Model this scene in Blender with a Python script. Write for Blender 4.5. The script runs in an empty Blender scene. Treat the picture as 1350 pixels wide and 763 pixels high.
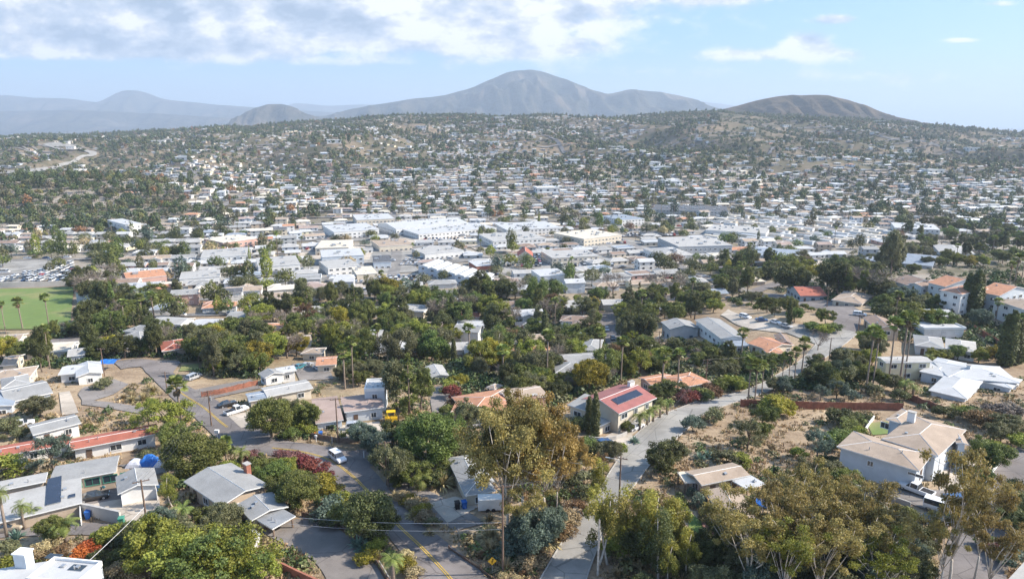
import bpy, math, random
import numpy as np
from mathutils import Vector
R = math.radians
scene = bpy.context.scene
COL = scene.collection

# ------------------------------------------------------------------ camera, world, sun, exposure
EYE = 130.0                      # the drone's height above the datum
FPX = 900.0                      # focal length in photo pixels (photo 1350 x 763)
PITCH = R(13.4)
cam_d = bpy.data.cameras.new('camera'); cam = bpy.data.objects.new('camera', cam_d); COL.objects.link(cam)
cam_d.sensor_width = 36.0; cam_d.lens = 36.0 * FPX / 1350.0
cam_d.clip_start = 1.0; cam_d.clip_end = 90000.0
cam.location = (0, 0, EYE); cam.rotation_euler = (math.pi / 2 - PITCH, 0, 0)
scene.camera = cam

SUN_AZ = math.atan2(0.05, 1.0)   # direction towards the sun, measured from +X to +Y
SUN_EL = R(38)
sv = Vector((math.cos(SUN_AZ) * math.cos(SUN_EL), math.sin(SUN_AZ) * math.cos(SUN_EL), math.sin(SUN_EL)))
sd = bpy.data.lights.new('sun', 'SUN'); so = bpy.data.objects.new('sun', sd); COL.objects.link(so)
sd.energy = 4.35; sd.angle = R(0.5); sd.color = (1.0, 0.91, 0.79)
so.rotation_euler = sv.to_track_quat('Z', 'Y').to_euler()

scene.view_settings.view_transform = 'Standard'; scene.view_settings.look = 'None'
scene.view_settings.gamma = 1.0; scene.view_settings.use_curve_mapping = False
scene.view_settings.exposure = 1.02
scene.render.engine = 'CYCLES'
cy = scene.cycles
cy.use_denoising = True; cy.max_bounces = 4; cy.diffuse_bounces = 2; cy.glossy_bounces = 2
cy.transmission_bounces = 2; cy.volume_bounces = 0; cy.transparent_max_bounces = 6
cy.use_adaptive_sampling = True; cy.adaptive_threshold = 0.02
cy.caustics_reflective = False; cy.caustics_refractive = False

class NT:
    """a small node-tree helper"""
    def __init__(s, tree): s.t = tree; s.n = tree.nodes; s.l = tree.links
    def node(s, typ, **kw):
        n = s.n.new(typ)
        for k, v in kw.items():
            if k == 'i':
                for kk, vv in v.items(): s.put(n.inputs[kk], vv)
            else: setattr(n, k, v)
        return n
    def put(s, sock, v):
        if isinstance(v, bpy.types.NodeSocket): s.l.new(v, sock)
        elif isinstance(v, (tuple, list)) and len(v) == 3 and sock.type == 'RGBA': sock.default_value = (*v, 1)
        else: sock.default_value = v
    def math(s, op, a, b=0.0, c=None, clamp=False):
        n = s.n.new('ShaderNodeMath'); n.operation = op; n.use_clamp = clamp
        s.put(n.inputs[0], a); s.put(n.inputs[1], b)
        if c is not None: s.put(n.inputs[2], c)
        return n.outputs[0]
    def mix(s, f, a, b, blend='MIX'):
        n = s.n.new('ShaderNodeMix'); n.data_type = 'RGBA'; n.blend_type = blend
        s.put(n.inputs[0], f); s.put(n.inputs[6], a); s.put(n.inputs[7], b)
        return n.outputs[2]
    def noise(s, vec, scale, detail=3.0, rough=0.55, w=None):
        n = s.n.new('ShaderNodeTexNoise'); n.inputs['Scale'].default_value = scale
        n.inputs['Detail'].default_value = detail; n.inputs['Roughness'].default_value = rough
        if w is not None:
            n.noise_dimensions = '4D'; n.inputs['W'].default_value = w
        if vec is not None: s.l.new(vec, n.inputs['Vector'])
        return n.outputs['Fac']
    def ramp(s, f, stops, interp='LINEAR'):
        n = s.n.new('ShaderNodeValToRGB'); n.color_ramp.interpolation = interp
        e = n.color_ramp.elements
        while len(e) < len(stops): e.new(0.5)
        for k, (p, c) in enumerate(stops):
            e[k].position = p; e[k].color = (*c, 1) if len(c) == 3 else c
        s.put(n.inputs[0], f); return n.outputs[0]
    def sstep(s, f, a, b):
        n = s.n.new('ShaderNodeMapRange'); n.interpolation_type = 'SMOOTHSTEP'
        s.put(n.inputs[0], f); n.inputs[1].default_value = a; n.inputs[2].default_value = b
        return n.outputs[0]

world = bpy.data.worlds.new('World'); scene.world = world; world.use_nodes = True
wt = NT(world.node_tree); wt.n.clear()
wout = wt.node('ShaderNodeOutputWorld'); bg = wt.node('ShaderNodeBackground')
wt.l.new(bg.outputs[0], wout.inputs[0])
bg.inputs['Strength'].default_value = 0.15
sky = wt.node('ShaderNodeTexSky', sky_type='NISHITA')
sky.sun_disc = False; sky.sun_elevation = SUN_EL; sky.sun_rotation = math.pi / 2 - SUN_AZ
sky.altitude = 200; sky.air_density = 1.0; sky.dust_density = 1.3; sky.ozone_density = 3.0
# clouds: real directions on a flat cloud deck high above; fall = noise on the deck plane
tc = wt.node('ShaderNodeTexCoord'); sep = wt.node('ShaderNodeSeparateXYZ', i={0: tc.outputs['Generated']})
zz = wt.math('MAXIMUM', sep.outputs[2], 0.004)
el = wt.math('DIVIDE', sep.outputs[2], wt.math('MAXIMUM', sep.outputs[1], 0.05))      # tangent of elevation, seen looking north
az = wt.math('DIVIDE', sep.outputs[0], wt.math('MAXIMUM', sep.outputs[1], 0.05))
cv = wt.node('ShaderNodeCombineXYZ', i={0: wt.math('MULTIPLY', az, 1.0), 1: wt.math('MULTIPLY', el, 2.1), 2: sep.outputs[1]})
n_big = wt.noise(cv.outputs[0], 5.5, 9.0, 0.6, 3.1)
n_fine = wt.noise(cv.outputs[0], 19.0, 8.0, 0.62, 7.7)
def blob(a0, e0, wa, we, amp):
    """a cloud bank centred on azimuth tangent a0 and elevation tangent e0"""
    da = wt.math('POWER', wt.math('DIVIDE', wt.math('SUBTRACT', az, a0), wa), 2.0)
    de = wt.math('POWER', wt.math('DIVIDE', wt.math('SUBTRACT', el, e0), we), 2.0)
    return wt.math('MULTIPLY', wt.math('EXPONENT', wt.math('MULTIPLY', wt.math('ADD', da, de), -1.0)), amp)
def AE(px, py):
    return (px - 675.0) / 900.0 * 0.985, (167.0 - py) / 900.0 * 1.06
banks = [(300, 25, 430, 42, .50), (250, 70, 420, 20, .30), (60, 88, 90, 6, .12), (480, 92, 200, 8, .16), (60, 40, 230, 30, .2), (520, 48, 300, 20, .30), (690, 78, 120, 12, .26), (170, 78, 200, 9, .14),
         (925, 20, 52, 9, .42), (1052, 74, 34, 18, .52), (970, 84, 70, 9, .28), (1085, 45, 34, 7, .32), (1110, 85, 26, 10, .26), (880, 8, 22, 6, .3),
         (1245, 68, 30, 4, .30), (1285, 28, 34, 5, .3), (1243, 8, 44, 4, .3), (1110, 16, 60, 5, .25), (1180, 112, 170, 10, .13),
         (900, 105, 240, 10, .10), (760, 18, 90, 22, .22), (530, 8, 30, 6, -.35)]
acc = None
for (bx, by, wx, wy, am) in banks:
    a0, e0 = AE(bx, by); b = blob(a0, e0, wx / 900.0, wy / 900.0, am)
    acc = b if acc is None else wt.math('ADD', acc, b)
dens = wt.math('ADD', wt.math('ADD', wt.math('MULTIPLY', n_big, 0.75), wt.math('MULTIPLY', n_fine, 0.40)), acc)
cmask = wt.sstep(dens, 0.67, 0.86)
# lit billows against greyer cloud bases, from a second look at the same noise a little higher up
cv2 = wt.node('ShaderNodeVectorMath', operation='ADD', i={0: cv.outputs[0], 1: (0.03, 0.045, 0)})
n_up = wt.noise(cv2.outputs[0], 5.5, 9.0, 0.6, 3.1); n_upf = wt.noise(cv2.outputs[0], 19.0, 8.0, 0.62, 7.7)
relief = wt.math('ADD', wt.math('MULTIPLY', wt.math('SUBTRACT', n_big, n_up), 4.2), wt.math('MULTIPLY', wt.math('SUBTRACT', n_fine, n_upf), 2.2))
thick = wt.sstep(dens, 0.85, 1.35)
shade = wt.math('ADD', wt.math('SUBTRACT', 0.86, wt.math('MULTIPLY', thick, 0.55)), relief, clamp=True)
ccol = wt.ramp(shade, [(0.0, (1.45, 1.8, 2.35)), (0.45, (2.2, 2.5, 3.0)), (0.75, (3.0, 3.1, 3.3)), (1.0, (3.9, 3.9, 3.9))])
lp_low = wt.sstep(el, 0.0, 0.12)
blue = wt.mix(0.7, sky.outputs[0], (0.85, 1.75, 3.0))
skyc = wt.mix(wt.math('MULTIPLY', wt.math('SUBTRACT', 1.0, lp_low), 0.8), blue, (2.4, 2.9, 3.5))
wcol = wt.mix(wt.math('MULTIPLY', cmask, 0.93), skyc, ccol)
below = wt.sstep(sep.outputs[1], 0.0, 0.15)
wcol = wt.mix(below, sky.outputs[0], wcol)
wt.l.new(wcol, bg.inputs['Color'])

# ------------------------------------------------------------------ bookkeeping
def tag(o, label=None, cat=None, group=None, kind=None):
    if label: o['label'] = label
    if cat: o['category'] = cat
    if group: o['group'] = group
    if kind: o['kind'] = kind
    return o
def empty(name, loc=(0, 0, 0), rz=0.0, parent=None):
    o = bpy.data.objects.new(name, None); COL.objects.link(o); o.location = loc; o.rotation_euler = (0, 0, rz)
    o.empty_display_size = 0.5
    if parent: o.parent = parent
    return o
def npmesh(name, v, f, mats, mi=None, tone=None, tint=None, smooth=False):
    """quads (or tris padded by repeating the last index) to a mesh datablock"""
    v = np.asarray(v, np.float32); f = np.asarray(f, np.int32)
    me = bpy.data.meshes.new(name)
    tri = f[:, 2] == f[:, 3]
    cnt = np.where(tri, 3, 4).astype(np.int32)
    if tri.any():
        keep = np.ones(f.shape, bool); keep[tri, 3] = False; loops = f[keep]
    else: loops = f.ravel()
    me.vertices.add(len(v)); me.vertices.foreach_set('co', v.ravel())
    me.loops.add(len(loops)); me.loops.foreach_set('vertex_index', loops.astype(np.int32))
    me.polygons.add(len(f)); me.polygons.foreach_set('loop_start', np.concatenate([[0], np.cumsum(cnt)[:-1]]).astype(np.int32))
    for m in mats: me.materials.append(m)
    if mi is not None: me.polygons.foreach_set('material_index', np.asarray(mi, np.int32))
    me.polygons.foreach_set('use_smooth', np.full(len(f), bool(smooth)))
    me.update(calc_edges=True)
    if tone is not None:
        a = me.attributes.new('tone', 'FLOAT', 'FACE'); a.data.foreach_set('value', np.asarray(tone, np.float32))
    if tint is not None:
        a = me.attributes.new('tint', 'FLOAT_VECTOR', 'FACE'); a.data.foreach_set('vector', np.asarray(tint, np.float32).ravel())
    return me
class Soup:
    """collects vertices and faces of ONE part"""
    def __init__(s): s.v = []; s.f = []; s.m = []; s.n = 0; s.t = []; s.c = []
    def add(s, v, f, m=0, tone=0.5, tint=(1, 1, 1)):
        v = np.asarray(v, float).reshape(-1, 3); f = np.asarray(f, int).reshape(-1, 4)
        s.v.append(v); s.f.append(f + s.n); s.n += len(v)
        s.m.append(np.full(len(f), m) if np.isscalar(m) else np.asarray(m))
        s.t.append(np.full(len(f), tone) if np.isscalar(tone) else np.asarray(tone))
        tint = np.asarray(tint, float); s.c.append(np.tile(tint, (len(f), 1)) if tint.ndim == 1 else tint)
        return s
    def arrays(s): return (np.concatenate(s.v), np.concatenate(s.f), np.concatenate(s.m), np.concatenate(s.t), np.concatenate(s.c))
    def mesh(s, name, mats, tone=False, tint=False, smooth=False):
        v, f, m, t, c = s.arrays()
        return npmesh(name, v, f, mats, m, t if tone else None, c if tint else None, smooth)
    def obj(s, name, mats, parent=None, **kw):
        if not isinstance(mats, (list, tuple)): mats = [mats]
        o = bpy.data.objects.new(name, s.mesh(name, mats, **kw)); COL.objects.link(o)
        if parent is not None: o.parent = parent
        return o
    def box(s, c, size, rz=0.0, m=0, **kw):
        x, y, z = (d / 2 for d in size)
        v = np.array([(-x, -y, -z), (x, -y, -z), (x, y, -z), (-x, y, -z), (-x, -y, z), (x, -y, z), (x, y, z), (-x, y, z)])
        ca, sa = math.cos(rz), math.sin(rz)
        v = np.stack([v[:, 0] * ca - v[:, 1] * sa + c[0], v[:, 0] * sa + v[:, 1] * ca + c[1], v[:, 2] + c[2]], 1)
        return s.add(v, [(0, 3, 2, 1), (4, 5, 6, 7), (0, 1, 5, 4), (1, 2, 6, 5), (2, 3, 7, 6), (3, 0, 4, 7)], m, **kw)
    def tube(s, pts, rad, sides=6, m=0, cap=True, **kw):
        pts = np.asarray(pts, float); n = len(pts)
        rad = np.full(n, rad) if np.isscalar(rad) else np.asarray(rad, float)
        vs = []
        for i in range(n):
            d = pts[min(i + 1, n - 1)] - pts[max(i - 1, 0)]; d = d / (np.linalg.norm(d) + 1e-9)
            a = np.cross(d, (0, 0, 1.0)) if abs(d[2]) < 0.9 else np.cross(d, (1.0, 0, 0)); a /= np.linalg.norm(a); b = np.cross(d, a)
            th = np.arange(sides) * 2 * math.pi / sides
            vs.append(pts[i] + rad[i] * (np.cos(th)[:, None] * a + np.sin(th)[:, None] * b))
        f = []
        for i in range(n - 1):
            for k in range(sides):
                k2 = (k + 1) % sides
                f.append((i * sides + k, i * sides + k2, (i + 1) * sides + k2, (i + 1) * sides + k))
        v = np.concatenate(vs)
        if cap:
            v = np.concatenate([v, pts[-1:], pts[:1]]); tp = len(v) - 2; bt = len(v) - 1
            for k in range(sides):
                k2 = (k + 1) % sides
                f.append(((n - 1) * sides + k, (n - 1) * sides + k2, tp, tp)); f.append((k2, k, bt, bt))
        return s.add(v, f, m, **kw)
    def poly(s, pts, m=0, **kw):
        """planar polygon with 3 or 4 corners"""
        pts = [tuple(p) for p in pts]
        return s.add(pts, [(0, 1, 2, 3 if len(pts) == 4 else 2)], m, **kw)
    def prism(s, poly, z0, z1, m=0, **kw):
        """convex outline (counter clockwise) extruded; a fan on top"""
        n = len(poly); v = [(x, y, z0) for x, y in poly] + [(x, y, z1) for x, y in poly]
        f = [(i, (i + 1) % n, n + (i + 1) % n, n + i) for i in range(n)]
        for i in range(1, n - 1): f.append((n, n + i, n + i + 1, n + i + 1)); f.append((0, i + 1, i, i))
        return s.add(v, f, m, **kw)

# ------------------------------------------------------------------ the lie of the land
_pr = np.random.default_rng(5).permutation(512)
_pr = np.concatenate([_pr, _pr])
_gr = np.random.default_rng(6).uniform(-1, 1, 1024)
def vnoise(x, y):
    xi = np.floor(x).astype(int); yi = np.floor(y).astype(int); xf = x - xi; yf = y - yi
    u = xf * xf * xf * (xf * (xf * 6 - 15) + 10); v = yf * yf * yf * (yf * (yf * 6 - 15) + 10)
    g = lambda a, b: _gr[_pr[(_pr[a & 511] + b) & 511]]
    return (g(xi, yi) * (1 - u) + g(xi + 1, yi) * u) * (1 - v) + (g(xi, yi + 1) * (1 - u) + g(xi + 1, yi + 1) * u) * v
def fbm(x, y, o=4):
    s = 0; a = 1; t = 0
    for k in range(o):
        s = s + a * vnoise(x * 2 ** k + 17.3 * k, y * 2 ** k - 9.1 * k); t += a; a *= 0.5
    return s / t
def sm(t): t = np.clip(t, 0, 1); return t * t * (3 - 2 * t)
_dy = np.array([-400, 0, 60, 100, 150, 200, 250, 320, 450, 650, 900, 1180, 1250])
_dd = np.array([48., 52, 58, 61, 65.5, 71.5, 77, 83, 90, 95, 97, 95, 93])
_sx = np.array([-400, 0, 100, 200, 300, 400, 500, 600, 700, 800, 900, 950, 1060, 1190, 1250, 1350, 1700])
_sy = np.array([182., 180, 178, 174, 169, 162, 157, 154, 154, 155, 152, 149, 156, 164, 169, 178, 190])   # the town hill's skyline
RIDGE = 2700.0
def ground(x, y):
    """height of the land at (x, y), arrays or numbers"""
    x = np.asarray(x, float); y = np.asarray(y, float)
    D = np.interp(y, _dy, _dd)
    # soften the table's corners
    for k in (-24, 24): D = D + np.interp(y + k, _dy, _dd)
    D = D / 3
    u = x / np.maximum(y, 120)
    px = 675 + u * 925
    eld = (167.0 - np.interp(px, _sx, _sy)) / 900.0
    zr = eld * RIDGE
    t = np.clip((y - 960) / (RIDGE - 960), 0, 1)
    tt = 0.7 * t + 0.3 * sm(t)
    far = np.clip((y - RIDGE) / 1500, 0, 1)
    z = -D * (1 - tt) + zr * tt
    z = z * (1 - sm(far)) - 95 * sm(far)
    hill = np.clip((y - 1000) / 500, 0, 1) * (1 - sm(np.clip((y - 2900) / 900, 0, 1)))
    crest = 1 - np.exp(-((y - RIDGE) / 350) ** 2)
    fold = 1 - 2.6 * np.abs(fbm(x / 300 + y / 900, y / 900 + 4, 3))
    z = z + hill * (0.25 + 0.75 * crest) * (26 * fbm(x / 420, y / 300, 3) + 26 * (fold - .45))
    z = z + 19 * np.exp(-(((x - 255) / 95) ** 2 + ((y - 290) / 62) ** 2))           # knoll with the apartments
    z = z + 7 * np.exp(-(((x - 110) / 40) ** 2 + ((y - 250) / 30) ** 2))
    z = z + 34 * np.exp(-(((x + 560) / 230) ** 2 + ((y - 860) / 120) ** 2))         # wooded rise on the left
    z = z - 7 * np.exp(-(((x + 10) / 70) ** 2 + ((y - 265) / 60) ** 2))             # the tree-filled dip
    z = z + np.clip((y - 40) / 100, 0.3, 1) * 0.5 * fbm(x / 28 + 3, y / 28, 2)
    return EYE + z
CP, SP = math.cos(PITCH), math.sin(PITCH)
def ray(px, py):
    a = (px - 675.0) / FPX; b = -(py - 381.5) / FPX
    return np.array([a, CP + b * SP, -SP + b * CP])
def at(px, py, h=0.0, zp=None):
    """world point seen at photo pixel (px, py): where the sight line comes down to h above the land, or to the level zp"""
    d = ray(px, py)
    if zp is not None:
        t = (zp - EYE) / d[2]; return np.array([d[0] * t, d[1] * t, zp])
    ts = np.concatenate([np.arange(40, 600, 1.0), np.arange(600, 6000, 6.0)]); X = d[0] * ts; Y = d[1] * ts; Z = EYE + d[2] * ts
    g = ground(X, Y) + h - Z
    i = int(np.argmax(g > 0))
    if g[i] <= 0: i = len(ts) - 1
    j = max(i - 1, 0); k = (0 - g[j]) / (g[i] - g[j] + 1e-9); t = ts[j] + (ts[i] - ts[j]) * k
    return np.array([d[0] * t, d[1] * t, EYE + d[2] * t])
def proj(x, y, z):
    """photo pixel of world points"""
    x, y, z = (np.asarray(a, float) for a in (x, y, z)); z = z - EYE
    dep = y * CP - z * SP; up = y * SP + z * CP
    return 675 + FPX * x / dep, 381.5 - FPX * up / dep
def gz(x, y): return float(ground(x, y))
def inpoly(px, py, poly):
    px = np.asarray(px); py = np.asarray(py); r = np.zeros(px.shape, bool); n = len(poly)
    for i in range(n):
        x0, y0 = poly[i]; x1, y1 = poly[(i + 1) % n]
        c = ((y0 > py) != (y1 > py)) & (px < (x1 - x0) * (py - y0) / (y1 - y0 + 1e-12) + x0)
        r ^= c
    return r
# ------------------------------------------------------------------ materials
def new_mat(name):
    m = bpy.data.materials.new(name); m.use_nodes = True; t = NT(m.node_tree)
    p = m.node_tree.nodes['Principled BSDF']
    return m, t, p
def surf(name, col, rough=0.8, var=0.18, scale=0.6, spec=0.3, metal=0.0, stain=0.0, rnd=0.0, fine=None, bump=0.0):
    """a weathered plain surface: base colour with soft mottling in its own space"""
    m, t, p = new_mat(name)
    tc = t.node('ShaderNodeTexCoord').outputs['Object']
    n = t.noise(tc, scale, 5, 0.6)
    lo = tuple(c * (1 - var) for c in col); hi = tuple(min(1, c * (1 + var)) for c in col)
    c = t.mix(t.sstep(n, 0.3, 0.7), lo, hi)
    if fine:
        n2 = t.noise(tc, fine, 3, 0.7); c = t.mix(t.math('MULTIPLY', t.sstep(n2, 0.42, 0.7), 0.35), c, tuple(x * 0.6 for x in col))
    if stain:
        n3 = t.noise(tc, scale * 0.45, 4, 0.65, 2.0); c = t.mix(t.math('MULTIPLY', t.sstep(n3, 0.5, 0.72), stain), c, (col[0] * .45, col[1] * .42, col[2] * .4))
    if rnd:
        oi = t.node('ShaderNodeObjectInfo').outputs['Random']
        hs = t.node('ShaderNodeHueSaturation', i={'Color': c, 'Value': t.math('ADD', 1 - rnd / 2, t.math('MULTIPLY', oi, rnd))}); c = hs.outputs[0]
    t.put(p.inputs['Base Color'], c); p.inputs['Roughness'].default_value = rough
    p.inputs['Specular IOR Level'].default_value = spec; p.inputs['Metallic'].default_value = metal
    if bump:
        b = t.node('ShaderNodeBump', i={'Height': t.noise(tc, (fine or scale) * 1.5, 3, 0.6), 'Strength': bump, 'Distance': 0.05}); t.put(p.inputs['Normal'], b.outputs[0])
    return m
def leafy(name, dark, light, gloss=0.5, trans=0.32, tint=False):
    m, t, p = new_mat(name)
    tone = t.node('ShaderNodeAttribute', attribute_name='tone').outputs['Fac']
    oi = t.node('ShaderNodeObjectInfo').outputs['Random']
    c = t.mix(tone, dark, light)
    if tint:
        tn = t.node('ShaderNodeAttribute', attribute_name='tint').outputs['Vector']
        c = t.mix(1.0, tn, t.mix(tone, (0.75, 0.75, 0.75), (1.9, 1.85, 1.7)), 'MULTIPLY')
    hs = t.node('ShaderNodeHueSaturation', i={'Color': c, 'Hue': t.math('ADD', 0.488, t.math('MULTIPLY', oi, 0.024)), 'Value': t.math('ADD', 0.82, t.math('MULTIPLY', oi, 0.36))})
    t.put(p.inputs['Base Color'], hs.outputs[0]); p.inputs['Roughness'].default_value = gloss; p.inputs['Specular IOR Level'].default_value = 0.25
    tr = t.node('ShaderNodeBsdfTranslucent', i={'Color': hs.outputs[0]})
    ms = t.node('ShaderNodeMixShader', i={0: trans, 1: p.outputs[0], 2: tr.outputs[0]})
    t.l.new(ms.outputs[0], m.node_tree.nodes['Material Output'].inputs['Surface'])
    return m
M = {}
# foliage (real-world reflectances)
M['oak'] = leafy('oak_leaf', (.060, .076, .020), (.245, .262, .070))
M['dark'] = leafy('dark_leaf', (.040, .050, .021), (.160, .172, .060))
M['green'] = leafy('fresh_leaf', (.055, .085, .022), (.215, .270, .072))
M['yellow'] = leafy('yellow_leaf', (.120, .120, .018), (0.439, 0.366, 0.055))
M['lime'] = leafy('lime_leaf', (.110, .135, .022), (0.366, 0.378, 0.073))
M['olive'] = leafy('olive_leaf', (.075, .082, .036), (0.250, 0.244, 0.122))
M['sage'] = leafy('sage_leaf', (.055, .085, .060), (0.195, 0.244, 0.183))
M['euc'] = leafy('gum_leaf', (.115, .100, .034), (.45, .36, .125))
M['eucgold'] = leafy('gold_gum_leaf', (.14, .095, .028), (.47, .32, .10))
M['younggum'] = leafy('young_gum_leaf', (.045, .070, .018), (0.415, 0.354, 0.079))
M['palm'] = leafy('palm_leaf', (.075, .105, .024), (0.329, 0.378, 0.104))
M['palmdead'] = leafy('dead_palm_leaf', (.16, .11, .06), (.30, .22, .13))
M['twig'] = leafy('bare_twig', (.16, .13, .105), (.31, .26, .21), trans=0.0)
M['rust'] = leafy('rust_leaf', (.12, .075, .038), (.27, .165, .085))
M['red'] = leafy('red_flower', (.12, .032, .028), (.30, .085, .07))
M['pink'] = leafy('pink_flower', (.13, .06, .055), (.30, .15, .13))
M['straw'] = leafy('dry_grass', (.24, .18, .09), (.46, .37, .20), trans=0.1)
M['agave'] = leafy('agave_leaf', (.10, .16, .12), (.22, .32, .24))
M['orange'] = leafy('orange_flower', (.30, .07, .02), (.58, .17, .05))
M['mixleaf'] = leafy('far_leaf', (0, 0, 0), (1, 1, 1), tint=True, trans=0.12)
M['bark'] = surf('bark', (.17, .13, .10), 0.95, 0.3, 3.0)
M['palebark'] = surf('pale_bark', (.52, .46, .39), 0.9, 0.25, 2.0)
M['palmbark'] = surf('palm_bark', (.24, .19, .15), 0.95, 0.25, 4.0)
# roofs, walls and trim
M['roof_grey'] = surf('grey_shingle', (.285, .285, .278), 0.9, .10, .35, fine=3.2, bump=.3, stain=.15)
M['roof_light'] = surf('light_grey_roof', (.385, .378, .36), 0.85, .08, .3, fine=2.5, stain=.22)
M['roof_white'] = surf('white_roof_coating', (.45, .455, .455), 0.6, .07, .3, stain=.16)
M['roof_blue'] = surf('blue_grey_roof', (.24, .28, .33), 0.85, .10, .4, fine=3.0)
M['roof_dark'] = surf('charcoal_roof', (.10, .105, .115), 0.85, .15, .4, fine=3.0)
M['roof_tan'] = surf('tan_shingle', (.36, .285, .22), 0.9, .12, .35, fine=3.0, bump=.3, stain=.2)
M['roof_brown'] = surf('brown_shingle', (.26, .19, .15), 0.9, .14, .4, fine=3.0, stain=.2)
M['roof_mauve'] = surf('mauve_gravel_roof', (.34, .26, .225), 0.95, .12, .3, fine=3.0, stain=.3)
M['roof_tile'] = surf('clay_tile', (.44, .225, .135), 0.85, .16, .8, fine=2.6, bump=.4, stain=.2)
M['roof_rust'] = surf('rust_red_roof', (.36, .125, .085), 0.85, .12, .4, fine=3.0, stain=.2)
M['roof_cream'] = surf('cream_roof', (.58, .52, .42), 0.8, .08, .3, stain=.2)
def ribbed(name, col, step):
    m, t, p = new_mat(name)
    tc = t.node('ShaderNodeTexCoord').outputs['Object']; n = t.noise(tc, .5, 4, .6)
    c = t.mix(t.sstep(n, .3, .7), tuple(x * .85 for x in col), tuple(x * 1.12 for x in col))
    sp = t.node('ShaderNodeSeparateXYZ', i={0: tc}); w = t.math('FRACT', t.math('DIVIDE', sp.outputs[0], step))
    rib = t.math('LESS_THAN', w, .16); c = t.mix(t.math('MULTIPLY', rib, .5), c, tuple(x * .55 for x in col))
    t.put(p.inputs['Base Color'], c); p.inputs['Roughness'].default_value = .5
    return m
M['roof_red'] = ribbed('red_standing_seam', (.31, .115, .095), .42)
M['roof_corr'] = ribbed('corrugated_grey', (.25, .26, .27), .35)
M['panel_solar'] = ribbed('solar_cells', (.030, .038, .062), .34); M['panel_solar'].node_tree.nodes['Principled BSDF'].inputs['Roughness'].default_value = .2
M['white'] = surf('white_stucco', (.68, .67, .64), .85, .07, .5, stain=.12)
M['bluewhite'] = surf('blue_white_siding', (.54, .58, .61), .8, .06, .5)
M['cream'] = surf('cream_stucco', (.60, .53, .42), .85, .07, .5, stain=.12)
M['yellowwall'] = surf('pale_yellow_stucco', (.66, .60, .41), .85, .06, .5)
M['tanwall'] = surf('tan_stucco', (.45, .36, .27), .85, .08, .5)
M['greywall'] = surf('grey_stucco', (.40, .41, .41), .85, .08, .5)
M['pinkwall'] = surf('pink_stucco', (.52, .33, .27), .85, .08, .5)
M['brick'] = surf('red_brick', (.34, .14, .095), .9, .15, 1.4, fine=4)
M['trim'] = surf('white_trim', (.76, .76, .74), .6, .04, .8)
M['browntrim'] = surf('brown_trim', (.13, .085, .06), .7, .1, .8)
M['bluetrim'] = surf('slate_blue_trim', (.10, .20, .26), .6, .1, .8)
M['greentrim'] = surf('green_trim', (.06, .24, .17), .6, .1, .8)
M['garage'] = surf('garage_door_white', (.70, .70, .69), .6, .05, .8)
M['shadewood'] = surf('weathered_wood', (.20, .145, .11), .9, .22, 1.6)
M['redwood'] = surf('redwood_fence', (.24, .10, .065), .9, .25, 1.2)
M['concrete'] = surf('concrete', (.42, .40, .37), .9, .10, .25, fine=1.2, stain=.25)
M['concrete_wall'] = surf('concrete_wall', (.46, .43, .39), .9, .08, .3, stain=.2)
M['paver'] = surf('brick_paving', (.36, .20, .16), .9, .14, .8, fine=3.)
M['metal'] = surf('galvanised', (.45, .46, .47), .4, .05, 1., metal=.6)
M['black'] = surf('black_rubber', (.02, .02, .022), .7, .1, 1.)
M['pole'] = surf('pole_wood', (.17, .115, .085), .95, .2, 1.5)
M['insul'] = surf('insulator', (.22, .20, .19), .4, .1, 1.)
M['cable'] = surf('cable_black', (.05, .05, .055), .6, .1, 1.)
M['silvercable'] = surf('silver_cable', (.42, .42, .43), .45, .1, 1.)
M['signyellow'] = surf('sign_yellow', (.80, .42, .03), .5, .03, 1.)
M['signblack'] = surf('sign_black', (.02, .02, .02), .5, .03, 1.)
M['bluebin'] = surf('blue_plastic', (.03, .13, .42), .5, .08, 1.)
M['bluetarp'] = surf('blue_tarp', (.03, .16, .52), .5, .2, 1.2)
M['whitetarp'] = surf('white_tarp', (.62, .64, .70), .5, .1, 1.2)
M['orangeplastic'] = surf('orange_plastic', (.62, .17, .04), .5, .08, 1.)
M['yellowpaint'] = surf('yellow_machine', (.75, .47, .03), .4, .05, 1.)
M['redpaint'] = surf('red_machine', (.42, .04, .03), .4, .05, 1.)
m, t, p = new_mat('window_glass'); p.inputs['Base Color'].default_value = (.035, .045, .055, 1); p.inputs['Roughness'].default_value = .08; p.inputs['Specular IOR Level'].default_value = .8; M['glass'] = m
def paint(name, col, rnd=0.0):
    m, t, p = new_mat(name); p.inputs['Base Color'].default_value = (*col, 1); p.inputs['Roughness'].default_value = .28
    p.inputs['Coat Weight'].default_value = .5; p.inputs['Coat Roughness'].default_value = .08
    return m
for k, c in dict(p_white=(.72, .72, .72), p_silver=(.40, .41, .42), p_black=(.02, .02, .022), p_grey=(.15, .155, .16), p_blue=(.04, .09, .2), p_teal=(.05, .2, .24), p_red=(.35, .03, .025), p_tan=(.4, .33, .24)).items(): M[k] = paint('car_paint' + k[1:], c)

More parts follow.
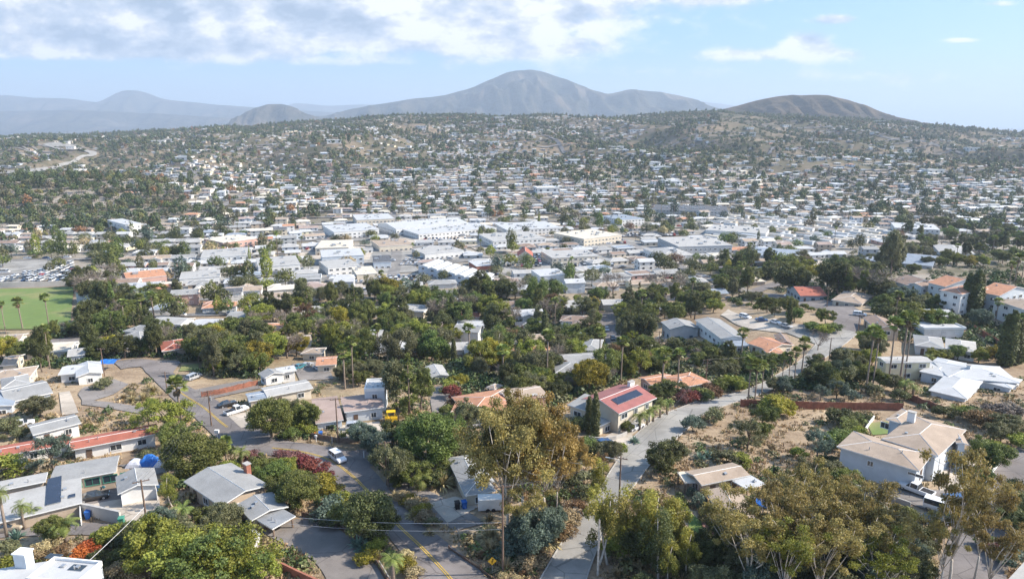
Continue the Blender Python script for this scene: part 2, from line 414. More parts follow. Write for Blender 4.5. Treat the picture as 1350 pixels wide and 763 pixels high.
# ground
gm, t, p = new_mat('dry_land')
pos = t.node('ShaderNodeNewGeometry').outputs['Position']
sp = t.node('ShaderNodeSeparateXYZ', i={0: pos}); Y = sp.outputs[1]
n1 = t.noise(pos, .045, 6, .62); n2 = t.noise(pos, .35, 5, .65, 1.); n3 = t.noise(pos, 1.9, 4, .7, 2.); n4 = t.noise(pos, .011, 5, .6, 5.)
near = t.ramp(t.math('ADD', t.math('MULTIPLY', n1, .6), t.math('MULTIPLY', n2, .45)), [(.33, (.150, .105, .070)), (.45, (.265, .195, .132)), (.56, (.360, .275, .185)), (.68, (.43, .345, .235))])
near = t.mix(t.math('MULTIPLY', t.sstep(n3, .48, .66), .55), near, (.115, .085, .058))
near = t.mix(t.math('MULTIPLY', t.sstep(n4, .53, .64), .35), near, (.13, .125, .06))
far = t.ramp(t.noise(pos, .02, 6, .68, 9.), [(.28, (.065, .075, .038)), (.40, (.150, .135, .090)), (.50, (.270, .235, .190)), (.60, (.330, .300, .260)), (.75, (.40, .38, .35))])
far = t.mix(t.math('MULTIPLY', t.sstep(t.noise(pos, .006, 4, .6, 12.), .5, .62), .55), far, (.095, .085, .050))
slope = t.ramp(t.noise(pos, .012, 7, .68, 14.), [(.30, (.060, .066, .036)), (.43, (.115, .105, .066)), (.54, (.185, .148, .100)), (.65, (.280, .220, .160)), (.8, (.36, .30, .23))])
far = t.mix(t.sstep(Y, 950, 1350), far, slope)
gc = t.mix(t.sstep(Y, 250, 420), near, far)
t.put(p.inputs['Base Color'], gc); p.inputs['Roughness'].default_value = .95; p.inputs['Specular IOR Level'].default_value = .1
b = t.node('ShaderNodeBump', i={'Height': t.math('ADD', n2, n3), 'Strength': .5, 'Distance': .25}); t.put(p.inputs['Normal'], b.outputs[0])
M['land'] = gm
def asphalt(name, col, patch=.4):
    m, t, p = new_mat(name); pos = t.node('ShaderNodeNewGeometry').outputs['Position']
    c = t.mix(t.sstep(t.noise(pos, .09, 5, .6), .38, .62), tuple(x * .82 for x in col), tuple(x * 1.2 for x in col))
    c = t.mix(t.math('MULTIPLY', t.sstep(t.noise(pos, .5, 4, .7, 4.), .52, .66), patch), c, tuple(x * .55 for x in col))
    v = t.node('ShaderNodeTexVoronoi', feature='DISTANCE_TO_EDGE', i={'Vector': pos, 'Scale': .16}); v.inputs['Randomness'].default_value = 1.
    crack = t.math('LESS_THAN', v.outputs['Distance'], .012); c = t.mix(t.math('MULTIPLY', crack, .55), c, tuple(x * .35 for x in col))
    c = t.mix(t.math('MULTIPLY', t.sstep(t.noise(pos, 6., 2, .6, 8.), .4, .7), .25), c, tuple(x * 1.35 for x in col))
    t.put(p.inputs['Base Color'], c); p.inputs['Roughness'].default_value = .9; p.inputs['Specular IOR Level'].default_value = .2
    return m
M['asphalt'] = asphalt('asphalt_weathered', (.178, .160, .152)); M['asphalt_pale'] = asphalt('asphalt_pale', (.265, .255, .235), .2)
M['drive'] = asphalt('driveway', (.205, .185, .170), .3); M['path'] = asphalt('pale_concrete', (.42, .37, .31), .25); M['street'] = asphalt('far_street', (.20, .19, .18), .1)
M['linepaint'] = surf('yellow_road_paint', (.52, .35, .06), .8, .2, .7, fine=2.)
m, t, p = new_mat('lawn'); pos = t.node('ShaderNodeNewGeometry').outputs['Position']
c = t.mix(t.noise(pos, .25, 5, .7), (.075, .12, .025), (.17, .23, .055)); c = t.mix(t.math('MULTIPLY', t.sstep(t.noise(pos, .045, 5, .65, 4.), .5, .62), .6), c, (.24, .21, .09)); sp = t.node('ShaderNodeSeparateXYZ', i={0: pos})
c = t.mix(t.math('MULTIPLY', t.math('GREATER_THAN', t.math('SINE', t.math('MULTIPLY', sp.outputs[0], .9)), 0.), .15), c, (.11, .2, .03))
t.put(p.inputs['Base Color'], c); p.inputs['Roughness'].default_value = .9; M['lawn'] = m
def scrubby(name, a, b_, cdirt, sc=1.0):
    m, t, p = new_mat(name); pos = t.node('ShaderNodeNewGeometry').outputs['Position']
    c = t.mix(t.sstep(t.noise(pos, .004 * sc, 7, .65), .35, .65), a, b_)
    c = t.mix(t.math('MULTIPLY', t.sstep(t.noise(pos, .0016 * sc, 5, .6, 3.), .5, .66), .7), c, cdirt)
    c = t.mix(t.math('MULTIPLY', t.sstep(t.noise(pos, .02 * sc, 4, .7, 6.), .5, .7), .5), c, tuple(x * .4 for x in a))
    t.put(p.inputs['Base Color'], c); p.inputs['Roughness'].default_value = 1.; p.inputs['Specular IOR Level'].default_value = .0
    bb = t.node('ShaderNodeBump', i={'Height': t.noise(pos, .006 * sc, 6, .65), 'Strength': 1., 'Distance': 55. / sc}); t.put(p.inputs['Normal'], bb.outputs[0])
    return m
M['mountain'] = scrubby('chaparral', (.032, .034, .024), (.082, .072, .052), (.17, .13, .095)); M['brownhill'] = scrubby('brown_chaparral', (.060, .052, .036), (.105, .080, .056), (.16, .12, .085), 3.)

# ------------------------------------------------------------------ land, mountains, haze
ug = np.linspace(-1.75, 1.75, 300)
yy = [-80.0]
while yy[-1] < 7000: yy.append(yy[-1] + max(1.35, (yy[-1] + 80) * 0.0085))
yy = np.array(yy); UU, YY = np.meshgrid(ug, yy); XX = UU * (np.maximum(YY, -80) + 130)
ZZ = ground(XX, YY)
def grid_faces(nr, nc):
    i = np.arange(nr - 1)[:, None] * nc + np.arange(nc - 1)[None, :]; i = i.ravel()
    return np.stack([i, i + 1, i + nc + 1, i + nc], 1)
ZG = ZZ
s = Soup().add(np.stack([XX.ravel(), YY.ravel(), ZZ.ravel()], 1), grid_faces(*XX.shape))
tag(s.obj('ground', M['land'], smooth=True), kind='structure')
s = Soup(); s.add([(-60000, 6500, 30), (60000, 6500, 30), (60000, 40000, 30), (-60000, 40000, 30)], [(0, 1, 2, 3)])
tag(s.obj('plain', M['mountain']), kind='structure')
def mountain(name, sil, Y0, W, mat, base, spur, seed, nx=240, ny=90, power=1.15):
    """a range with its crest at distance Y0: a ridge line with spurs running down both flanks"""
    sil = np.array(sil, float); x0, x1 = (sil[0, 0] - 675) / 900 * Y0, (sil[-1, 0] - 675) / 900 * Y0
    xs = np.linspace(x0, x1, nx); ts = np.linspace(-1, 1, ny); X, T = np.meshgrid(xs, ts)
    crest = np.interp(X / Y0 * 900 + 675, sil[:, 0], sil[:, 1]); Zc = (167.0 - crest) / 900 * Y0 + EYE
    for q in (-1.5, 1.5):
        cr2 = np.interp((X / Y0 * 900 + 675) + q * 3, sil[:, 0], sil[:, 1]); Zc = Zc + (167.0 - cr2) / 900 * Y0 + EYE
    Zc /= 3
    Yv = Y0 + T * W
    n = fbm(X / spur + seed, Yv / (spur * 2.6) + seed, 5); a = np.abs(T)
    shape = np.clip(1 - a, 0, 1) ** power
    ridg = 1 - np.abs(fbm(X / (spur * .8) + T * .8 + seed * 3, Yv / (spur * 3) , 4)) * 3.2
    env = np.clip(a * 3.2, 0, 1) * (1 - a)
    Z = base + (Zc - base) * (shape + env * (.36 * ridg + .34 * n - .15))
    s = Soup().add(np.stack([X.ravel(), Yv.ravel(), np.maximum(Z, base - 10).ravel()], 1), grid_faces(*X.shape))
    o = s.obj(name, mat, smooth=True); tag(o, kind='structure'); return o
mountain('mountain', [(380, 162), (440, 153), (470, 145), (500, 140), (545, 133), (590, 128), (620, 120), (650, 107), (672, 99), (690, 97), (705, 97), (725, 102), (750, 111), (775, 121), (797, 127), (822, 121), (850, 122), (880, 126), (905, 132), (930, 142), (960, 150), (1010, 160), (1080, 166)], 9200, 1900, M['mountain'], 40, 520, 1.3, 300, 130)
mountain('hill', [(911, 160), (926, 149), (951, 143), (986, 134), (1016, 128), (1046, 127), (1076, 128), (1101, 133), (1136, 146), (1171, 157), (1201, 166), (1226, 172)], 3700, 620, M['brownhill'], 80, 220, 4.1, 160, 90, 1.0)
mountain('mountain', [(310, 166), (322, 157), (340, 146), (362, 139), (375, 138), (392, 141), (410, 149), (430, 156), (460, 163)], 7600, 900, M['mountain'], 40, 300, 2.2, 90, 50)
mountain('mountain', [(-260, 150), (-80, 140), (0, 129), (35, 128), (70, 131), (110, 132), (150, 137), (165, 129), (182, 122), (195, 121), (212, 125), (232, 133), (262, 136), (330, 142), (400, 146), (470, 151), (560, 160)], 14300, 2600, M['mountain'], 40, 1100, 7.7, 240, 90)
mountain('mountain', [(-260, 163), (-60, 150), (40, 147), (120, 146), (190, 149), (250, 152), (310, 156), (370, 161), (420, 166)], 11300, 1500, M['mountain'], 40, 600, 5.2, 160, 70)
mountain('mountain', [(360, 152), (400, 136), (440, 141), (520, 138), (640, 143), (760, 140), (860, 136), (900, 133), (940, 138), (990, 145), (1080, 156)], 18800, 2500, M['mountain'], 40, 1500, 9.2, 120, 50)
hz, t, p = new_mat('thin_haze'); hz.node_tree.nodes.remove(p)
pv = t.node('ShaderNodeVolumePrincipled'); pv.inputs['Color'].default_value = (.68, .82, 1.0, 1); pv.inputs['Density'].default_value = 0.000095; pv.inputs['Anisotropy'].default_value = 0.1
t.l.new(pv.outputs[0], hz.node_tree.nodes['Material Output'].inputs['Volume'])
s = Soup().box((0, 10500, 436), (60000, 27000, 880))
HAZE = s.obj('haze', hz); tag(HAZE, 'pale blue haze that fades the far hills and mountains', 'haze', kind='stuff')
# ------------------------------------------------------------------ plants
rng = np.random.default_rng(11)
def leafquads(r, P, N, size, asp=0.8):
    """one small quad per point, facing roughly along N"""
    n = len(P); N = N / (np.linalg.norm(N, axis=1, keepdims=True) + 1e-9)
    a = np.cross(N, r.normal(size=(n, 3))); a /= np.linalg.norm(a, axis=1, keepdims=True) + 1e-9; b = np.cross(N, a)
    sz = (size * r.uniform(.65, 1.35, n))[:, None] / 2
    V = np.stack([P - a * sz - b * sz * asp, P + a * sz - b * sz * asp * .6, P + a * sz * .8 + b * sz * asp, P - a * sz * .7 + b * sz * asp], 1)
    return V.reshape(-1, 3), np.arange(4 * n).reshape(n, 4)
def cloud(r, centres, radii, per, leaf, out=.9, rnd=.75, shell=.75, squash=.8, tones=None):
    """clumps of leaves around the centres"""
    P = []; N = []; T = []
    for k, (c, rad) in enumerate(zip(centres, radii)):
        d = r.normal(size=(per, 3)); d /= np.linalg.norm(d, axis=1, keepdims=True)
        rr = rad * (shell + (1 - shell) * r.uniform(-1, 1, per)) ** 1.0
        rr = rr * r.uniform(.75, 1.12, per)
        p = d * rr[:, None]; p[:, 2] *= squash
        P.append(c + p); N.append(d * out + r.normal(size=(per, 3)) * rnd + (0, 0, .25))
        T.append(np.clip((r.uniform(0, 1) if tones is None else tones[k]) * .55 + r.uniform(0, .5, per), 0, 1))
    P = np.concatenate(P); N = np.concatenate(N); v, f = leafquads(r, P, N, leaf)
    return v, f, np.concatenate(T)
def clump_points(r, n, rx, rz, zc, lo=-.45, lump=.22, hollow=.55):
    """clump centres through the outer part of an uneven crown"""
    out = []
    while len(out) < n:
        d = r.normal(size=3); d /= np.linalg.norm(d)
        if d[2] < lo: continue
        out.append(d * r.uniform(hollow, 1.0) ** .6)
    out = np.array(out); th = np.arctan2(out[:, 1], out[:, 0]); w = 1 + lump * np.sin(th * 2 + r.uniform(0, 6)) + lump * .7 * np.sin(th * 3 + r.uniform(0, 6)) + lump * .5 * np.sin(out[:, 2] * 5 + r.uniform(0, 6))
    return np.stack([out[:, 0] * rx * w, out[:, 1] * rx * w, zc + out[:, 2] * rz * (1 + (w - 1) * .5)], 1)
def limb(r, s, a, b, r0, r1, bend=.12, n=4, sides=5, m=0):
    a = np.array(a, float); b = np.array(b, float); L = np.linalg.norm(b - a); pts = []
    off = r.normal(size=3) * L * bend
    for k in range(n + 1):
        t = k / n; pts.append(a + (b - a) * t + off * math.sin(t * math.pi))
    s.tube(pts, np.linspace(r0, r1, n + 1), sides, m); return pts
def tree_parts(seed, h, rx, rz, nclump, per, leaf, trunk_h=.35, trunk_r=.22, lo=-.45, rc=.30, bark=0, limbs=6, squash=.8, hollow=.55, lump=.22, shell=.75):
    r = np.random.default_rng(seed); zc = h - rz
    C = clump_points(r, nclump, rx - rx * rc * .6, rz - rz * rc * .5, zc, lo, lump, hollow)
    tr = Soup(); top = (r.uniform(-.1, .1) * rx, r.uniform(-.1, .1) * rx, h * trunk_h)
    limb(r, tr, (0, 0, -.6), top, trunk_r * 1.25, trunk_r * .75, .04, 3, 7)
    for k in range(limbs): limb(r, tr, top, C[k % len(C)] * np.array([.85, .85, 1]), trunk_r * .5, .04, .08, 3, 5)
    v, f, t = cloud(r, C, r.uniform(.7, 1.25, len(C)) * rc * rx, per, leaf, squash=squash, shell=shell)
    cr = Soup().add(v, f, 0, t)
    return tr, cr
def mk(name, cr, tr, m1, m2='bark'):
    """crown and trunk meshes of one kind of tree"""
    return dict(crown=cr.mesh(name + '_crown', [M[m1]], tone=True), trunk=tr.mesh(name + '_trunk', [M[m2]], smooth=True))
LIB = {}
def reg(kind, key, tr, cr, m1, m2='bark', h=1.0): LIB.setdefault(kind, {})[key] = (mk(key, cr, tr, m1, m2), h)
# every template is about the size its name says and is scaled when planted
for i in range(3): reg('broad', f'broad{i}', *tree_parts(20 + i, 8, 4.2, 3.4, 58 + 6 * i, 250, .22, rc=.25, lump=.30, lo=-.6), 'oak', h=8)
for i in range(3): reg('round', f'round{i}', *tree_parts(160 + i, 8, 4.3, 3.6, 74, 300, .20, rc=.26, lump=.12, lo=-.55, squash=.9), 'oak', h=8)
for i in range(2): reg('loose', f'loose{i}', *tree_parts(30 + i, 9, 4.0, 3.8, 38, 210, .21, lo=-.7, rc=.27, shell=.5, lump=.3, limbs=10), 'olive', h=9)
for i in range(2): reg('tall', f'tall{i}', *tree_parts(40 + i, 15, 3.6, 6.3, 54, 230, .28, .3, .3, lo=-.8, rc=.34, squash=1.), 'dark', h=15)
for i in range(2): reg('bush', f'bush{i}', *tree_parts(50 + i, 2.4, 1.7, 1.2, 16, 170, .16, .2, .08, lo=-.3, rc=.42, limbs=3), 'green', h=2.4)
for i in range(2): reg('pepper', f'pepper{i}', *tree_parts(60 + i, 8.5, 4.6, 4.0, 62, 260, .21, .35, .3, lo=-.85, rc=.22, squash=1.5, lump=.28), 'green', h=8.5)
def bare(seed, h, rx):
    r = np.random.default_rng(seed); tr = Soup(); cr = Soup(); top = (0, 0, h * .25)
    limb(r, tr, (0, 0, -.5), top, .22, .16, .02, 2, 6)
    for k in range(9):
        th = r.uniform(0, 6.28); e = np.array([math.cos(th) * rx * .62, math.sin(th) * rx * .62, h * r.uniform(.55, .8)]); limb(r, tr, top, e, .10, .03, .1, 3, 4)
        for q in range(34):
            d = r.normal(size=3); d /= np.linalg.norm(d); d[2] = abs(d[2]); st = e + d * rx * .1; en = e + d * rx * r.uniform(.3, .5); a = np.cross(d, r.normal(size=3)); a /= np.linalg.norm(a); w = .035
            cr.add([st - a * w, st + a * w, en + a * w * .5, en - a * w * .5], [(0, 1, 2, 3)], 0, r.uniform(0, 1))
            for z in range(3):
                d2 = d + r.normal(size=3) * .5; s2 = st + (en - st) * r.uniform(.2, .8); e2 = s2 + d2 * rx * .16; cr.add([s2 - a * w * .7, s2 + a * w * .7, e2 + a * .01, e2 - a * .01], [(0, 1, 2, 3)], 0, r.uniform(0, 1))
    return tr, cr
for i in range(2): reg('bare', f'bare{i}', *bare(70 + i, 7, 3.8), 'twig', 'bark', 7)
def gum(seed, h, spread, nl, rc, per, leaf, flat=.62):
    """a tall gum: pale forking limbs, foliage in separate flat-bottomed clusters"""
    r = np.random.default_rng(seed); tr = Soup(); C = []; Rr = []
    fork = np.array([r.uniform(-.3, .3), r.uniform(-.3, .3), h * .22]); limb(r, tr, (0, 0, -.8), fork, .22, .16, .03, 3, 7)
    for k in range(nl):
        th = k * 2.4 + r.uniform(-.4, .4); rr = spread * r.uniform(.35, 1.0) ** .7; zt = h * (1.0 - .42 * (rr / spread) * r.uniform(.5, 1.2))
        e = np.array([math.cos(th) * rr, math.sin(th) * rr, zt]); pts = limb(r, tr, fork + (0, 0, r.uniform(0, h * .16)), e, .095, .025, .07, 5, 5)
        C.append(e + (0, 0, .1)); Rr.append(rc * r.uniform(.75, 1.25))
        for q in range(3):
            b0 = pts[r.integers(2, 6)]; e2 = b0 + np.array([r.normal() * spread * .3, r.normal() * spread * .3, r.uniform(.2, 1.6)]); limb(r, tr, b0, e2, .035, .015, .08, 2, 4)
            C.append(e2); Rr.append(rc * r.uniform(.5, .95))
    v, f, t = cloud(r, np.array(C), Rr, per, leaf, out=.5, rnd=.9, shell=.6, squash=flat)
    return tr, Soup().add(v, f, 0, t)
for i in range(3): reg('gum', f'gum{i}', *gum(80 + i, 13, 4.2, 10, 1.3, 290, .17), 'euc', 'palebark', 13)
for i in range(2): reg('biggum', f'biggum{i}', *gum(90 + i, 17, 4.3, 17, 1.4, 340, .19, 1.1), 'euc', 'palebark', 17)
def slimgum(seed, h):
    r = np.random.default_rng(seed); tr = Soup(); lean = np.array([r.uniform(.5, 1.4), r.uniform(-.5, .5), h]); pts = limb(r, tr, (0, 0, -.6), lean, .20, .05, .05, 6, 6); C = []; Rr = []
    for k in range(24):
        t = r.uniform(.34, 1.0); b = np.array([lean[0] * t, lean[1] * t, h * t]); C.append(b + r.normal(size=3) * [.9, .9, .3]); Rr.append(r.uniform(.65, 1.15))
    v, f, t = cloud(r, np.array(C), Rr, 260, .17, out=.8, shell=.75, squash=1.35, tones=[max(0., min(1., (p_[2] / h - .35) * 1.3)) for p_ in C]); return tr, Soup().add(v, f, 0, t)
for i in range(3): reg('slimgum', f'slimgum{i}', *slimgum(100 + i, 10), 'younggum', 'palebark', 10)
def cypress(seed, h, w):
    r = np.random.default_rng(seed); tr = Soup(); tr.tube([(0, 0, -.5), (0, 0, h * .9)], [.14, .03], 5); n = 26
    z = np.linspace(.06, .97, n) * h; rad = w * np.sin(np.clip(z / h, 0, 1) ** .62 * math.pi) ** .55 + .10
    C = np.stack([r.normal(size=n) * .08, r.normal(size=n) * .08, z], 1); v, f, t = cloud(r, C, rad, 130, .26, out=1., rnd=.45, shell=.9, squash=1.0); return tr, Soup().add(v, f, 0, t)
for i in range(2): reg('cypress', f'cypress{i}', *cypress(110 + i, 9, .85), 'dark', 'bark', 9)
def conifer(seed, h, w):
    r = np.random.default_rng(seed); tr = Soup(); tr.tube([(0, 0, -.5), (0, 0, h)], [.25, .03], 6); C = []; Rr = []
    for k in range(46):
        t = r.uniform(.12, 1); a = r.uniform(0, 6.28); q = w * (1.05 - t) * r.uniform(.5, 1); C.append((math.cos(a) * q, math.sin(a) * q, h * t)); Rr.append(w * .26 * (1.25 - t))
    v, f, t = cloud(r, np.array(C), Rr, 90, .3, out=.8, shell=.6, squash=.7); return tr, Soup().add(v, f, 0, t)
for i in range(2): reg('conifer', f'conifer{i}', *conifer(120 + i, 14, 3.4), 'dark', 'bark', 14)
def fanpalm(seed, h, nf=38):
    r = np.random.default_rng(seed); tr = Soup(); lean = np.array([r.normal() * .02 * h, r.normal() * .02 * h, h])
    pts = [(lean[0] * t ** 1.6, lean[1] * t ** 1.6, h * t - .5 * (1 - t)) for t in (0, .12, .35, .65, 1)]; tr.tube(pts, [.30, .22, .19, .18, .20], 8); cr = Soup()
    def fan(base, d, ln, rad, tone, m):
        up = np.array([0, 0, 1.]); side = np.cross(d, up); side /= np.linalg.norm(side) + 1e-9; nr = np.cross(side, d); hub = base + d * ln; w = .025
        cr.add([base - side * w, base + side * w, hub + side * w, hub - side * w], [(0, 1, 2, 3)], m, tone)
        for k in range(9):
            a = (k - 4) / 4 * 1.25; dd = d * math.cos(a) + side * math.sin(a); tip = hub + dd * rad * (1 - .18 * abs(a)) - up * rad * .18 + nr * .02 * k; mid = hub + dd * rad * .5; q = np.cross(dd, nr); q /= np.linalg.norm(q) + 1e-9
            cr.add([hub, mid - q * rad * .14, tip, mid + q * rad * .14], [(0, 1, 2, 3)], m, np.clip(tone + r.uniform(-.15, .15), 0, 1))
    for k in range(nf):
        th = k * 2.39996; el = r.uniform(-.55, 1.25); d = np.array([math.cos(th) * math.cos(el), math.sin(th) * math.cos(el), math.sin(el)]); fan(lean + (0, 0, .1), d, r.uniform(.8, 1.2), r.uniform(1.05, 1.35), r.uniform(.1, .9), 0)
    for k in range(16):
        th = k * 2.39996; el = r.uniform(-1.35, -.85); d = np.array([math.cos(th) * math.cos(el), math.sin(th) * math.cos(el), math.sin(el)]); fan(lean - (0, 0, r.uniform(.1, .9)), d, .5, .7, r.uniform(.1, .9), 1)
    return tr, cr
def featherpalm(seed, h, nf=26, L=2.6):
    r = np.random.default_rng(seed); tr = Soup(); tr.tube([(0, 0, -.4), (.05, 0, h * .5), (.02, .05, h)], [.32, .24, .26], 8); cr = Soup()
    for k in range(nf):
        th = k * 2.39996; el0 = r.uniform(.0, 1.35); d = np.array([math.cos(th), math.sin(th), 0]); side = np.array([-math.sin(th), math.cos(th), 0]); pts = []; p = np.array([.02, .05, h]); el = el0; n = 7
        for q in range(n + 1):
            pts.append(p.copy()); p = p + (d * math.cos(el) + np.array([0, 0, math.sin(el)])) * L / n; el -= .26 + .1 * (1.3 - el0)
        tone = r.uniform(.1, .9)
        for q in range(n):
            a, b = pts[q], pts[q + 1]; w = L * .20 * math.sin((q + .8) / (n + 1) * math.pi) ** .6
            for sg in (-1, 1):
                for hh in (0., .5):
                    s0 = a + (b - a) * hh; s1 = a + (b - a) * (hh + .34); t1 = s1 + side * sg * w - np.array([0, 0, w * .45]) + d * w * .3
                    cr.add([s0, s1, t1, t1], [(0, 1, 2, 2)], 0, np.clip(tone + r.uniform(-.2, .2), 0, 1))
    return tr, cr
def reg_palm(kind, key, tr, cr, h):
    LIB.setdefault(kind, {})[key] = (dict(crown=cr.mesh(key + '_crown', [M['palm'], M['palmdead']], tone=True), trunk=tr.mesh(key + '_trunk', [M['palmbark']], smooth=True)), h)
for i in range(3): reg_palm('fanpalm', f'fanpalm{i}', *fanpalm(130 + i, [14, 9, 5][i]), [14, 9, 5][i])
for i in range(5): reg_palm('featherpalm', f'featherpalm{i}', *featherpalm(140 + i, [.8, 1.7, 2.8, 4.4, 7.6][i], L=2.15), [2.0, 3.0, 4.2, 5.8, 9.0][i])
def blades(seed, n, L, w, droop=.3, mat='agave'):
    r = np.random.default_rng(seed); cr = Soup()
    for k in range(n):
        th = r.uniform(0, 6.28); el = r.uniform(.25, 1.4); d = np.array([math.cos(th) * math.cos(el), math.sin(th) * math.cos(el), math.sin(el)]); s_ = np.array([-math.sin(th), math.cos(th), 0]) * w; ln = L * r.uniform(.7, 1.1)
        m_ = d * ln * .5; t_ = d * ln - np.array([0, 0, droop * ln * math.cos(el)]); cr.add([-s_ * .6, s_ * .6, m_ + s_, m_ - s_], [(0, 1, 2, 3)], 0, r.uniform(0, 1)); cr.add([m_ - s_, m_ + s_, t_, t_], [(0, 1, 2, 2)], 0, r.uniform(0, 1))
    return cr
LIB['agave'] = {'agave0': (dict(crown=blades(150, 46, 1.2, .09).mesh('agave', [M['agave']], tone=True)), 1.2)}
LIB['tuft'] = {'tuft0': (dict(crown=blades(151, 160, .9, .03, .4).mesh('tuft', [M['straw']], tone=True)), .9)}

LOOKNAME = {('broad', 'oak'): 'broadleaf_tree', ('broad', 'dark'): 'dark_evergreen_tree', ('broad', 'green'): 'bright_green_tree', ('broad', 'lime'): 'lime_green_tree', ('broad', 'yellow'): 'yellow_leaved_tree', ('broad', 'olive'): 'olive_tree', ('broad', 'sage'): 'grey_leaved_tree', ('broad', 'pink'): 'pink_blossom_tree', ('broad', 'twig'): 'mauve_tree', ('broad', 'eucgold'): 'golden_tree'}
KINDNAME = dict(round='round_crowned_tree', broad='broadleaf_tree', loose='open_crowned_tree', tall='tall_evergreen_tree', bush='shrub', pepper='pepper_tree', bare='leafless_tree', gum='eucalyptus_tree', biggum='eucalyptus_tree', slimgum='young_eucalyptus_tree', cypress='cypress_tree', conifer='conifer_tree', fanpalm='fan_palm', featherpalm='feather_palm', agave='agave_plant', tuft='dry_grass_tuft')
CATNAME = dict(round='tree', broad='tree', loose='tree', tall='tree', bush='shrub', pepper='tree', bare='bare tree', gum='eucalyptus', biggum='eucalyptus', slimgum='eucalyptus', cypress='cypress', conifer='conifer', fanpalm='palm tree', featherpalm='palm tree', agave='agave', tuft='grass tuft')
WORD = dict(younggum='gold-tipped green', oak='mid green', dark='dark green', green='bright green', yellow='golden yellow', lime='yellow-green', olive='olive green', sage='grey-green', euc='olive gold', eucgold='golden brown', twig='mauve grey', rust='rust orange', red='red flowering', pink='pink flowering', palm='green', orange='orange flowering', agave='blue-green', straw='straw yellow')
FORM = dict(round='dense round tree', broad='round broadleaf tree', loose='open feathery tree', tall='tall leafy evergreen tree', bush='rounded shrub', pepper='drooping pepper tree', bare='leafless twiggy tree', gum='lacy eucalyptus with pale branches', biggum='big eucalyptus with pale trunk', slimgum='slender young eucalyptus', cypress='narrow cypress column', conifer='tall conifer', fanpalm='fan palm', featherpalm='feather palm', agave='spiky agave', tuft='dry grass tuft')
LABELLED = []     # (object, kind phrase, world point): labels are written at the end from what stands nearby
rv = random.Random(3)
def plant(kind, x, y, h, mat=None, label=None, group=None, wide=1.0, var=None, small=False, rz=None):
    keys = list(LIB[kind]); k = keys[(rv.randrange(len(keys)) if var is None else var) % len(keys)]
    if 'palm' in kind and var is None: k = min(keys, key=lambda q: abs(LIB[kind][q][1] - h))
    (meshes, h0) = LIB[kind][k]; z = gz(x, y); sc = h / h0 * rv.uniform(.95, 1.05)
    nm_ = LOOKNAME.get((kind, mat or 'oak'), KINDNAME[kind])
    root = empty(nm_, (x, y, z), rv.uniform(0, 6.28) if rz is None else rz) if 'trunk' in meshes else None
    if root is not None: root.scale = (sc * wide, sc * wide, sc)
    for part in ('trunk', 'crown'):
        if part not in meshes: continue
        o = bpy.data.objects.new(part if root is not None else KINDNAME[kind], meshes[part]); COL.objects.link(o)
        if root is not None: o.parent = root
        else: root = o; o.location = (x, y, z); o.rotation_euler = (0, 0, rv.uniform(0, 6.28)); o.scale = (sc * wide, sc * wide, sc)
        if part == 'crown' and mat and mat != o.material_slots[0].material:
            o.material_slots[0].link = 'OBJECT'; o.material_slots[0].material = M[mat]
    word = WORD.get(mat or {'broad': 'oak', 'loose': 'olive', 'tall': 'dark', 'bush': 'green', 'pepper': 'green', 'bare': 'twig', 'gum': 'euc', 'biggum': 'euc', 'slimgum': 'younggum', 'round': 'oak', 'cypress': 'dark', 'conifer': 'dark', 'agave': 'agave', 'tuft': 'straw'}.get(kind, 'palm'), 'green')
    size = ''
    if kind in ('broad', 'loose', 'fanpalm', 'pepper', 'gum'): size = 'tall ' if h > (9 if kind != 'fanpalm' else 10) else ('small ' if h < 5 else '')
    tag(root, label, CATNAME[kind], group or (CATNAME[kind] + 's'))
    if not label: LABELLED.append((root, size + word + ' ' + FORM[kind], (x, y, z + h * .6)))
    return root
def plant_px(kind, px, py, h, mat=None, **kw):
    p = at(px, py); return plant(kind, p[0], p[1], h, mat, **kw)

# low-detail plants for the far stuff and the mid-distance individuals
def lowtree(seed, h, rx, n, leaf, lo=-.5, rz=None, hollow=.75, trunk=True):
    r = np.random.default_rng(seed); rz = rz or h * .42; d = r.normal(size=(n * 3, 3)); d /= np.linalg.norm(d, axis=1, keepdims=True); d = d[d[:, 2] > lo][:n]; n = len(d)
    th = np.arctan2(d[:, 1], d[:, 0]); w = 1 + .22 * np.sin(th * 2 + r.uniform(0, 6)) + .15 * np.sin(th * 5 + r.uniform(0, 6)) + .12 * np.sin(d[:, 2] * 7)
    P = d * r.uniform(hollow, 1.05, (n, 1)) * w[:, None] * [rx, rx, rz] + [0, 0, h - rz]
    v, f = leafquads(r, P, d * .9 + r.normal(size=(n, 3)) * .5 + (0, 0, .2), leaf); s = Soup().add(v, f, 0, r.uniform(0, 1, n))
    if trunk: s.tube([(0, 0, -.5), (0, 0, h * .6)], [.22, .12], 4, m=1, cap=False, tone=.4)
    return s
def lowpalm(seed, h):
    r = np.random.default_rng(seed); s = Soup()
    for k in range(26):
        th = k * 2.4; el = r.uniform(-.7, 1.2); d = np.array([math.cos(th) * math.cos(el), math.sin(th) * math.cos(el), math.sin(el)]); sd_ = np.array([-math.sin(th), math.cos(th), 0]) * .42; b = np.array([0, 0, h])
        s.add([b, b + d * 1.1 - sd_, b + d * 1.9 - (0, 0, .35), b + d * 1.1 + sd_], [(0, 1, 2, 3)], 0, r.uniform(0, 1))
    s.tube([(0, 0, -.5), (0, 0, h - .3)], [.24, .17], 5, m=1, cap=False, tone=.4); return s
LOW = {}
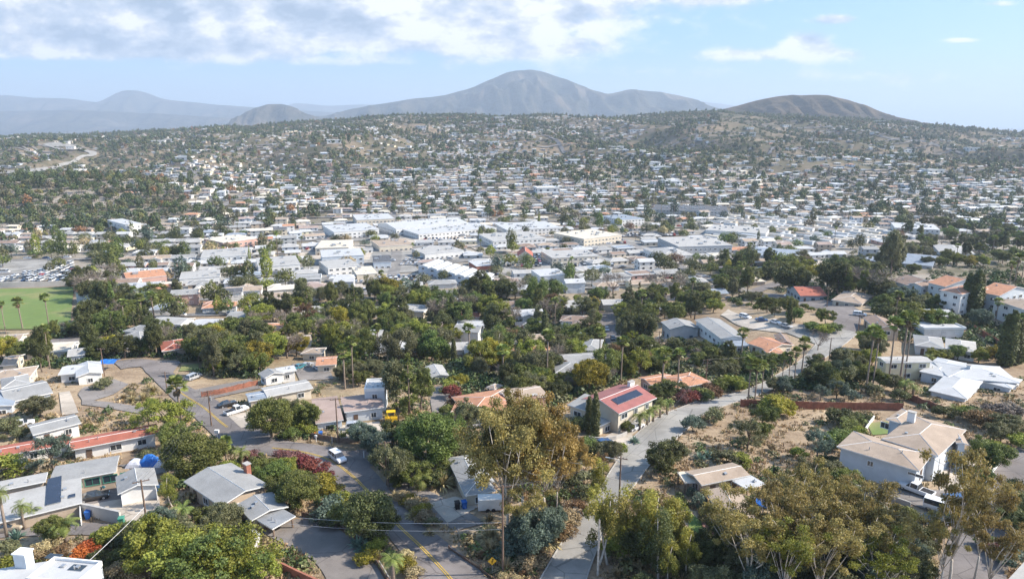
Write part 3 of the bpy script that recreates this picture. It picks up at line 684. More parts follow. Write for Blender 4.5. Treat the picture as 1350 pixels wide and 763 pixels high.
def low_lib(tag_, n, leaf, seeds):
    r = []
    for i in range(seeds): r.append(('broad', lowtree(200 + i, 8, 4.1, n, leaf)))
    for i in range(max(1, seeds // 2)): r.append(('tall', lowtree(220 + i, 13, 3.2, int(n * 1.3), leaf * 1.05, -.8, 5.6)))
    r.append(('cypress', lowtree(240, 11, 1.1, int(n * .8), leaf * .8, -1, 5.4, .9))); r.append(('bush', lowtree(241, 2.6, 2.0, int(n * .5), leaf * .8, -.3, 1.5, trunk=False))); r.append(('palm', lowpalm(242, 12)))
    LOW[tag_] = r
low_lib('mid', 900, .55, 4); low_lib('farA', 190, 1.05, 4); low_lib('farB', 70, 1.75, 4)
TINTS = [((.065, .090, .034), 5), ((.045, .066, .028), 4), ((.090, .112, .042), 3), ((.110, .108, .058), 3.5), ((.135, .135, .045), 1.3), ((.16, .14, .10), .8), ((.20, .11, .05), .35), ((.060, .082, .060), 1.5)]
tp = np.array([w for _, w in TINTS]); tp = tp / tp.sum(); tcol = np.array([c for c, _ in TINTS])
def scatter_mesh(name, lib, items, mats):
    """ONE mesh of many far plants: items = (x, y, z, scale, spin, library index, tint)"""
    arrs = [l[1].arrays() for l in lib]; V = []; F = []; MI = []; T = []; C = []; off = 0
    idx = items[:, 5].astype(int)
    for k in range(len(lib)):
        it = items[idx == k]
        if not len(it): continue
        v, f, m, t, c = arrs[k]; n = len(it); ca, sa = np.cos(it[:, 4])[:, None], np.sin(it[:, 4])[:, None]
        sx = it[:, 3][:, None]; X = (v[None, :, 0] * ca - v[None, :, 1] * sa) * sx + it[:, 0][:, None]; Yq = (v[None, :, 0] * sa + v[None, :, 1] * ca) * sx + it[:, 1][:, None]; Z = v[None, :, 2] * sx * it[:, 9][:, None] + it[:, 2][:, None]
        V.append(np.stack([X, Yq, Z], 2).reshape(-1, 3)); F.append((f[None] + (np.arange(n) * len(v))[:, None, None]).reshape(-1, 4) + off); off += n * len(v)
        MI.append(np.tile(m, n)); T.append(np.tile(t, n)); C.append(np.repeat(it[:, 6:9], len(f), 0))
    me = npmesh(name, np.concatenate(V), np.concatenate(F), mats, np.concatenate(MI), np.concatenate(T), np.concatenate(C)); o = bpy.data.objects.new(name, me); COL.objects.link(o); return o
# ------------------------------------------------------------------ houses
FOOT = []          # footprints already taken: (x, y, radius)
def slab(s, top, t=.2, m=0, me=1):
    """a roof plane of real thickness: 3 or 4 corners, sides and underside in the trim material"""
    top = [np.array(p, float) for p in top]; bot = [p - (0, 0, t) for p in top]; n = len(top)
    s.poly(top, m); s.poly(bot[::-1], me)
    for i in range(n): j = (i + 1) % n; s.poly([bot[i], bot[j], top[j], top[i]], me)
class Wing:
    def __init__(s, cx, cy, w, d, ang, h, kind='gable', axis='x', pitch=.25, over=.5, wall=True):
        pitch = min(pitch, 7. / max(1., (d if axis == 'x' else w)))
        s.cx, s.cy, s.w, s.d, s.a, s.h, s.kind, s.axis, s.pitch, s.over, s.wall = cx, cy, w, d, ang, h, kind, axis, pitch, over, wall
    def P(s, x, y, z):
        ca, sa = math.cos(s.a), math.sin(s.a); return np.array([s.cx + x * ca - y * sa, s.cy + x * sa + y * ca, z])
    def zroof(s, x, y):
        W, D = s.w / 2 + s.over, s.d / 2 + s.over
        if s.kind == 'gable': return s.h + s.pitch * ((D - abs(y)) if s.axis == 'x' else (W - abs(x)))
        if s.kind == 'hip': return s.h + s.pitch * min(D - abs(y), W - abs(x))
        if s.kind == 'shed': return s.h + s.pitch * (y + D)
        return s.h
    def build(s, walls, roof, zb):
        W, D, w, d, h, p, o = s.w / 2 + s.over, s.d / 2 + s.over, s.w / 2, s.d / 2, s.h, s.pitch, s.over; P = s.P
        def trap(pts): slab(roof, [P(*q) for q in pts])
        if s.kind == 'gable':
            if s.axis == 'x':
                H = h + p * D; trap([(-W, -D, h), (W, -D, h), (W, 0, H), (-W, 0, H)]); trap([(-W, 0, H), (W, 0, H), (W, D, h), (-W, D, h)])
            else:
                H = h + p * W; trap([(-W, D, h), (-W, -D, h), (0, -D, H), (0, D, H)]); trap([(0, D, H), (0, -D, H), (W, -D, h), (W, D, h)])
        elif s.kind == 'hip':
            if W >= D: H = h + p * D; r = W - D; e = [(-r, 0, H), (r, 0, H)]; trap([(-W, -D, h), (W, -D, h), e[1], e[0]]); trap([(W, D, h), (-W, D, h), e[0], e[1]]); trap([(W, -D, h), (W, D, h), e[1]]); trap([(-W, D, h), (-W, -D, h), e[0]])
            else: H = h + p * W; r = D - W; e = [(0, -r, H), (0, r, H)]; trap([(W, -D, h), (W, D, h), e[1], e[0]]); trap([(-W, D, h), (-W, -D, h), e[0], e[1]]); trap([(-W, -D, h), (W, -D, h), e[0]]); trap([(W, D, h), (-W, D, h), e[1]])
        elif s.kind == 'shed':
            H = h + p * 2 * D; trap([(-W, -D, h), (W, -D, h), (W, D, H), (-W, D, H)])
        elif s.kind == 'parapet':
            trap([(-W + .25, -D + .25, h), (W - .25, -D + .25, h), (W - .25, D - .25, h), (-W + .25, D - .25, h)])
            for (x0, y0, x1, y1) in ((-W, -D, W, -D + .25), (-W, D - .25, W, D), (-W, -D + .25, -W + .25, D - .25), (W - .25, -D + .25, W, D - .25)):
                c = P((x0 + x1) / 2, (y0 + y1) / 2, h + .0); roof.box(c, (x1 - x0, y1 - y0, .75), s.a, m=1)
        else: trap([(-W, -D, h), (W, -D, h), (W, D, h), (-W, D, h)])
        caps = []
        if s.kind == 'gable' and p > .08: caps = [[(-W, 0, H), (W, 0, H)]] if s.axis == 'x' else [[(0, -D, H), (0, D, H)]]
        if s.kind == 'hip':
            cs = [(-W, -D, h), (W, -D, h), (W, D, h), (-W, D, h)]; en = [e[0], e[1], e[1], e[0]] if W >= D else [e[0], e[0], e[1], e[1]]; caps = [[e[0], e[1]]] + [[cs[q], en[q]] for q in range(4)]
        for a_, b_ in caps:
            a_, b_ = P(*a_), P(*b_)
            if np.linalg.norm(b_ - a_) > .3: roof.tube([a_ + (0, 0, .01), b_ + (0, 0, .01)], .055, 4, m=1, cap=False)
        if not s.wall:
            for x in (-w, w):
                for y in (-d, d): c = P(x * .96, y * .94, (zb + h) / 2); walls.box(c, (.22, .22, h - zb), s.a)
            return
        zt = (h + p * o - .12) if s.kind in ('gable', 'hip') else h - .06
        c = P(0, 0, (zb + zt) / 2); walls.box(c, (s.w, s.d, zt - zb), s.a)
        if s.kind == 'gable':
            if s.axis == 'x':
                H = h + p * D - .14
                for x in (-w, w): walls.poly([P(x, -d, zt), P(x, d, zt), P(x, 0, H)])
            else:
                H = h + p * W - .14
                for y in (-d, d): walls.poly([P(-w, y, zt), P(w, y, zt), P(0, y, H)])
        if s.kind == 'shed':
            H = h + p * (2 * D - o) - .14
            walls.poly([P(-w, d, zt), P(w, d, zt), P(w, d, H), P(-w, d, H)])
            for x in (-w, w): walls.poly([P(x, -d, zt), P(x, d, zt), P(x, d, H)])
WCACHE = {}
def opening(kind, w, h, trim):
    k = (kind, round(w, 1), round(h, 1), trim)
    if k not in WCACHE:
        w, h = k[1], k[2]; f = Soup(); g = Soup()
        if kind == 'window':
            for (cx, cz, a, b) in ((0, h / 2, w + .16, .1), (0, -h / 2, w + .16, .12), (-w / 2, 0, .1, h), (w / 2, 0, .1, h), (0, 0, .06, h)): f.box((cx, -.06, cz), (a, .12, b))
            g.box((0, -.03, 0), (w - .05, .05, h - .05))
        elif kind == 'door':
            f.box((0, -.04, 0), (w, .08, h)); g.box((w * .36, -.1, -.05), (.08, .08, .08))
        else:
            f.box((0, -.03, 0), (w, .06, h))
            for q in range(4): g.box((0, -.08, -h / 2 + (q + .5) * h / 4), (w - .12, .05, h / 4 - .1))
        WCACHE[k] = (f.mesh(kind, [M[trim]]), g.mesh(kind, [M['glass' if kind == 'window' else 'metal' if kind == 'door' else trim]]))
    return WCACHE[k]
def put_opening(root, wing, side, t, kind='window', w=1.4, h=1.2, zc=None, trim='trim', toroot=None, sub=True):
    """an opening on side f (-y), b, l or r of a wing, t metres from the wall's middle"""
    zc = (wing.z0 + (1.55 if kind == 'window' else h / 2 + .02)) if zc is None else zc
    if side == 'f': p = wing.P(t, -wing.d / 2, zc); a = wing.a
    elif side == 'b': p = wing.P(-t, wing.d / 2, zc); a = wing.a + math.pi
    elif side == 'l': p = wing.P(-wing.w / 2, -t, zc); a = wing.a - math.pi / 2
    else: p = wing.P(wing.w / 2, t, zc); a = wing.a + math.pi / 2
    f, g = opening(kind, w, h, trim)
    names = {'window': ('window', 'pane'), 'door': ('door', 'handle'), 'garage': ('garage_door', 'door_panel')}[kind]
    o = bpy.data.objects.new(names[0], f); COL.objects.link(o); o.parent = root; o.location = p; o.rotation_euler = (0, 0, a)
    if sub: q = bpy.data.objects.new(names[1], g); COL.objects.link(q); q.parent = o
    return o
def rect3(K0, K1, K2, h, base=None):
    """a rectangle from three corners of its eave seen in the photo: the first side is K0-K1, K2 tells how deep"""
    if base is None:
        c0 = at(*K0, h); c2 = at(*K2, h); c = (c0 + c2) / 2; base = gz(c[0], c[1])
    a, b, c = (at(*K, zp=base + h)[:2] for K in (K0, K1, K2))
    u = b - a; w = np.linalg.norm(u); u /= w; v = np.array([-u[1], u[0]]); d = float(np.dot(c - b, v))
    ctr = (a + b) / 2 + v * d / 2; ang = math.atan2(u[1], u[0])
    if d < 0: ang += math.pi; d = -d        # keep +y of the wing pointing away from side K0-K1
    return ctr, w, d, ang, base
def house(name, label, cat, wings, wall='white', roof='roof_grey', trim='trim', openings='auto', group=None, roofs=None, base=None, extras=True, chimney=None, vents=2, chim_mat='brick', found=1.6):
    """wings: (K0, K1, K2, eave height, roof kind, axis, pitch[, options])"""
    Ws = []; ctr0 = None
    for i, wdef in enumerate(wings):
        K0, K1, K2, h, kind, axis, pitch = wdef[:7]; opt = wdef[7] if len(wdef) > 7 else {}
        ctr, w, d, ang, base = rect3(K0, K1, K2, h, base); ov = opt.get('over', .5 if kind != 'parapet' else .05)
        if ctr0 is None: ctr0, ang0 = ctr, ang
        W = Wing(ctr[0], ctr[1], max(w - 2 * ov, 1.), max(d - 2 * ov, 1.), ang, h + .013 * i, kind, axis, pitch, ov, opt.get('wall', True)); W.opt = opt; Ws.append(W)
    root = empty(name, (ctr0[0], ctr0[1], base), ang0); tag(root, label, cat, group)
    ca, sa = math.cos(-ang0), math.sin(-ang0)
    walls = Soup(); carport = Soup(); rf = {}
    for i, W in enumerate(Ws):
        dx, dy = W.cx - ctr0[0], W.cy - ctr0[1]; W.wx, W.wy = W.cx, W.cy; FOOT.append((W.cx, W.cy, W.w, W.d, W.a)); W.cx, W.cy = dx * ca - dy * sa, dx * sa + dy * ca; W.a -= ang0; W.z0 = 0.0
        cs = [gz(W.wx + sx * W.w / 2 * .9, W.wy + sy * W.d / 2 * .9) - base for sx in (-1, 1) for sy in (-1, 1)]
        W.zb = min(cs) - .4
        rm = W.opt.get('roof', roof); s = rf.setdefault(rm, Soup())
        W.build(carport if not W.wall else walls, s, W.zb)
    if walls.n: walls.obj('wall', M[wall], root)
    if carport.n: carport.obj('post', M['shadewood'], root)
    first = None
    for rm, s in rf.items(): o = s.obj('roof', [M[rm], M[trim]], root); first = first or o
    W0 = Ws[0]; r = random.Random(len(label))
    if openings == 'auto':
        for W in Ws:
            if not W.wall: continue
            for side in 'flrb':
                L = W.w if side in 'fb' else W.d
                # only where the wall is free of the other wings
                n = int(L // 3.6); 
                for k in range(n):
                    t = (k - (n - 1) / 2) * L / max(n, 1)
                    p = {'f': (t, -W.d / 2 - .3), 'b': (-t, W.d / 2 + .3), 'l': (-W.w / 2 - .3, -t), 'r': (W.w / 2 + .3, t)}[side]; q = W.P(p[0], p[1], 0)
                    if any(O is not W and in_wing(O, q) for O in Ws): continue
                    storeys = max(1, int(W.h // 2.75))
                    for st in range(storeys):
                        if st == 0 and k == 0 and side == 'f' and n > 1: put_opening(root, W, side, t, 'door', 1.0, 2.1, trim='browntrim')
                        else: put_opening(root, W, side, t, 'window', r.choice([1.2, 1.6, 2.0]), 1.2, zc=1.5 + st * 2.8, trim=trim if trim != 'browntrim' else 'trim')
    elif openings:
        for (wi, side, t, kind, w, h) in openings: put_opening(root, Ws[wi], side, t, kind, w, h, trim={'garage': 'garage', 'door': 'browntrim'}.get(kind, 'trim'), zc=None)
    if chimney:
        for (wi, x, y, hh) in ([chimney] if isinstance(chimney[0], int) else chimney):
            W = Ws[wi]; z = W.zroof(x, y); s = Soup(); s.box(W.P(x, y, z + hh / 2 - .5), (.9, .7, hh + 1.0), W.a); s.box(W.P(x, y, z + hh + .03), (1.1, .9, .14), W.a, m=1); s.obj('chimney', [M[chim_mat], M['concrete']], first)
    for k in range(vents if extras else 0):
        W = Ws[r.randrange(len(Ws))]; x = r.uniform(-.35, .35) * W.w; y = -r.uniform(.1, .35) * W.d; z = W.zroof(x, y); s = Soup(); c = W.P(x, y, z + .0)
        if k % 2: s.tube([c - (0, 0, .1), c + (0, 0, .55)], .09, 6)
        else: s.box(c + (0, 0, .12), (.5, .5, .3), W.a)
        s.obj('roof_vent', M['metal'], first)
    root['_w'] = len(Ws); return root, Ws, first
def in_wing(W, q):
    ca, sa = math.cos(-W.a), math.sin(-W.a); dx, dy = q[0] - W.cx, q[1] - W.cy; return abs(dx * ca - dy * sa) < W.w / 2 + .2 and abs(dx * sa + dy * ca) < W.d / 2 + .2
def roof_panel(roofobj, W, x0, x1, y0, y1, name='solar_panel', mat='panel_solar', lift=.12):
    P = []
    for (x, y) in ((x0, y0), (x1, y0), (x1, y1), (x0, y1)): P.append(W.P(x, y, W.zroof(x, y) + lift))
    s = Soup(); slab(s, P, .08, 0, 1); s.obj(name, [M[mat], M['metal']], roofobj)

# generic homes for the valley: templates with parts, copied with their own roof and wall colours
def template(seed, kind):
    r = random.Random(seed); wings = []
    if kind == 'L': a = (r.uniform(12, 16), r.uniform(7.5, 9)); b = (r.uniform(6, 7.5), r.uniform(5, 7)); wings = [(0, 0, *a), (a[0] / 2 - b[0] / 2, -a[1] / 2 - b[1] / 2 + .5, *b)]
    elif kind == 'I': wings = [(0, 0, r.uniform(11, 17), r.uniform(7, 9.5))]
    elif kind == 'T': a = (r.uniform(13, 17), r.uniform(7, 8.5)); wings = [(0, 0, *a), (r.uniform(-3, 3), -a[1] / 2 - 2, 6.5, 5.0)]
    elif kind == 'two': wings = [(0, 0, r.uniform(10, 12), r.uniform(8, 9))]
    elif kind == 'flat': wings = [(0, 0, r.uniform(12, 18), r.uniform(8, 12))]
    rt = {'L': 'hip', 'I': r.choice(['gable', 'hip']), 'T': 'gable', 'two': 'gable', 'flat': 'parapet'}[kind]; h = 5.6 if kind == 'two' else 3.2 if kind == 'flat' else 2.8
    wl = Soup(); rf = Soup(); Ws = []
    for i, (x, y, w, d) in enumerate(wings):
        W = Wing(x, y, w, d, 0, h + .01 * i, rt, 'x' if i == 0 else 'y', r.uniform(.2, .36), .45); W.z0 = 0.; W.build(wl, rf, -1.5); Ws.append(W)
    wins = []
    for W in Ws:
        for side in 'flrb':
            L = W.w if side in 'fb' else W.d; n = int(L // 4.2)
            for k in range(n):
                t = (k - (n - 1) / 2) * L / n; p = {'f': (t, -W.d / 2 - .3), 'b': (-t, W.d / 2 + .3), 'l': (-W.w / 2 - .3, -t), 'r': (W.w / 2 + .3, t)}[side]
                if any(O is not W and in_wing(O, W.P(p[0], p[1], 0)) for O in Ws): continue
                for st in range(2 if kind == 'two' else 1): wins.append((W, side, t, st))
    rv_ = Soup()
    for k in range(1): x = r.uniform(-.35, .35) * Ws[0].w; y = -r.uniform(.1, .4) * Ws[0].d; rv_.box((x, y, Ws[0].zroof(x, y) + .2), (.5, .5, .7))
    # windows merged into the wall mesh for copies too small to show them apart
    w2 = Soup(); 
    for v, f, m_ in zip(wl.v, wl.f, wl.m): pass
    v, f, m_, _, _ = wl.arrays(); w2.add(v, f, 0)
    for (W, side, t, st) in wins:
        zc = 1.5 + 2.7 * st; 
        if side == 'f': p = W.P(t, -W.d / 2, zc); a = 0
        elif side == 'b': p = W.P(-t, W.d / 2, zc); a = math.pi
        elif side == 'l': p = W.P(-W.w / 2, -t, zc); a = -math.pi / 2
        else: p = W.P(W.w / 2, t, zc); a = math.pi / 2
        w2.box(p, (1.5, .12, 1.15), a, m=1)
    return dict(kind=kind, Ws=Ws, wins=wins, wall=wl.mesh('wall', [M['white']]), wall2=w2.mesh('wall', [M['white'], M['glass']]), roof=rf.mesh('roof', [M['roof_grey'], M['trim']]), soup=(w2, rf), rv=rv_.mesh('roof_vent', [M['metal']]), size=(max(W.w for W in Ws), max(W.d for W in Ws)))
TPL = [template(300 + i, k) for i, k in enumerate(['L', 'I', 'T', 'I', 'L', 'two', 'flat', 'I', 'T'])]
TPN = {'L': 'hipped L-shaped', 'I': 'plain', 'T': 'gabled T-shaped', 'two': 'two-storey', 'flat': 'flat-roofed'}
ROOFW = dict(roof_white='white', roof_light='pale grey', roof_grey='mid grey', roof_tan='tan', roof_brown='brown', roof_tile='terracotta', roof_cream='cream', roof_blue='blue-grey', roof_dark='charcoal', roof_mauve='pinkish', roof_rust='rust red')
WALLW = dict(white='white', cream='cream', tanwall='tan', greywall='grey', bluewhite='pale blue', pinkwall='pink', yellowwall='pale yellow')
RP = [('roof_white', .22), ('roof_light', .24), ('roof_grey', .16), ('roof_tan', .12), ('roof_brown', .06), ('roof_tile', .05), ('roof_cream', .08), ('roof_blue', .04), ('roof_dark', .02), ('roof_mauve', .05)]
WP = [('white', .42), ('cream', .24), ('tanwall', .10), ('greywall', .10), ('bluewhite', .08), ('pinkwall', .03), ('yellowwall', .05)]
def pick(r, tab):
    q = r.random() * sum(w for _, w in tab)
    for k, w in tab:
        q -= w
        if q <= 0: return k
    return tab[-1][0]
def generic_house(x, y, ang, r, detail, tpl=None, roof=None, wall=None):
    t = TPL[r.randrange(len(TPL)) if tpl is None else tpl]; roof = roof or pick(r, RP); wall = wall or pick(r, WP)
    root = empty('house', (x, y, gz(x, y) + .1), ang); sc = r.uniform(.92, 1.08); root.scale = (sc, sc, 1)
    w = bpy.data.objects.new('wall', t['wall'] if detail else t['wall2']); w.parent = root; COL.objects.link(w); w.material_slots[0].link = 'OBJECT'; w.material_slots[0].material = M[wall]
    f = bpy.data.objects.new('roof', t['roof']); f.parent = root; COL.objects.link(f); f.material_slots[0].link = 'OBJECT'; f.material_slots[0].material = M[roof]
    if detail:
        for (W, side, tt, st) in t['wins']: put_opening(root, W, side, tt, 'window', 1.5, 1.15, zc=1.5 + 2.7 * st, sub=False)
        q = bpy.data.objects.new('roof_vent', t['rv']); q.parent = f; COL.objects.link(q)
    tag(root, None, 'house', 'homes of the valley'); LABELLED.append((root, f"{TPN[t['kind']]} {WALLW[wall]} house with {ROOFW[roof]} roof", (x, y, gz(x, y) + 3)))
    FOOT.append((x, y, t['size'][0], t['size'][1] + 3, ang)); return root

# ------------------------------------------------------------------ roads, walls, fences, poles, cables, vehicles
def smooth_line(P, step=2.0):
    P = np.asarray(P, float); out = []
    for i in range(len(P) - 1):
        p0 = P[max(i - 1, 0)]; p1 = P[i]; p2 = P[i + 1]; p3 = P[min(i + 2, len(P) - 1)]; n = max(2, int(np.linalg.norm(p2 - p1) / step))
        for k in range(n):
            t = k / n; out.append(.5 * ((2 * p1) + (-p0 + p2) * t + (2 * p0 - 5 * p1 + 4 * p2 - p3) * t * t + (-p0 + 3 * p1 - 3 * p2 + p3) * t ** 3))
    out.append(P[-1]); return np.array(out)
ROADS = []         # (line, half width) to keep trees and homes off
def lift(x, y): return .07 + .00065 * np.hypot(x, y)
def strip(name, Lp, Rp, mat, nc=5, off=0.0, skirt=True, reg_=True, kerb=False):
    """a paved strip between two world edge lines, draped on the land"""
    n = max(len(Lp), len(Rp)); f = lambda P: np.stack([np.interp(np.linspace(0, 1, n), np.linspace(0, 1, len(P)), P[:, k]) for k in (0, 1)], 1); L, Rr = f(Lp), f(Rp)
    T = np.linspace(0, 1, nc)[None, :, None]; G = L[:, None] * (1 - T) + Rr[:, None] * T; Z = ground(G[..., 0], G[..., 1]) + lift(G[..., 0], G[..., 1]) + off
    s = Soup(); s.add(np.concatenate([G, Z[..., None]], 2).reshape(-1, 3), grid_faces(n, nc))
    if reg_: ROADS.append(((L + Rr) / 2, float(np.mean(np.linalg.norm(L - Rr, axis=1))) / 2))
    o = s.obj(name, M[mat], smooth=True); tag(o, kind='structure')
    if kerb:
        for k, E in enumerate((L, Rr)):
            q = Soup(); inn = Rr if k == 0 else L; d = (E - inn); d /= np.linalg.norm(d, axis=1, keepdims=True); a = E + d * .02; b = E + d * .2
            z = ground(E[:, 0], E[:, 1]) + lift(E[:, 0], E[:, 1]) + off; V = np.concatenate([np.c_[a, z - .3], np.c_[a, z + .13], np.c_[b, z + .13], np.c_[b, z - .4]]); idx = np.arange(n - 1)
            for j in range(3): q.add(V, np.stack([idx + j * n, idx + 1 + j * n, idx + 1 + (j + 1) * n, idx + (j + 1) * n], 1))
            tag(q.obj('kerb', M['concrete']), kind='structure')
    return o
def road_px(name, left, right, mat, **kw):
    return strip(name, smooth_line([at(*p)[:2] for p in left]), smooth_line([at(*p)[:2] for p in right]), mat, **kw)
def line_strip(name, pts, width, mat, **kw):
    C = smooth_line(pts); d = np.gradient(C, axis=0); d /= np.linalg.norm(d, axis=1, keepdims=True); nrm = np.stack([-d[:, 1], d[:, 0]], 1); return strip(name, C + nrm * width / 2, C - nrm * width / 2, mat, **kw)
def area_px(name, quad, mat, off=.02, n=14, reg_=True):
    """a paved or planted patch: four photo corners in order"""
    q = [at(*p)[:2] for p in quad]; L = np.linspace(q[0], q[3], n); Rr = np.linspace(q[1], q[2], n); return strip(name, L, Rr, mat, nc=n, off=off, reg_=reg_)
def wall_px(name, label, cat, pts, h, th, mat, world=False, group=None, cap=None, step=1.5, boards=False):
    P = smooth_line([p if world else at(*p)[:2] for p in pts], step); d = np.gradient(P, axis=0); d /= np.linalg.norm(d, axis=1, keepdims=True); nr = np.stack([-d[:, 1], d[:, 0]], 1) * th / 2
    z = ground(P[:, 0], P[:, 1]); root = empty(name, (P[0][0], P[0][1], z[0])) ; o = np.array([P[0][0], P[0][1], z[0]]); s = Soup(); n = len(P)
    if boards: z = np.repeat(z[::2], 2)[:n] if n > 2 else z
    V = np.concatenate([np.c_[P + nr, z - .5], np.c_[P + nr, z + h], np.c_[P - nr, z + h], np.c_[P - nr, z - .5]]) - o; i = np.arange(n - 1)
    for j in range(3): s.add(V, np.stack([i + j * n, i + 1 + j * n, i + 1 + (j + 1) * n, i + (j + 1) * n], 1))
    s.poly([V[0], V[n], V[2 * n], V[3 * n]]); s.poly([V[n - 1], V[2 * n - 1], V[3 * n - 1], V[4 * n - 1]])
    s.obj('panel' if boards else 'wall', M[mat], root)
    if boards:
        for k in range(0, n, 2): q = Soup(); q.box((P[k][0] - o[0], P[k][1] - o[1], z[k] - o[2] + h / 2), (.16, .16, h + .35), math.atan2(d[k][1], d[k][0])); q.obj('post', M[mat], root)
    if cap:
        q = Soup(); V2 = np.concatenate([np.c_[P + nr * 1.5, z + h + .002], np.c_[P + nr * 1.5, z + h + .12], np.c_[P - nr * 1.5, z + h + .12], np.c_[P - nr * 1.5, z + h + .002]]) - o
        for j in range(3): q.add(V2, np.stack([i + j * n, i + 1 + j * n, i + 1 + (j + 1) * n, i + (j + 1) * n], 1))
        q.obj('cap', M[cap], root)
    tag(root, label, cat, group); return root
POLES = {}
def pole(key, px, py, h, label, arms=1, mat='pole', az=0.0, lamp=False, transformer=False):
    p = at(px, py); root = empty('utility_pole', p, az); s = Soup(); s.tube([(0, 0, -1), (0, 0, h)], [.17, .11], 8); s.obj('pole', M[mat], root); tops = [p + (0, 0, h - .1)]
    for k in range(arms):
        z = h - .35 - .9 * k; q = Soup(); q.box((0, .14, z), (2.3, .1, .13)); c = q.obj('crossarm', M[mat], root)
        for x in (-1.0, -.45, .45, 1.0): i = Soup(); i.tube([(x, .14, z + .05), (x, .14, z + .27)], [.06, .04], 6); i.obj('insulator', M['insul'], c)
    if transformer: q = Soup(); q.tube([(.38, 0, h - 2.4), (.38, 0, h - 1.5)], .24, 10); q.obj('transformer', M['metal'], root)
    if lamp:
        q = Soup(); q.tube([(0, 0, h - 1.2), (1.0, 0, h - .7), (2.0, 0, h - .65)], .05, 6); c = q.obj('lamp_arm', M['metal'], root); q = Soup(); q.box((2.2, 0, h - .68), (.7, .28, .16)); q.obj('lamp_head', M['metal'], c)
    tag(root, label, 'utility pole', 'utility poles'); POLES[key] = (p, h, az); return root
def cable(a, b, label, sag=.03, r=.02, mat='cable', group='overhead cables', n=18):
    a = np.array(a, float); b = np.array(b, float); L = np.linalg.norm(b - a); pts = [a + (b - a) * t - (0, 0, sag * L * 4 * t * (1 - t)) for t in np.linspace(0, 1, n)]
    s = Soup(); s.tube(pts, r, 4); o = s.obj('overhead_cable', M[mat]); tag(o, label, 'cable', group); return o
def span(k1, k2, label, offs=(0,), **kw):
    (p1, h1, a1), (p2, h2, a2) = POLES[k1], POLES[k2]
    for i, x in enumerate(offs): cable(p1 + (x * math.cos(a1), x * math.sin(a1), h1 - .1 - (0 if len(offs) > 1 else .9)), p2 + (x * math.cos(a2), x * math.sin(a2), h2 - .1 - (0 if len(offs) > 1 else .9)), (label if len(offs) == 1 else label.replace('black cable', ['right-hand black cable', 'left-hand black cable', 'far black cable'][i] if len(offs) == 2 else ['near black cable', 'middle black cable', 'far black cable'][i])), **kw)
CARS = {}
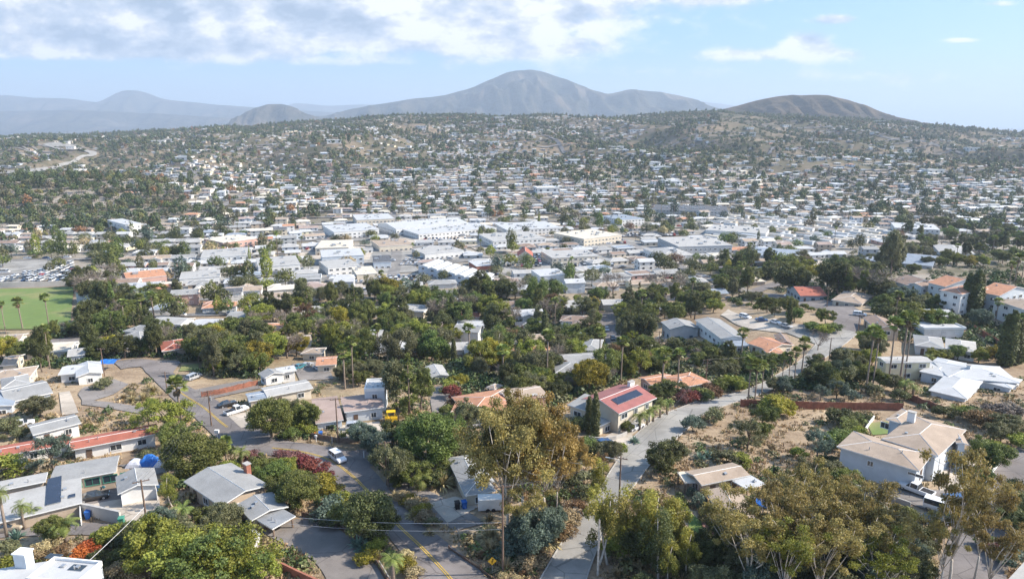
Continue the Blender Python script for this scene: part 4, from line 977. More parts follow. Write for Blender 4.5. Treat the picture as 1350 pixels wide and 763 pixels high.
def car_meshes(kind):
    if kind in CARS: return CARS[kind]
    st = {'sedan': [(-2.3, .45, .75, .75, .72, .7), (-2.2, .25, .85, .85, .86, .8), (-1.6, .22, .92, .95, .9, .8), (-1.0, .2, .92, 1.38, .9, .62), (.3, .2, .9, 1.42, .9, .64), (1.0, .2, .88, .92, .9, .8), (2.05, .22, .78, .8, .88, .78), (2.3, .4, .62, .62, .76, .7)],
          'suv': [(-2.35, .45, .95, .95, .8, .75), (-2.3, .3, 1.0, 1.0, .92, .86), (-2.05, .3, 1.05, 1.62, .93, .74), (-.5, .28, 1.03, 1.74, .94, .74), (.6, .28, 1.02, 1.68, .94, .72), (1.25, .28, 1.0, 1.05, .93, .84), (2.2, .3, .88, .92, .9, .8), (2.4, .45, .7, .7, .8, .75)],
          'van': [(-2.5, .4, 1.0, 1.0, .9, .9), (-2.45, .3, 1.1, 1.95, .97, .85), (.9, .3, 1.1, 2.0, .97, .85), (1.3, .3, 1.08, 1.9, .96, .8), (2.0, .3, 1.0, 1.08, .95, .84), (2.5, .4, .8, .82, .85, .8)],
          'pickup': [(-2.8, .5, 1.0, 1.0, .94, .92), (-2.75, .4, 1.05, 1.05, .97, .95), (-.75, .35, 1.05, 1.06, .97, .95), (-.7, .35, 1.05, 1.08, .97, .95), (-.45, .35, 1.06, 1.8, .97, .76), (.75, .35, 1.06, 1.82, .97, .76), (1.35, .35, 1.04, 1.12, .97, .88), (2.6, .38, .98, 1.0, .94, .86), (2.8, .5, .8, .8, .86, .8)]}[kind]
    body = Soup(); glass = Soup(); n = len(st); cabin = [t[3] - t[2] > .3 for t in st]
    def sec(t): x, zb, zl, zt, w, wt = t; return [(x, -w * .94, zb), (x, -w, (zb + zl) / 2), (x, -w * .97, zl), (x, -wt, zt), (x, wt, zt), (x, w * .97, zl), (x, w, (zb + zl) / 2), (x, w * .94, zb)]
    S = [sec(t) for t in st]
    for i in range(n - 1):
        for k in range(8):
            k2 = (k + 1) % 8; q = [S[i][k], S[i + 1][k], S[i + 1][k2], S[i][k2]]; g = False
            if k in (2, 4) and (cabin[i] or cabin[i + 1]): g = True
            if k == 3 and cabin[i] != cabin[i + 1]: g = True
            (glass if g else body).poly(q)
    body.poly(S[0][:4]); body.poly([S[0][0], S[0][3], S[0][4], S[0][7]]); body.poly(S[0][4:]); body.poly(S[-1][:4]); body.poly([S[-1][0], S[-1][3], S[-1][4], S[-1][7]]); body.poly(S[-1][4:])
    for i in range(n):           # pillars
        if cabin[i]:
            for k in (2, 4):
                a, b = np.array(S[i][k]), np.array(S[i][k + 1]); o = np.array([.05, 0, 0]); e = np.array([0, -.012 if k == 2 else .012, 0]); body.poly([a - o + e, a + o + e, b + o + e, b - o + e])
    if kind == 'pickup':
        body.box((-1.75, 0, 1.075), (1.85, 1.5, .02), m=1)
    wheel = Soup(); w = .34 if kind in ('sedan', 'suv') else .38; wheel.tube([(0, -.11, 0), (0, .11, 0)], w, 14); wheel.tube([(0, -.125, 0), (0, .125, 0)], w * .58, 10, m=1)
    lamp = Soup().box((0, 0, 0), (.1, .38, .16)); x0, x1 = st[0][0], st[-1][0]; ax = (x0 + .85, x1 - .88)
    CARS[kind] = (body.mesh('body', [M['p_white'], M['black']]), glass.mesh('glass', [M['glass']]), wheel.mesh('wheel', [M['black'], M['metal']]), lamp.mesh('headlight', [M['trim']]), ax, w, x0, x1, st[-2][2]); return CARS[kind]
def car(kind, px, py, ang, color, label, cat=None, group='cars parked by the near homes', world=None, small=False):
    body, glass, wheel, lamp, ax, w, x0, x1, zl = car_meshes(kind); p = at(px, py) if world is None else np.array(world)
    z = gz(p[0], p[1]) + (lift(p[0], p[1]) + .04); root = empty({'sedan': 'parked_car', 'suv': 'parked_car', 'van': 'parked_van', 'pickup': 'pickup_truck'}[kind], (p[0], p[1], z), ang)
    b = bpy.data.objects.new('body', body); COL.objects.link(b); b.parent = root; b.material_slots[0].link = 'OBJECT'; b.material_slots[0].material = M['p_' + color]
    g = bpy.data.objects.new('glass', glass); COL.objects.link(g); g.parent = root
    if not small:
        for x in ax:
            for y in (-1, 1): o = bpy.data.objects.new('wheel', wheel); COL.objects.link(o); o.parent = root; o.location = (x, y * .82, w)
        for y in (-.6, .6): o = bpy.data.objects.new('headlight', lamp); COL.objects.link(o); o.parent = root; o.location = (x1 - .1, y, zl - .14)
    tag(root, label, cat or {'sedan': 'car', 'suv': 'car', 'van': 'van', 'pickup': 'pickup truck'}[kind], group); return root
# ------------------------------------------------------------------ roads and paved ground
def hp(a, b):
    """heading on the ground from photo point a to photo point b"""
    p, q = at(*a), at(*b); return math.atan2(q[1] - p[1], q[0] - p[0])
R1L = [(196, 494), (222, 520), (254, 548), (277, 570), (292, 584), (326, 597), (372, 603), (410, 617), (440, 634), (470, 660), (505, 700), (530, 730), (552, 763), (570, 790), (590, 820)]
R1R = [(222, 484), (246, 508), (284, 527), (312, 548), (342, 566), (376, 581), (418, 587), (460, 596), (494, 622), (516, 650), (550, 686), (580, 708), (622, 742), (655, 775), (700, 815)]
road_px('road', R1L, R1R, 'asphalt', kerb=False)
C1 = [(at(*a)[:2] + at(*b)[:2]) / 2 for a, b in zip(R1L, R1R)]
CL = smooth_line(C1, 1.5)
def paint_line(line, i0, i1, off, w=.14):
    seg = line[i0:i1]; d = np.gradient(seg, axis=0); d /= np.linalg.norm(d, axis=1, keepdims=True); nn = np.stack([-d[:, 1], d[:, 0]], 1)
    c = seg + nn * off; strip('road_marking', c + nn * w / 2, c - nn * w / 2, 'linepaint', nc=2, off=.04, reg_=False)
nC = len(CL)
for o_ in (-.16, .16): paint_line(CL, int(nC * .12), int(nC * .44), o_ - .3); paint_line(CL, int(nC * .55), nC - 1, o_ - .3)
road_px('road', [(430, 598), (470, 594), (500, 590), (530, 586)], [(440, 630), (480, 618), (508, 609), (536, 600)], 'asphalt')
road_px('road', [(505, 640), (545, 662), (580, 688), (600, 700)], [(512, 629), (560, 645), (606, 668), (640, 690)], 'drive')
area_px('driveway', [(566, 664), (600, 655), (640, 664), (590, 690)], 'path')
R2L = [(690, 830), (702, 790), (714, 763), (735, 727), (752, 700), (774, 668), (790, 650), (802, 628), (820, 600), (841, 572), (880, 545), (931, 526), (975, 518), (1004, 506), (1040, 486), (1062, 470), (1078, 452), (1092, 434)]
R2R = [(765, 830), (767, 790), (772, 763), (784, 730), (796, 700), (812, 672), (828, 650), (843, 630), (866, 602), (902, 569), (925, 548), (958, 534), (990, 524), (1022, 512), (1058, 492), (1082, 476), (1105, 460), (1130, 440)]
road_px('road', R2L, R2R, 'asphalt_pale', kerb=True)
area_px('driveway', [(1028, 436), (1060, 428), (1128, 438), (1100, 462)], 'asphalt_pale', n=18)
road_px('road', [(1080, 430), (1055, 428), (1020, 425), (985, 418), (960, 408)], [(1100, 440), (1065, 440), (1020, 438), (975, 430), (950, 416)], 'path')
road_px('road', [(1092, 434), (1100, 420), (1085, 408), (1050, 402), (1010, 395), (985, 388), (1010, 375), (1050, 366)], [(1128, 438), (1135, 420), (1120, 402), (1060, 393), (1024, 388), (1005, 386), (1025, 378), (1060, 370)], 'asphalt')
# lower right
road_px('road', [(1360, 575), (1316, 612), (1292, 645), (1262, 690), (1240, 740), (1225, 800)], [(1420, 585), (1372, 625), (1350, 655), (1338, 700), (1330, 745), (1320, 800)], 'asphalt')
area_px('driveway', [(1232, 602), (1282, 592), (1296, 640), (1240, 652)], 'path')
area_px('driveway', [(1130, 640), (1190, 660), (1260, 690), (1290, 650)], 'drive')
# around the white complex, left
area_px('driveway', [(106, 634), (154, 628), (162, 664), (109, 668)], 'asphalt', n=16)
area_px('driveway', [(106, 668), (210, 650), (212, 692), (160, 694)], 'path', n=20, off=.05)
road_px('road', [(-40, 688), (60, 688), (130, 690), (196, 694), (240, 700)], [(-40, 712), (60, 706), (130, 706), (196, 710), (240, 716)], 'asphalt')
area_px('driveway', [(155, 614), (215, 606), (225, 622), (208, 626)], 'drive')
# drive of the grey house
road_px('driveway', [(345, 702), (372, 716), (405, 733), (428, 758), (440, 800)], [(392, 684), (430, 690), (468, 714), (502, 755), (520, 800)], 'drive')
# left middle: lanes, dirt lot and junction
road_px('road', [(-40, 462), (40, 450), (110, 445), (180, 452)], [(-40, 474), (40, 462), (110, 456), (170, 462)], 'asphalt')
road_px('road', [(150, 478), (180, 473), (210, 476), (240, 476)], [(160, 487), (185, 484), (196, 494), (222, 500)], 'asphalt')
road_px('road', [(103, 520), (112, 510), (135, 508), (150, 500)], [(112, 534), (125, 528), (150, 520), (170, 507)], 'drive')
road_px('road', [(108, 534), (140, 538), (180, 545), (205, 548)], [(108, 528), (140, 530), (180, 536), (205, 540)], 'drive')
area_px('driveway', [(78, 518), (92, 516), (104, 545), (82, 548)], 'path')
area_px('driveway', [(250, 516), (330, 500), (345, 512), (262, 530)], 'drive')
area_px('driveway', [(385, 480), (430, 476), (440, 500), (395, 502)], 'drive')
area_px('driveway', [(300, 548), (330, 542), (345, 556), (318, 565)], 'path')
area_px('driveway', [(440, 562), (500, 556), (510, 572), (450, 580)], 'path')
area_px('driveway', [(565, 512), (590, 508), (598, 542), (570, 545)], 'drive')
area_px('driveway', [(778, 588), (812, 568), (835, 575), (812, 610)], 'path')
area_px('driveway', [(800, 575), (850, 548), (862, 552), (825, 580)], 'path')
area_px('road', [(785, 415), (815, 412), (822, 455), (798, 458)], 'asphalt')
road_px('road', [(815, 460), (850, 452), (872, 440)], [(820, 470), (858, 460), (884, 446)], 'path')
for q in ([(1143, 558), (1170, 556), (1176, 572), (1150, 574)], [(904, 672), (928, 690), (958, 740), (918, 745)], [(240, 482), (262, 480), (262, 488), (236, 490)]): tag(area_px('lawn', q, 'lawn', n=10), kind='structure')
area_px('sports_field', [(-120, 386), (97, 379), (92, 434), (-150, 437)], 'lawn', n=24, off=.1)
area_px('path', [(905, 634), (918, 634), (950, 708), (932, 712)], 'paver', n=14, off=.15, reg_=False)
# freeway, far left
road_px('freeway', [(-60, 237), (0, 231), (60, 226), (104, 213), (128, 204), (110, 197), (60, 190)], [(-60, 233), (0, 227.5), (57, 222), (98, 211), (118, 204), (101, 198.5), (56, 191.5)], 'asphalt_pale', nc=3, off=1.)


# ------------------------------------------------------------------ hand-built homes
B = {}
B['H1'] = house('house', 'white flat-roofed building with skylights cut by the lower left corner', 'house', [((135, 742), (72, 736), (-40, 757), 3.2, 'parapet', 'x', 0), ((-45, 756), (71, 738), (60, 800), 3.15, 'flat', 'x', 0, {'over': .05})], 'bluewhite', 'roof_white', openings=None, vents=3)
r_, Ws, rf_ = B['H1']; roof_panel(rf_, Ws[0], -2, 0, -1.5, -.3, 'skylight', 'glass', .08); roof_panel(rf_, Ws[0], 3, 5, -3.2, -2.2, 'skylight', 'glass', .08)
p = at(33, 745, 3.2); s = Soup(); W = Ws[0]
s.box((0, 0, .9), (1.7, 1.3, 2.2)); s.box((0, 0, 2.08), (1.95, 1.55, .16), m=1); o = s.obj('chimney', [M['bluewhite'], M['trim']], rf_); o.location = Vector(p) - r_.location; o.location = r_.matrix_basis.inverted() @ Vector(p)
B['H2'] = house('house', 'sprawling pale grey flat-roofed house with solar panels and a green-trimmed window wall', 'house',
    [((108, 662), (107, 629), (0, 650), 2.7, 'flat', 'x', 0, {'over': .4}), ((64, 637), (153, 621), (155, 600), 2.6, 'gable', 'x', .05, {'roof': 'roof_grey'}), ((-40, 654), (60, 634), (62, 622), 3.3, 'flat', 'x', 0, {'roof': 'roof_light'})], 'tanwall', 'roof_light', openings=None, vents=6)
for t_ in (-1.5, 1.2, 3.9, 6.6): put_opening(B['H2'][0], B['H2'][1][1], 'f', t_, 'window', 2.2, 1.3, zc=1.25, trim='greentrim')
for t_ in (-6., -.5, 5.): put_opening(B['H2'][0], B['H2'][1][0], 'f', t_, 'garage', 4.4, 2.1, trim='garage')
r_, Ws, rf_ = B['H2']; W = Ws[0]
def locpx(root, W, px, py, h=3.0):
    """where a photo point at roof height lies in a wing's own frame"""
    base = root.location.z; q = at(px, py, zp=base + h); v = root.matrix_basis.inverted() @ Vector(q); ca, sa = math.cos(-W.a), math.sin(-W.a); dx, dy = v.x - W.cx, v.y - W.cy; return dx * ca - dy * sa, dx * sa + dy * ca
def panel_px(Bk, wi, pts, name='solar_panel', mat='panel_solar', h=3.1, lift_=.15):
    root, Ws, rf = B[Bk]; W = Ws[wi]; q = [locpx(root, W, *p, h) for p in pts]; xs = [a for a, _ in q]; ys = [b for _, b in q]; roof_panel(rf, W, min(xs), max(xs), min(ys), max(ys), name, mat, lift_)
panel_px('H2', 0, [(62, 629), (80, 627), (80, 659), (62, 660)]); panel_px('H2', 0, [(90, 650), (99, 649), (99, 652), (90, 653)])
B['H3'] = house('garage', 'small grey gable-roofed garage with two white doors beside the paved court', 'garage', [((152, 628), (155, 651), (209, 638), 3.0, 'gable', 'x', .28)], 'white', 'roof_grey', openings=None, vents=1)
r_, Ws, rf_ = B['H3']; W = Ws[0]
for (px, py) in ((168, 655), (199, 648)):
    x, y = locpx(r_, W, px, py, 1.2); side = min((abs(x - W.w / 2), 'r'), (abs(x + W.w / 2), 'l'), (abs(y + W.d / 2), 'f'), (abs(y - W.d / 2), 'b'))[1]; t = {'f': x, 'b': -x, 'l': -y, 'r': y}[side]; put_opening(r_, W, side, max(-3., min(3., t)), 'garage', 4.2, 2.3, trim='garage')
B['H4'] = house('house', 'long low house with a rust red roof and white wall behind the garage', 'house', [((92, 593), (208, 571), (200, 559), 3.0, 'gable', 'x', .16, {'over': .7}), ((-40, 608), (91, 585), (80, 574), 2.8, 'gable', 'x', .14)], 'white', 'roof_rust', vents=5)
B['H5'] = house('house', 'white house with a plain grey gable roof north of the rust red roof', 'house', [((43, 573), (107, 557), (98, 545), 2.9, 'gable', 'x', .18)], 'white', 'roof_grey')
B['H6'] = house('house', 'large pale blue house with several blue-grey roofs on the left edge', 'house', [((8, 531), (70, 517), (50, 502), 3.0, 'gable', 'x', .2), ((-45, 544), (18, 534), (14, 516), 3.0, 'gable', 'y', .2, {'roof': 'roof_blue'}), ((2, 512), (40, 505), (30, 494), 3.4, 'hip', 'x', .25)], 'bluewhite', 'roof_grey')
B['H7'] = house('house', 'cream house with a broad tan roof above the dirt lot on the left edge', 'house', [((-30, 504), (40, 496), (28, 484), 3., 'hip', 'x', .22)], 'cream', 'roof_tan')
B['H8'] = house('house', 'white rambling house with white roofs left of the blue canopy', 'house', [((76, 494), (110, 491), (105, 480), 3., 'gable', 'x', .2), ((100, 497), (136, 491), (128, 477), 3.2, 'gable', 'y', .25)], 'white', 'roof_white')
B['H9'] = house('house', 'grey gabled house with brick chimney and open carport at the drive bend', 'house',
    [((242, 634), (291, 667), (364, 644), 3.2, 'gable', 'x', .2, {'over': .6}), ((311, 665), (331, 686), (378, 665), 3.0, 'gable', 'x', .2, {'over': .5}), ((335, 683), (359, 697), (392, 682), 2.7, 'shed', 'x', .04, {'wall': False, 'roof': 'roof_corr', 'over': .3}), ((352, 640), (366, 648), (378, 640), 2.8, 'flat', 'x', 0, {'roof': 'roof_tan', 'over': .3})], 'tanwall', 'roof_grey', chimney=None, vents=4)
r_, Ws, rf_ = B['H9']
def chim(Bk, px, py, h=3.8, sz=(1.1, .8, 2.4), mat='brick'):
    root, Ws, rf = B[Bk]; q = root.matrix_basis.inverted() @ Vector(at(px, py, zp=root.location.z + h)); s = Soup(); s.box((q.x, q.y, h - .2), sz); s.box((q.x, q.y, h - .2 + sz[2] / 2 + .07), (sz[0] + .2, sz[1] + .2, .14), m=1); s.obj('chimney', [M[mat], M['concrete']], rf)
chim('H9', 326, 618)
B['SH'] = house('shed', 'small white shed beside the open carport', 'shed', [((321, 701), (331, 709), (340, 701), 2.2, 'shed', 'x', .06, {'over': .1})], 'white', 'roof_light', openings=None, extras=False)
B['H10'] = house('house', 'low house with flat pinkish roof and pale blue front by the utility pole', 'house', [((454, 543), (507, 536), (500, 517), 3.3, 'flat', 'x', 0, {'over': .5}), ((416, 558), (453, 553), (455, 520), 3.0, 'flat', 'x', 0, {'over': .4})], 'bluewhite', 'roof_mauve')
B['H10b'] = house('house', 'pale blue two-storey box house behind the flat pinkish roof', 'house', [((480, 514), (507, 513), (506, 500), 6., 'parapet', 'x', 0)], 'bluewhite', 'roof_white')
B['H11'] = house('house', 'white gabled house with grey roof and a white rear wing near the grassy bank', 'house', [((340, 492), (349, 498), (374, 491), 3., 'gable', 'x', .3), ((366, 492), (391, 488), (381, 482), 3., 'gable', 'x', .15, {'roof': 'roof_white'})], 'white', 'roof_grey')
B['H12'] = house('house', 'long cream house with pale grey low roof behind the round roadside tree', 'house', [((352, 523), (413, 511), (396, 501), 3., 'gable', 'x', .14), ((328, 529), (356, 524), (350, 514), 2.8, 'gable', 'x', .12, {'roof': 'roof_blue'})], 'cream', 'roof_light')
B['H13'] = house('house', 'grey hip-roofed house half hidden behind the big eucalyptus', 'house', [((589, 603), (613, 653), (652, 643), 3., 'hip', 'x', .26), ((618, 640), (652, 634), (640, 605), 3.1, 'hip', 'x', .24, {'roof': 'roof_light'})], 'cream', 'roof_grey', openings=[(0, 'r', 0, 'window', 1.6, 1.2), (0, 'l', 0, 'window', 1.6, 1.2)])
B['H14'] = house('house', 'terracotta tiled house with long hip roof behind the golden eucalyptus', 'house', [((618, 549), (694, 536), (676, 510), 3., 'hip', 'x', .2), ((672, 531), (723, 521), (700, 507), 3.3, 'gable', 'x', .22, {'roof': 'roof_tan'}), ((594, 543), (640, 545), (636, 528), 2.8, 'hip', 'x', .2)], 'pinkwall', 'roof_tile')
chim('H14', 704, 526, 3.6, (1.2, .9, 2.6), 'pinkwall')
B['GZ'] = house('gazebo', 'small pyramid-roofed gazebo behind the terracotta tiled house', 'gazebo', [((641, 510), (652, 513), (660, 507), 2.8, 'hip', 'x', .4, {'wall': False, 'over': .3})], 'white', 'roof_tan', openings=None, extras=False)
B['H15'] = house('house', 'two-storey cream house with red metal roof and long black solar panel', 'house', [((866, 524), (816, 545), (768, 525), 5.8, 'gable', 'x', .27, {'over': .7}), ((790, 562), (813, 551), (801, 543), 3.0, 'flat', 'x', 0, {'roof': 'roof_light', 'over': .2}), ((748, 533), (772, 541), (790, 528), 3.2, 'shed', 'x', .1, {'roof': 'roof_grey'})], 'cream', 'roof_red', trim='trim')
r_, Ws, rf_ = B['H15']; W = Ws[0]; roof_panel(rf_, W, -W.w * .36, W.w * .38, -W.d * .34, -W.d * .12); chim('H15', 832, 505, 7.6, (1.6, .8, 1.2), 'trim')
B['H15c'] = house('house', 'orange tiled low house behind the red metal roof', 'house', [((858, 507), (893, 501), (880, 491), 3., 'gable', 'x', .2)], 'pinkwall', 'roof_tile')
B['H16'] = house('house', 'house with orange tiled hip roof beside the palm-lined road bend', 'house', [((893, 512), (938, 503), (920, 488), 3., 'hip', 'x', .22)], 'cream', 'roof_tile')
B['H17'] = house('house', 'tan-roofed house with curved brick path and white side canopy under the eucalyptus', 'house', [((925, 639), (989, 626), (976, 607), 3., 'gable', 'x', .22, {'over': .6}), ((930, 645), (966, 716), (1010, 704), 3., 'gable', 'x', .2, {'over': .6}), ((985, 645), (1009, 637), (1006, 620), 2.7, 'flat', 'x', 0, {'wall': False, 'roof': 'roof_white', 'over': .2})], 'tanwall', 'roof_tan', vents=3)
B['PG'] = house('pergola', 'slatted cream pergola at the head of the curved brick path', 'pergola', [((903, 636), (921, 635), (920, 620), 2.4, 'flat', 'x', 0, {'wall': False, 'over': .1})], 'cream', 'roof_cream', openings=None, extras=False)
B['H18'] = house('house', 'big tan-shingled house with long pale blue wall above the parked white pickup', 'house', [((1103, 588), (1212, 621), (1236, 599), 5.0, 'hip', 'x', .2, {'over': .6}), ((1163, 578), (1237, 601), (1290, 571), 5.6, 'hip', 'x', .24, {'over': .6}), ((1168, 552), (1188, 558), (1212, 545), 5.2, 'hip', 'x', .2, {'over': .5}), ((1262, 584), (1276, 586), (1293, 572), 5.4, 'gable', 'y', .25)], 'bluewhite', 'roof_tan', openings=None, vents=5)
r_, Ws, rf_ = B['H18']; chim('H18', 1202, 548, 7.2, (1.3, 1.0, 2.0), 'trim')
for (wi, side, t, kk, w, h, zc) in ((0, 'f', 6.2, 'window', 2.4, .5, 3.9), (0, 'f', -1, 'window', 1., 1., 3.4), (0, 'r', 0, 'door', 1.2, 2.2, 2.6), (1, 'r', -2.0, 'garage', 4.8, 2.3, 2.6), (1, 'r', 3., 'window', 1.6, 1.2, 3.2), (2, 'f', -1.6, 'window', 1.6, 1.2, 3.6), (2, 'l', 0, 'window', 1.6, 1.2, 3.6)): put_opening(r_, Ws[wi], side, t, kk, w, h, zc=zc, trim={'garage': 'garage', 'door': 'browntrim'}.get(kk, 'trim'))
B['H19'] = house('house', 'white-roofed house of four low wings on the right edge below the palms', 'house', [((1212, 489), (1252, 498), (1281, 480), 3.2, 'hip', 'x', .14), ((1224, 514), (1275, 526), (1312, 506), 3.4, 'hip', 'x', .18), ((1296, 503), (1334, 512), (1348, 500), 3.0, 'hip', 'x', .12), ((1250, 497), (1345, 505), (1356, 486), 3.6, 'hip', 'x', .14)], 'bluewhite', 'roof_white', vents=5)
chim('H19', 1277, 485, 4.6, (.9, .9, 2.0), 'bluewhite')
B['H20'] = house('house', 'pale yellow two-storey house with white roof behind the tall fan palms', 'house', [((1154, 470), (1168, 478), (1219, 471), 5.6, 'gable', 'y', .16)], 'yellowwall', 'roof_light')
B['H21'] = house('house', 'white house with pale grey hip roof left of the redwood fence', 'house', [((1246, 459), (1288, 465), (1305, 453), 3.2, 'hip', 'x', .18), ((1206, 455), (1246, 460), (1250, 446), 3., 'hip', 'x', .18, {'roof': 'roof_grey'})], 'white', 'roof_light')
B['H22'] = house('house', 'small house with bright red roof and slate blue wall on the bank', 'house', [((1055, 390), (1091, 390), (1086, 379), 3.2, 'gable', 'x', .3)], 'greywall', 'roof_rust', trim='bluetrim')
B['H23'] = house('house', 'tan hip-roofed house behind the hedge right of the bright red roof', 'house', [((1096, 395), (1137, 401), (1128, 386), 2.9, 'hip', 'x', .24)], 'cream', 'roof_tan')
B['H24'] = house('house', 'brown gabled house above the road junction', 'house', [((1137, 418), (1154, 433), (1174, 424), 3., 'gable', 'x', .3)], 'tanwall', 'roof_brown')
B['H25a'] = house('apartment_building', 'leftmost white apartment block with brown tiled roof on the knoll', 'building', [((1174, 369), (1196, 376), (1212, 366), 6., 'gable', 'x', .28), ((1196, 374), (1216, 378), (1226, 368), 6.3, 'gable', 'y', .28)], 'white', 'roof_brown')
B['H25b'] = house('apartment_building', 'three-storey white apartment block left of the cypress cluster', 'building', [((1238, 382), (1268, 388), (1282, 374), 8.8, 'hip', 'x', .24), ((1222, 372), (1246, 378), (1262, 366), 6.2, 'gable', 'x', .25)], 'white', 'roof_tile')
B['H25c'] = house('apartment_building', 'white building with terracotta roof right of the cypress cluster', 'building', [((1288, 384), (1318, 390), (1330, 376), 6.2, 'gable', 'x', .22)], 'bluewhite', 'roof_tile')
B['H25d'] = house('apartment_building', 'white building with broad tan roof on the right edge above the cypresses', 'building', [((1308, 394), (1356, 410), (1368, 392), 6., 'hip', 'x', .2)], 'white', 'roof_tan')
B['H26'] = house('house', 'blue-grey roofed house behind the apartment blocks', 'house', [((1190, 347), (1230, 351), (1234, 338), 3.2, 'gable', 'x', .2)], 'greywall', 'roof_blue')
B['H26b'] = house('house', 'long white house on the crest behind the apartment blocks', 'house', [((1238, 332), (1286, 335), (1286, 325), 3.2, 'hip', 'x', .16)], 'white', 'roof_light')
B['H27'] = house('house', 'slate blue two-storey house with grey gable roof above the ravine', 'house', [((871, 424), (883, 434), (917, 428), 5., 'gable', 'x', .24)], 'greywall', 'roof_grey', trim='bluetrim')
B['H28'] = house('house', 'long grey-roofed white house stepping down beside the orange roof', 'house', [((916, 421), (950, 446), (974, 437), 4., 'gable', 'x', .16), ((950, 446), (962, 456), (982, 450), 3.0, 'flat', 'x', 0, {'roof': 'roof_blue'})], 'white', 'roof_grey')
B['H29'] = house('house', 'orange tiled house with red trimmed garage at the head of the road', 'house', [((985, 452), (1015, 462), (1024, 447), 3., 'gable', 'x', .2), ((1012, 466), (1036, 466), (1034, 456), 2.8, 'hip', 'x', .2)], 'cream', 'roof_tile')
B['H29b'] = house('house', 'small brown gabled house in front of the road head', 'house', [((1020, 441), (1028, 452), (1040, 446), 3., 'gable', 'x', .4)], 'tanwall', 'roof_brown')
B['H30'] = house('house', 'small white and blue house among the pink leafless trees', 'house', [((762, 447), (782, 447), (780, 438), 3., 'flat', 'x', 0)], 'bluewhite', 'roof_white')
B['H31'] = house('house', 'grey hip-roofed house in the dip beside the asphalt court', 'house', [((764, 461), (790, 463), (788, 447), 3., 'hip', 'x', .25)], 'white', 'roof_grey')
B['H32'] = house('house', 'house with wide rust red hip roof among the trees on the left', 'house', [((213, 463), (248, 458), (242, 446), 3.2, 'hip', 'x', .25)], 'tanwall', 'roof_rust')
B['H33'] = house('house', 'pale roofed house with white gable end behind the tall dark conifer', 'house', [((560, 483), (568, 497), (584, 482), 3., 'gable', 'x', .22)], 'white', 'roof_light')
B['H34'] = house('house', 'tan-roofed house among trees above the fan palm pair', 'house', [((396, 466), (424, 466), (440, 458), 3., 'hip', 'x', .22)], 'cream', 'roof_tan')
B['H35'] = house('house', 'house with small orange tiled roof left of the fan palm pair', 'house', [((416, 482), (444, 480), (440, 469), 3., 'gable', 'x', .2)], 'cream', 'roof_tile')
B['H36'] = house('house', 'pale grey roof edge of a house in the lower right corner', 'house', [((1318, 775), (1352, 738), (1420, 760), 3., 'flat', 'x', 0)], 'white', 'roof_light', openings=None)
for k, (q, rf, wl, lab) in enumerate([(((300, 452), (326, 448), (322, 438)), 'roof_dark', 'bluewhite', 'charcoal roofed blue house behind the golden yellow trees'), (((88, 470), (112, 467), (108, 458)), 'roof_light', 'white', 'pale roofed house above the blue canopy'), (((196, 426), (238, 428), (236, 418)), 'roof_light', 'white', 'long white house with pale roof below the tree row'), (((250, 430), (286, 430), (282, 420)), 'roof_white', 'bluewhite', 'white roofed pale blue house below the main valley street'), (((296, 420), (330, 420), (328, 410)), 'roof_grey', 'white', 'mid grey roofed white house at the end of the valley street'),
        (((745, 405), (775, 406), (772, 396)), 'roof_light', 'white', 'pale grey house just behind the tree belt'), (((560, 432), (590, 432), (588, 424)), 'roof_tan', 'cream', 'tan roofed cream house deep in the tree belt'), (((608, 418), (632, 418), (630, 411)), 'roof_rust', 'white', 'low house with rust roof at the edge of the tree belt'), (((0, 450), (26, 448), (24, 440)), 'roof_tan', 'cream', 'tan roofed house at the left edge below the sports field'), (((20, 480), (0, 482), (-4, 470)), 'roof_tan', 'cream', 'tan roofed house at the left edge above the lane')]):
    house('house', lab, 'house', [(*q, 3., 'gable', 'x', .22)], wl, rf)
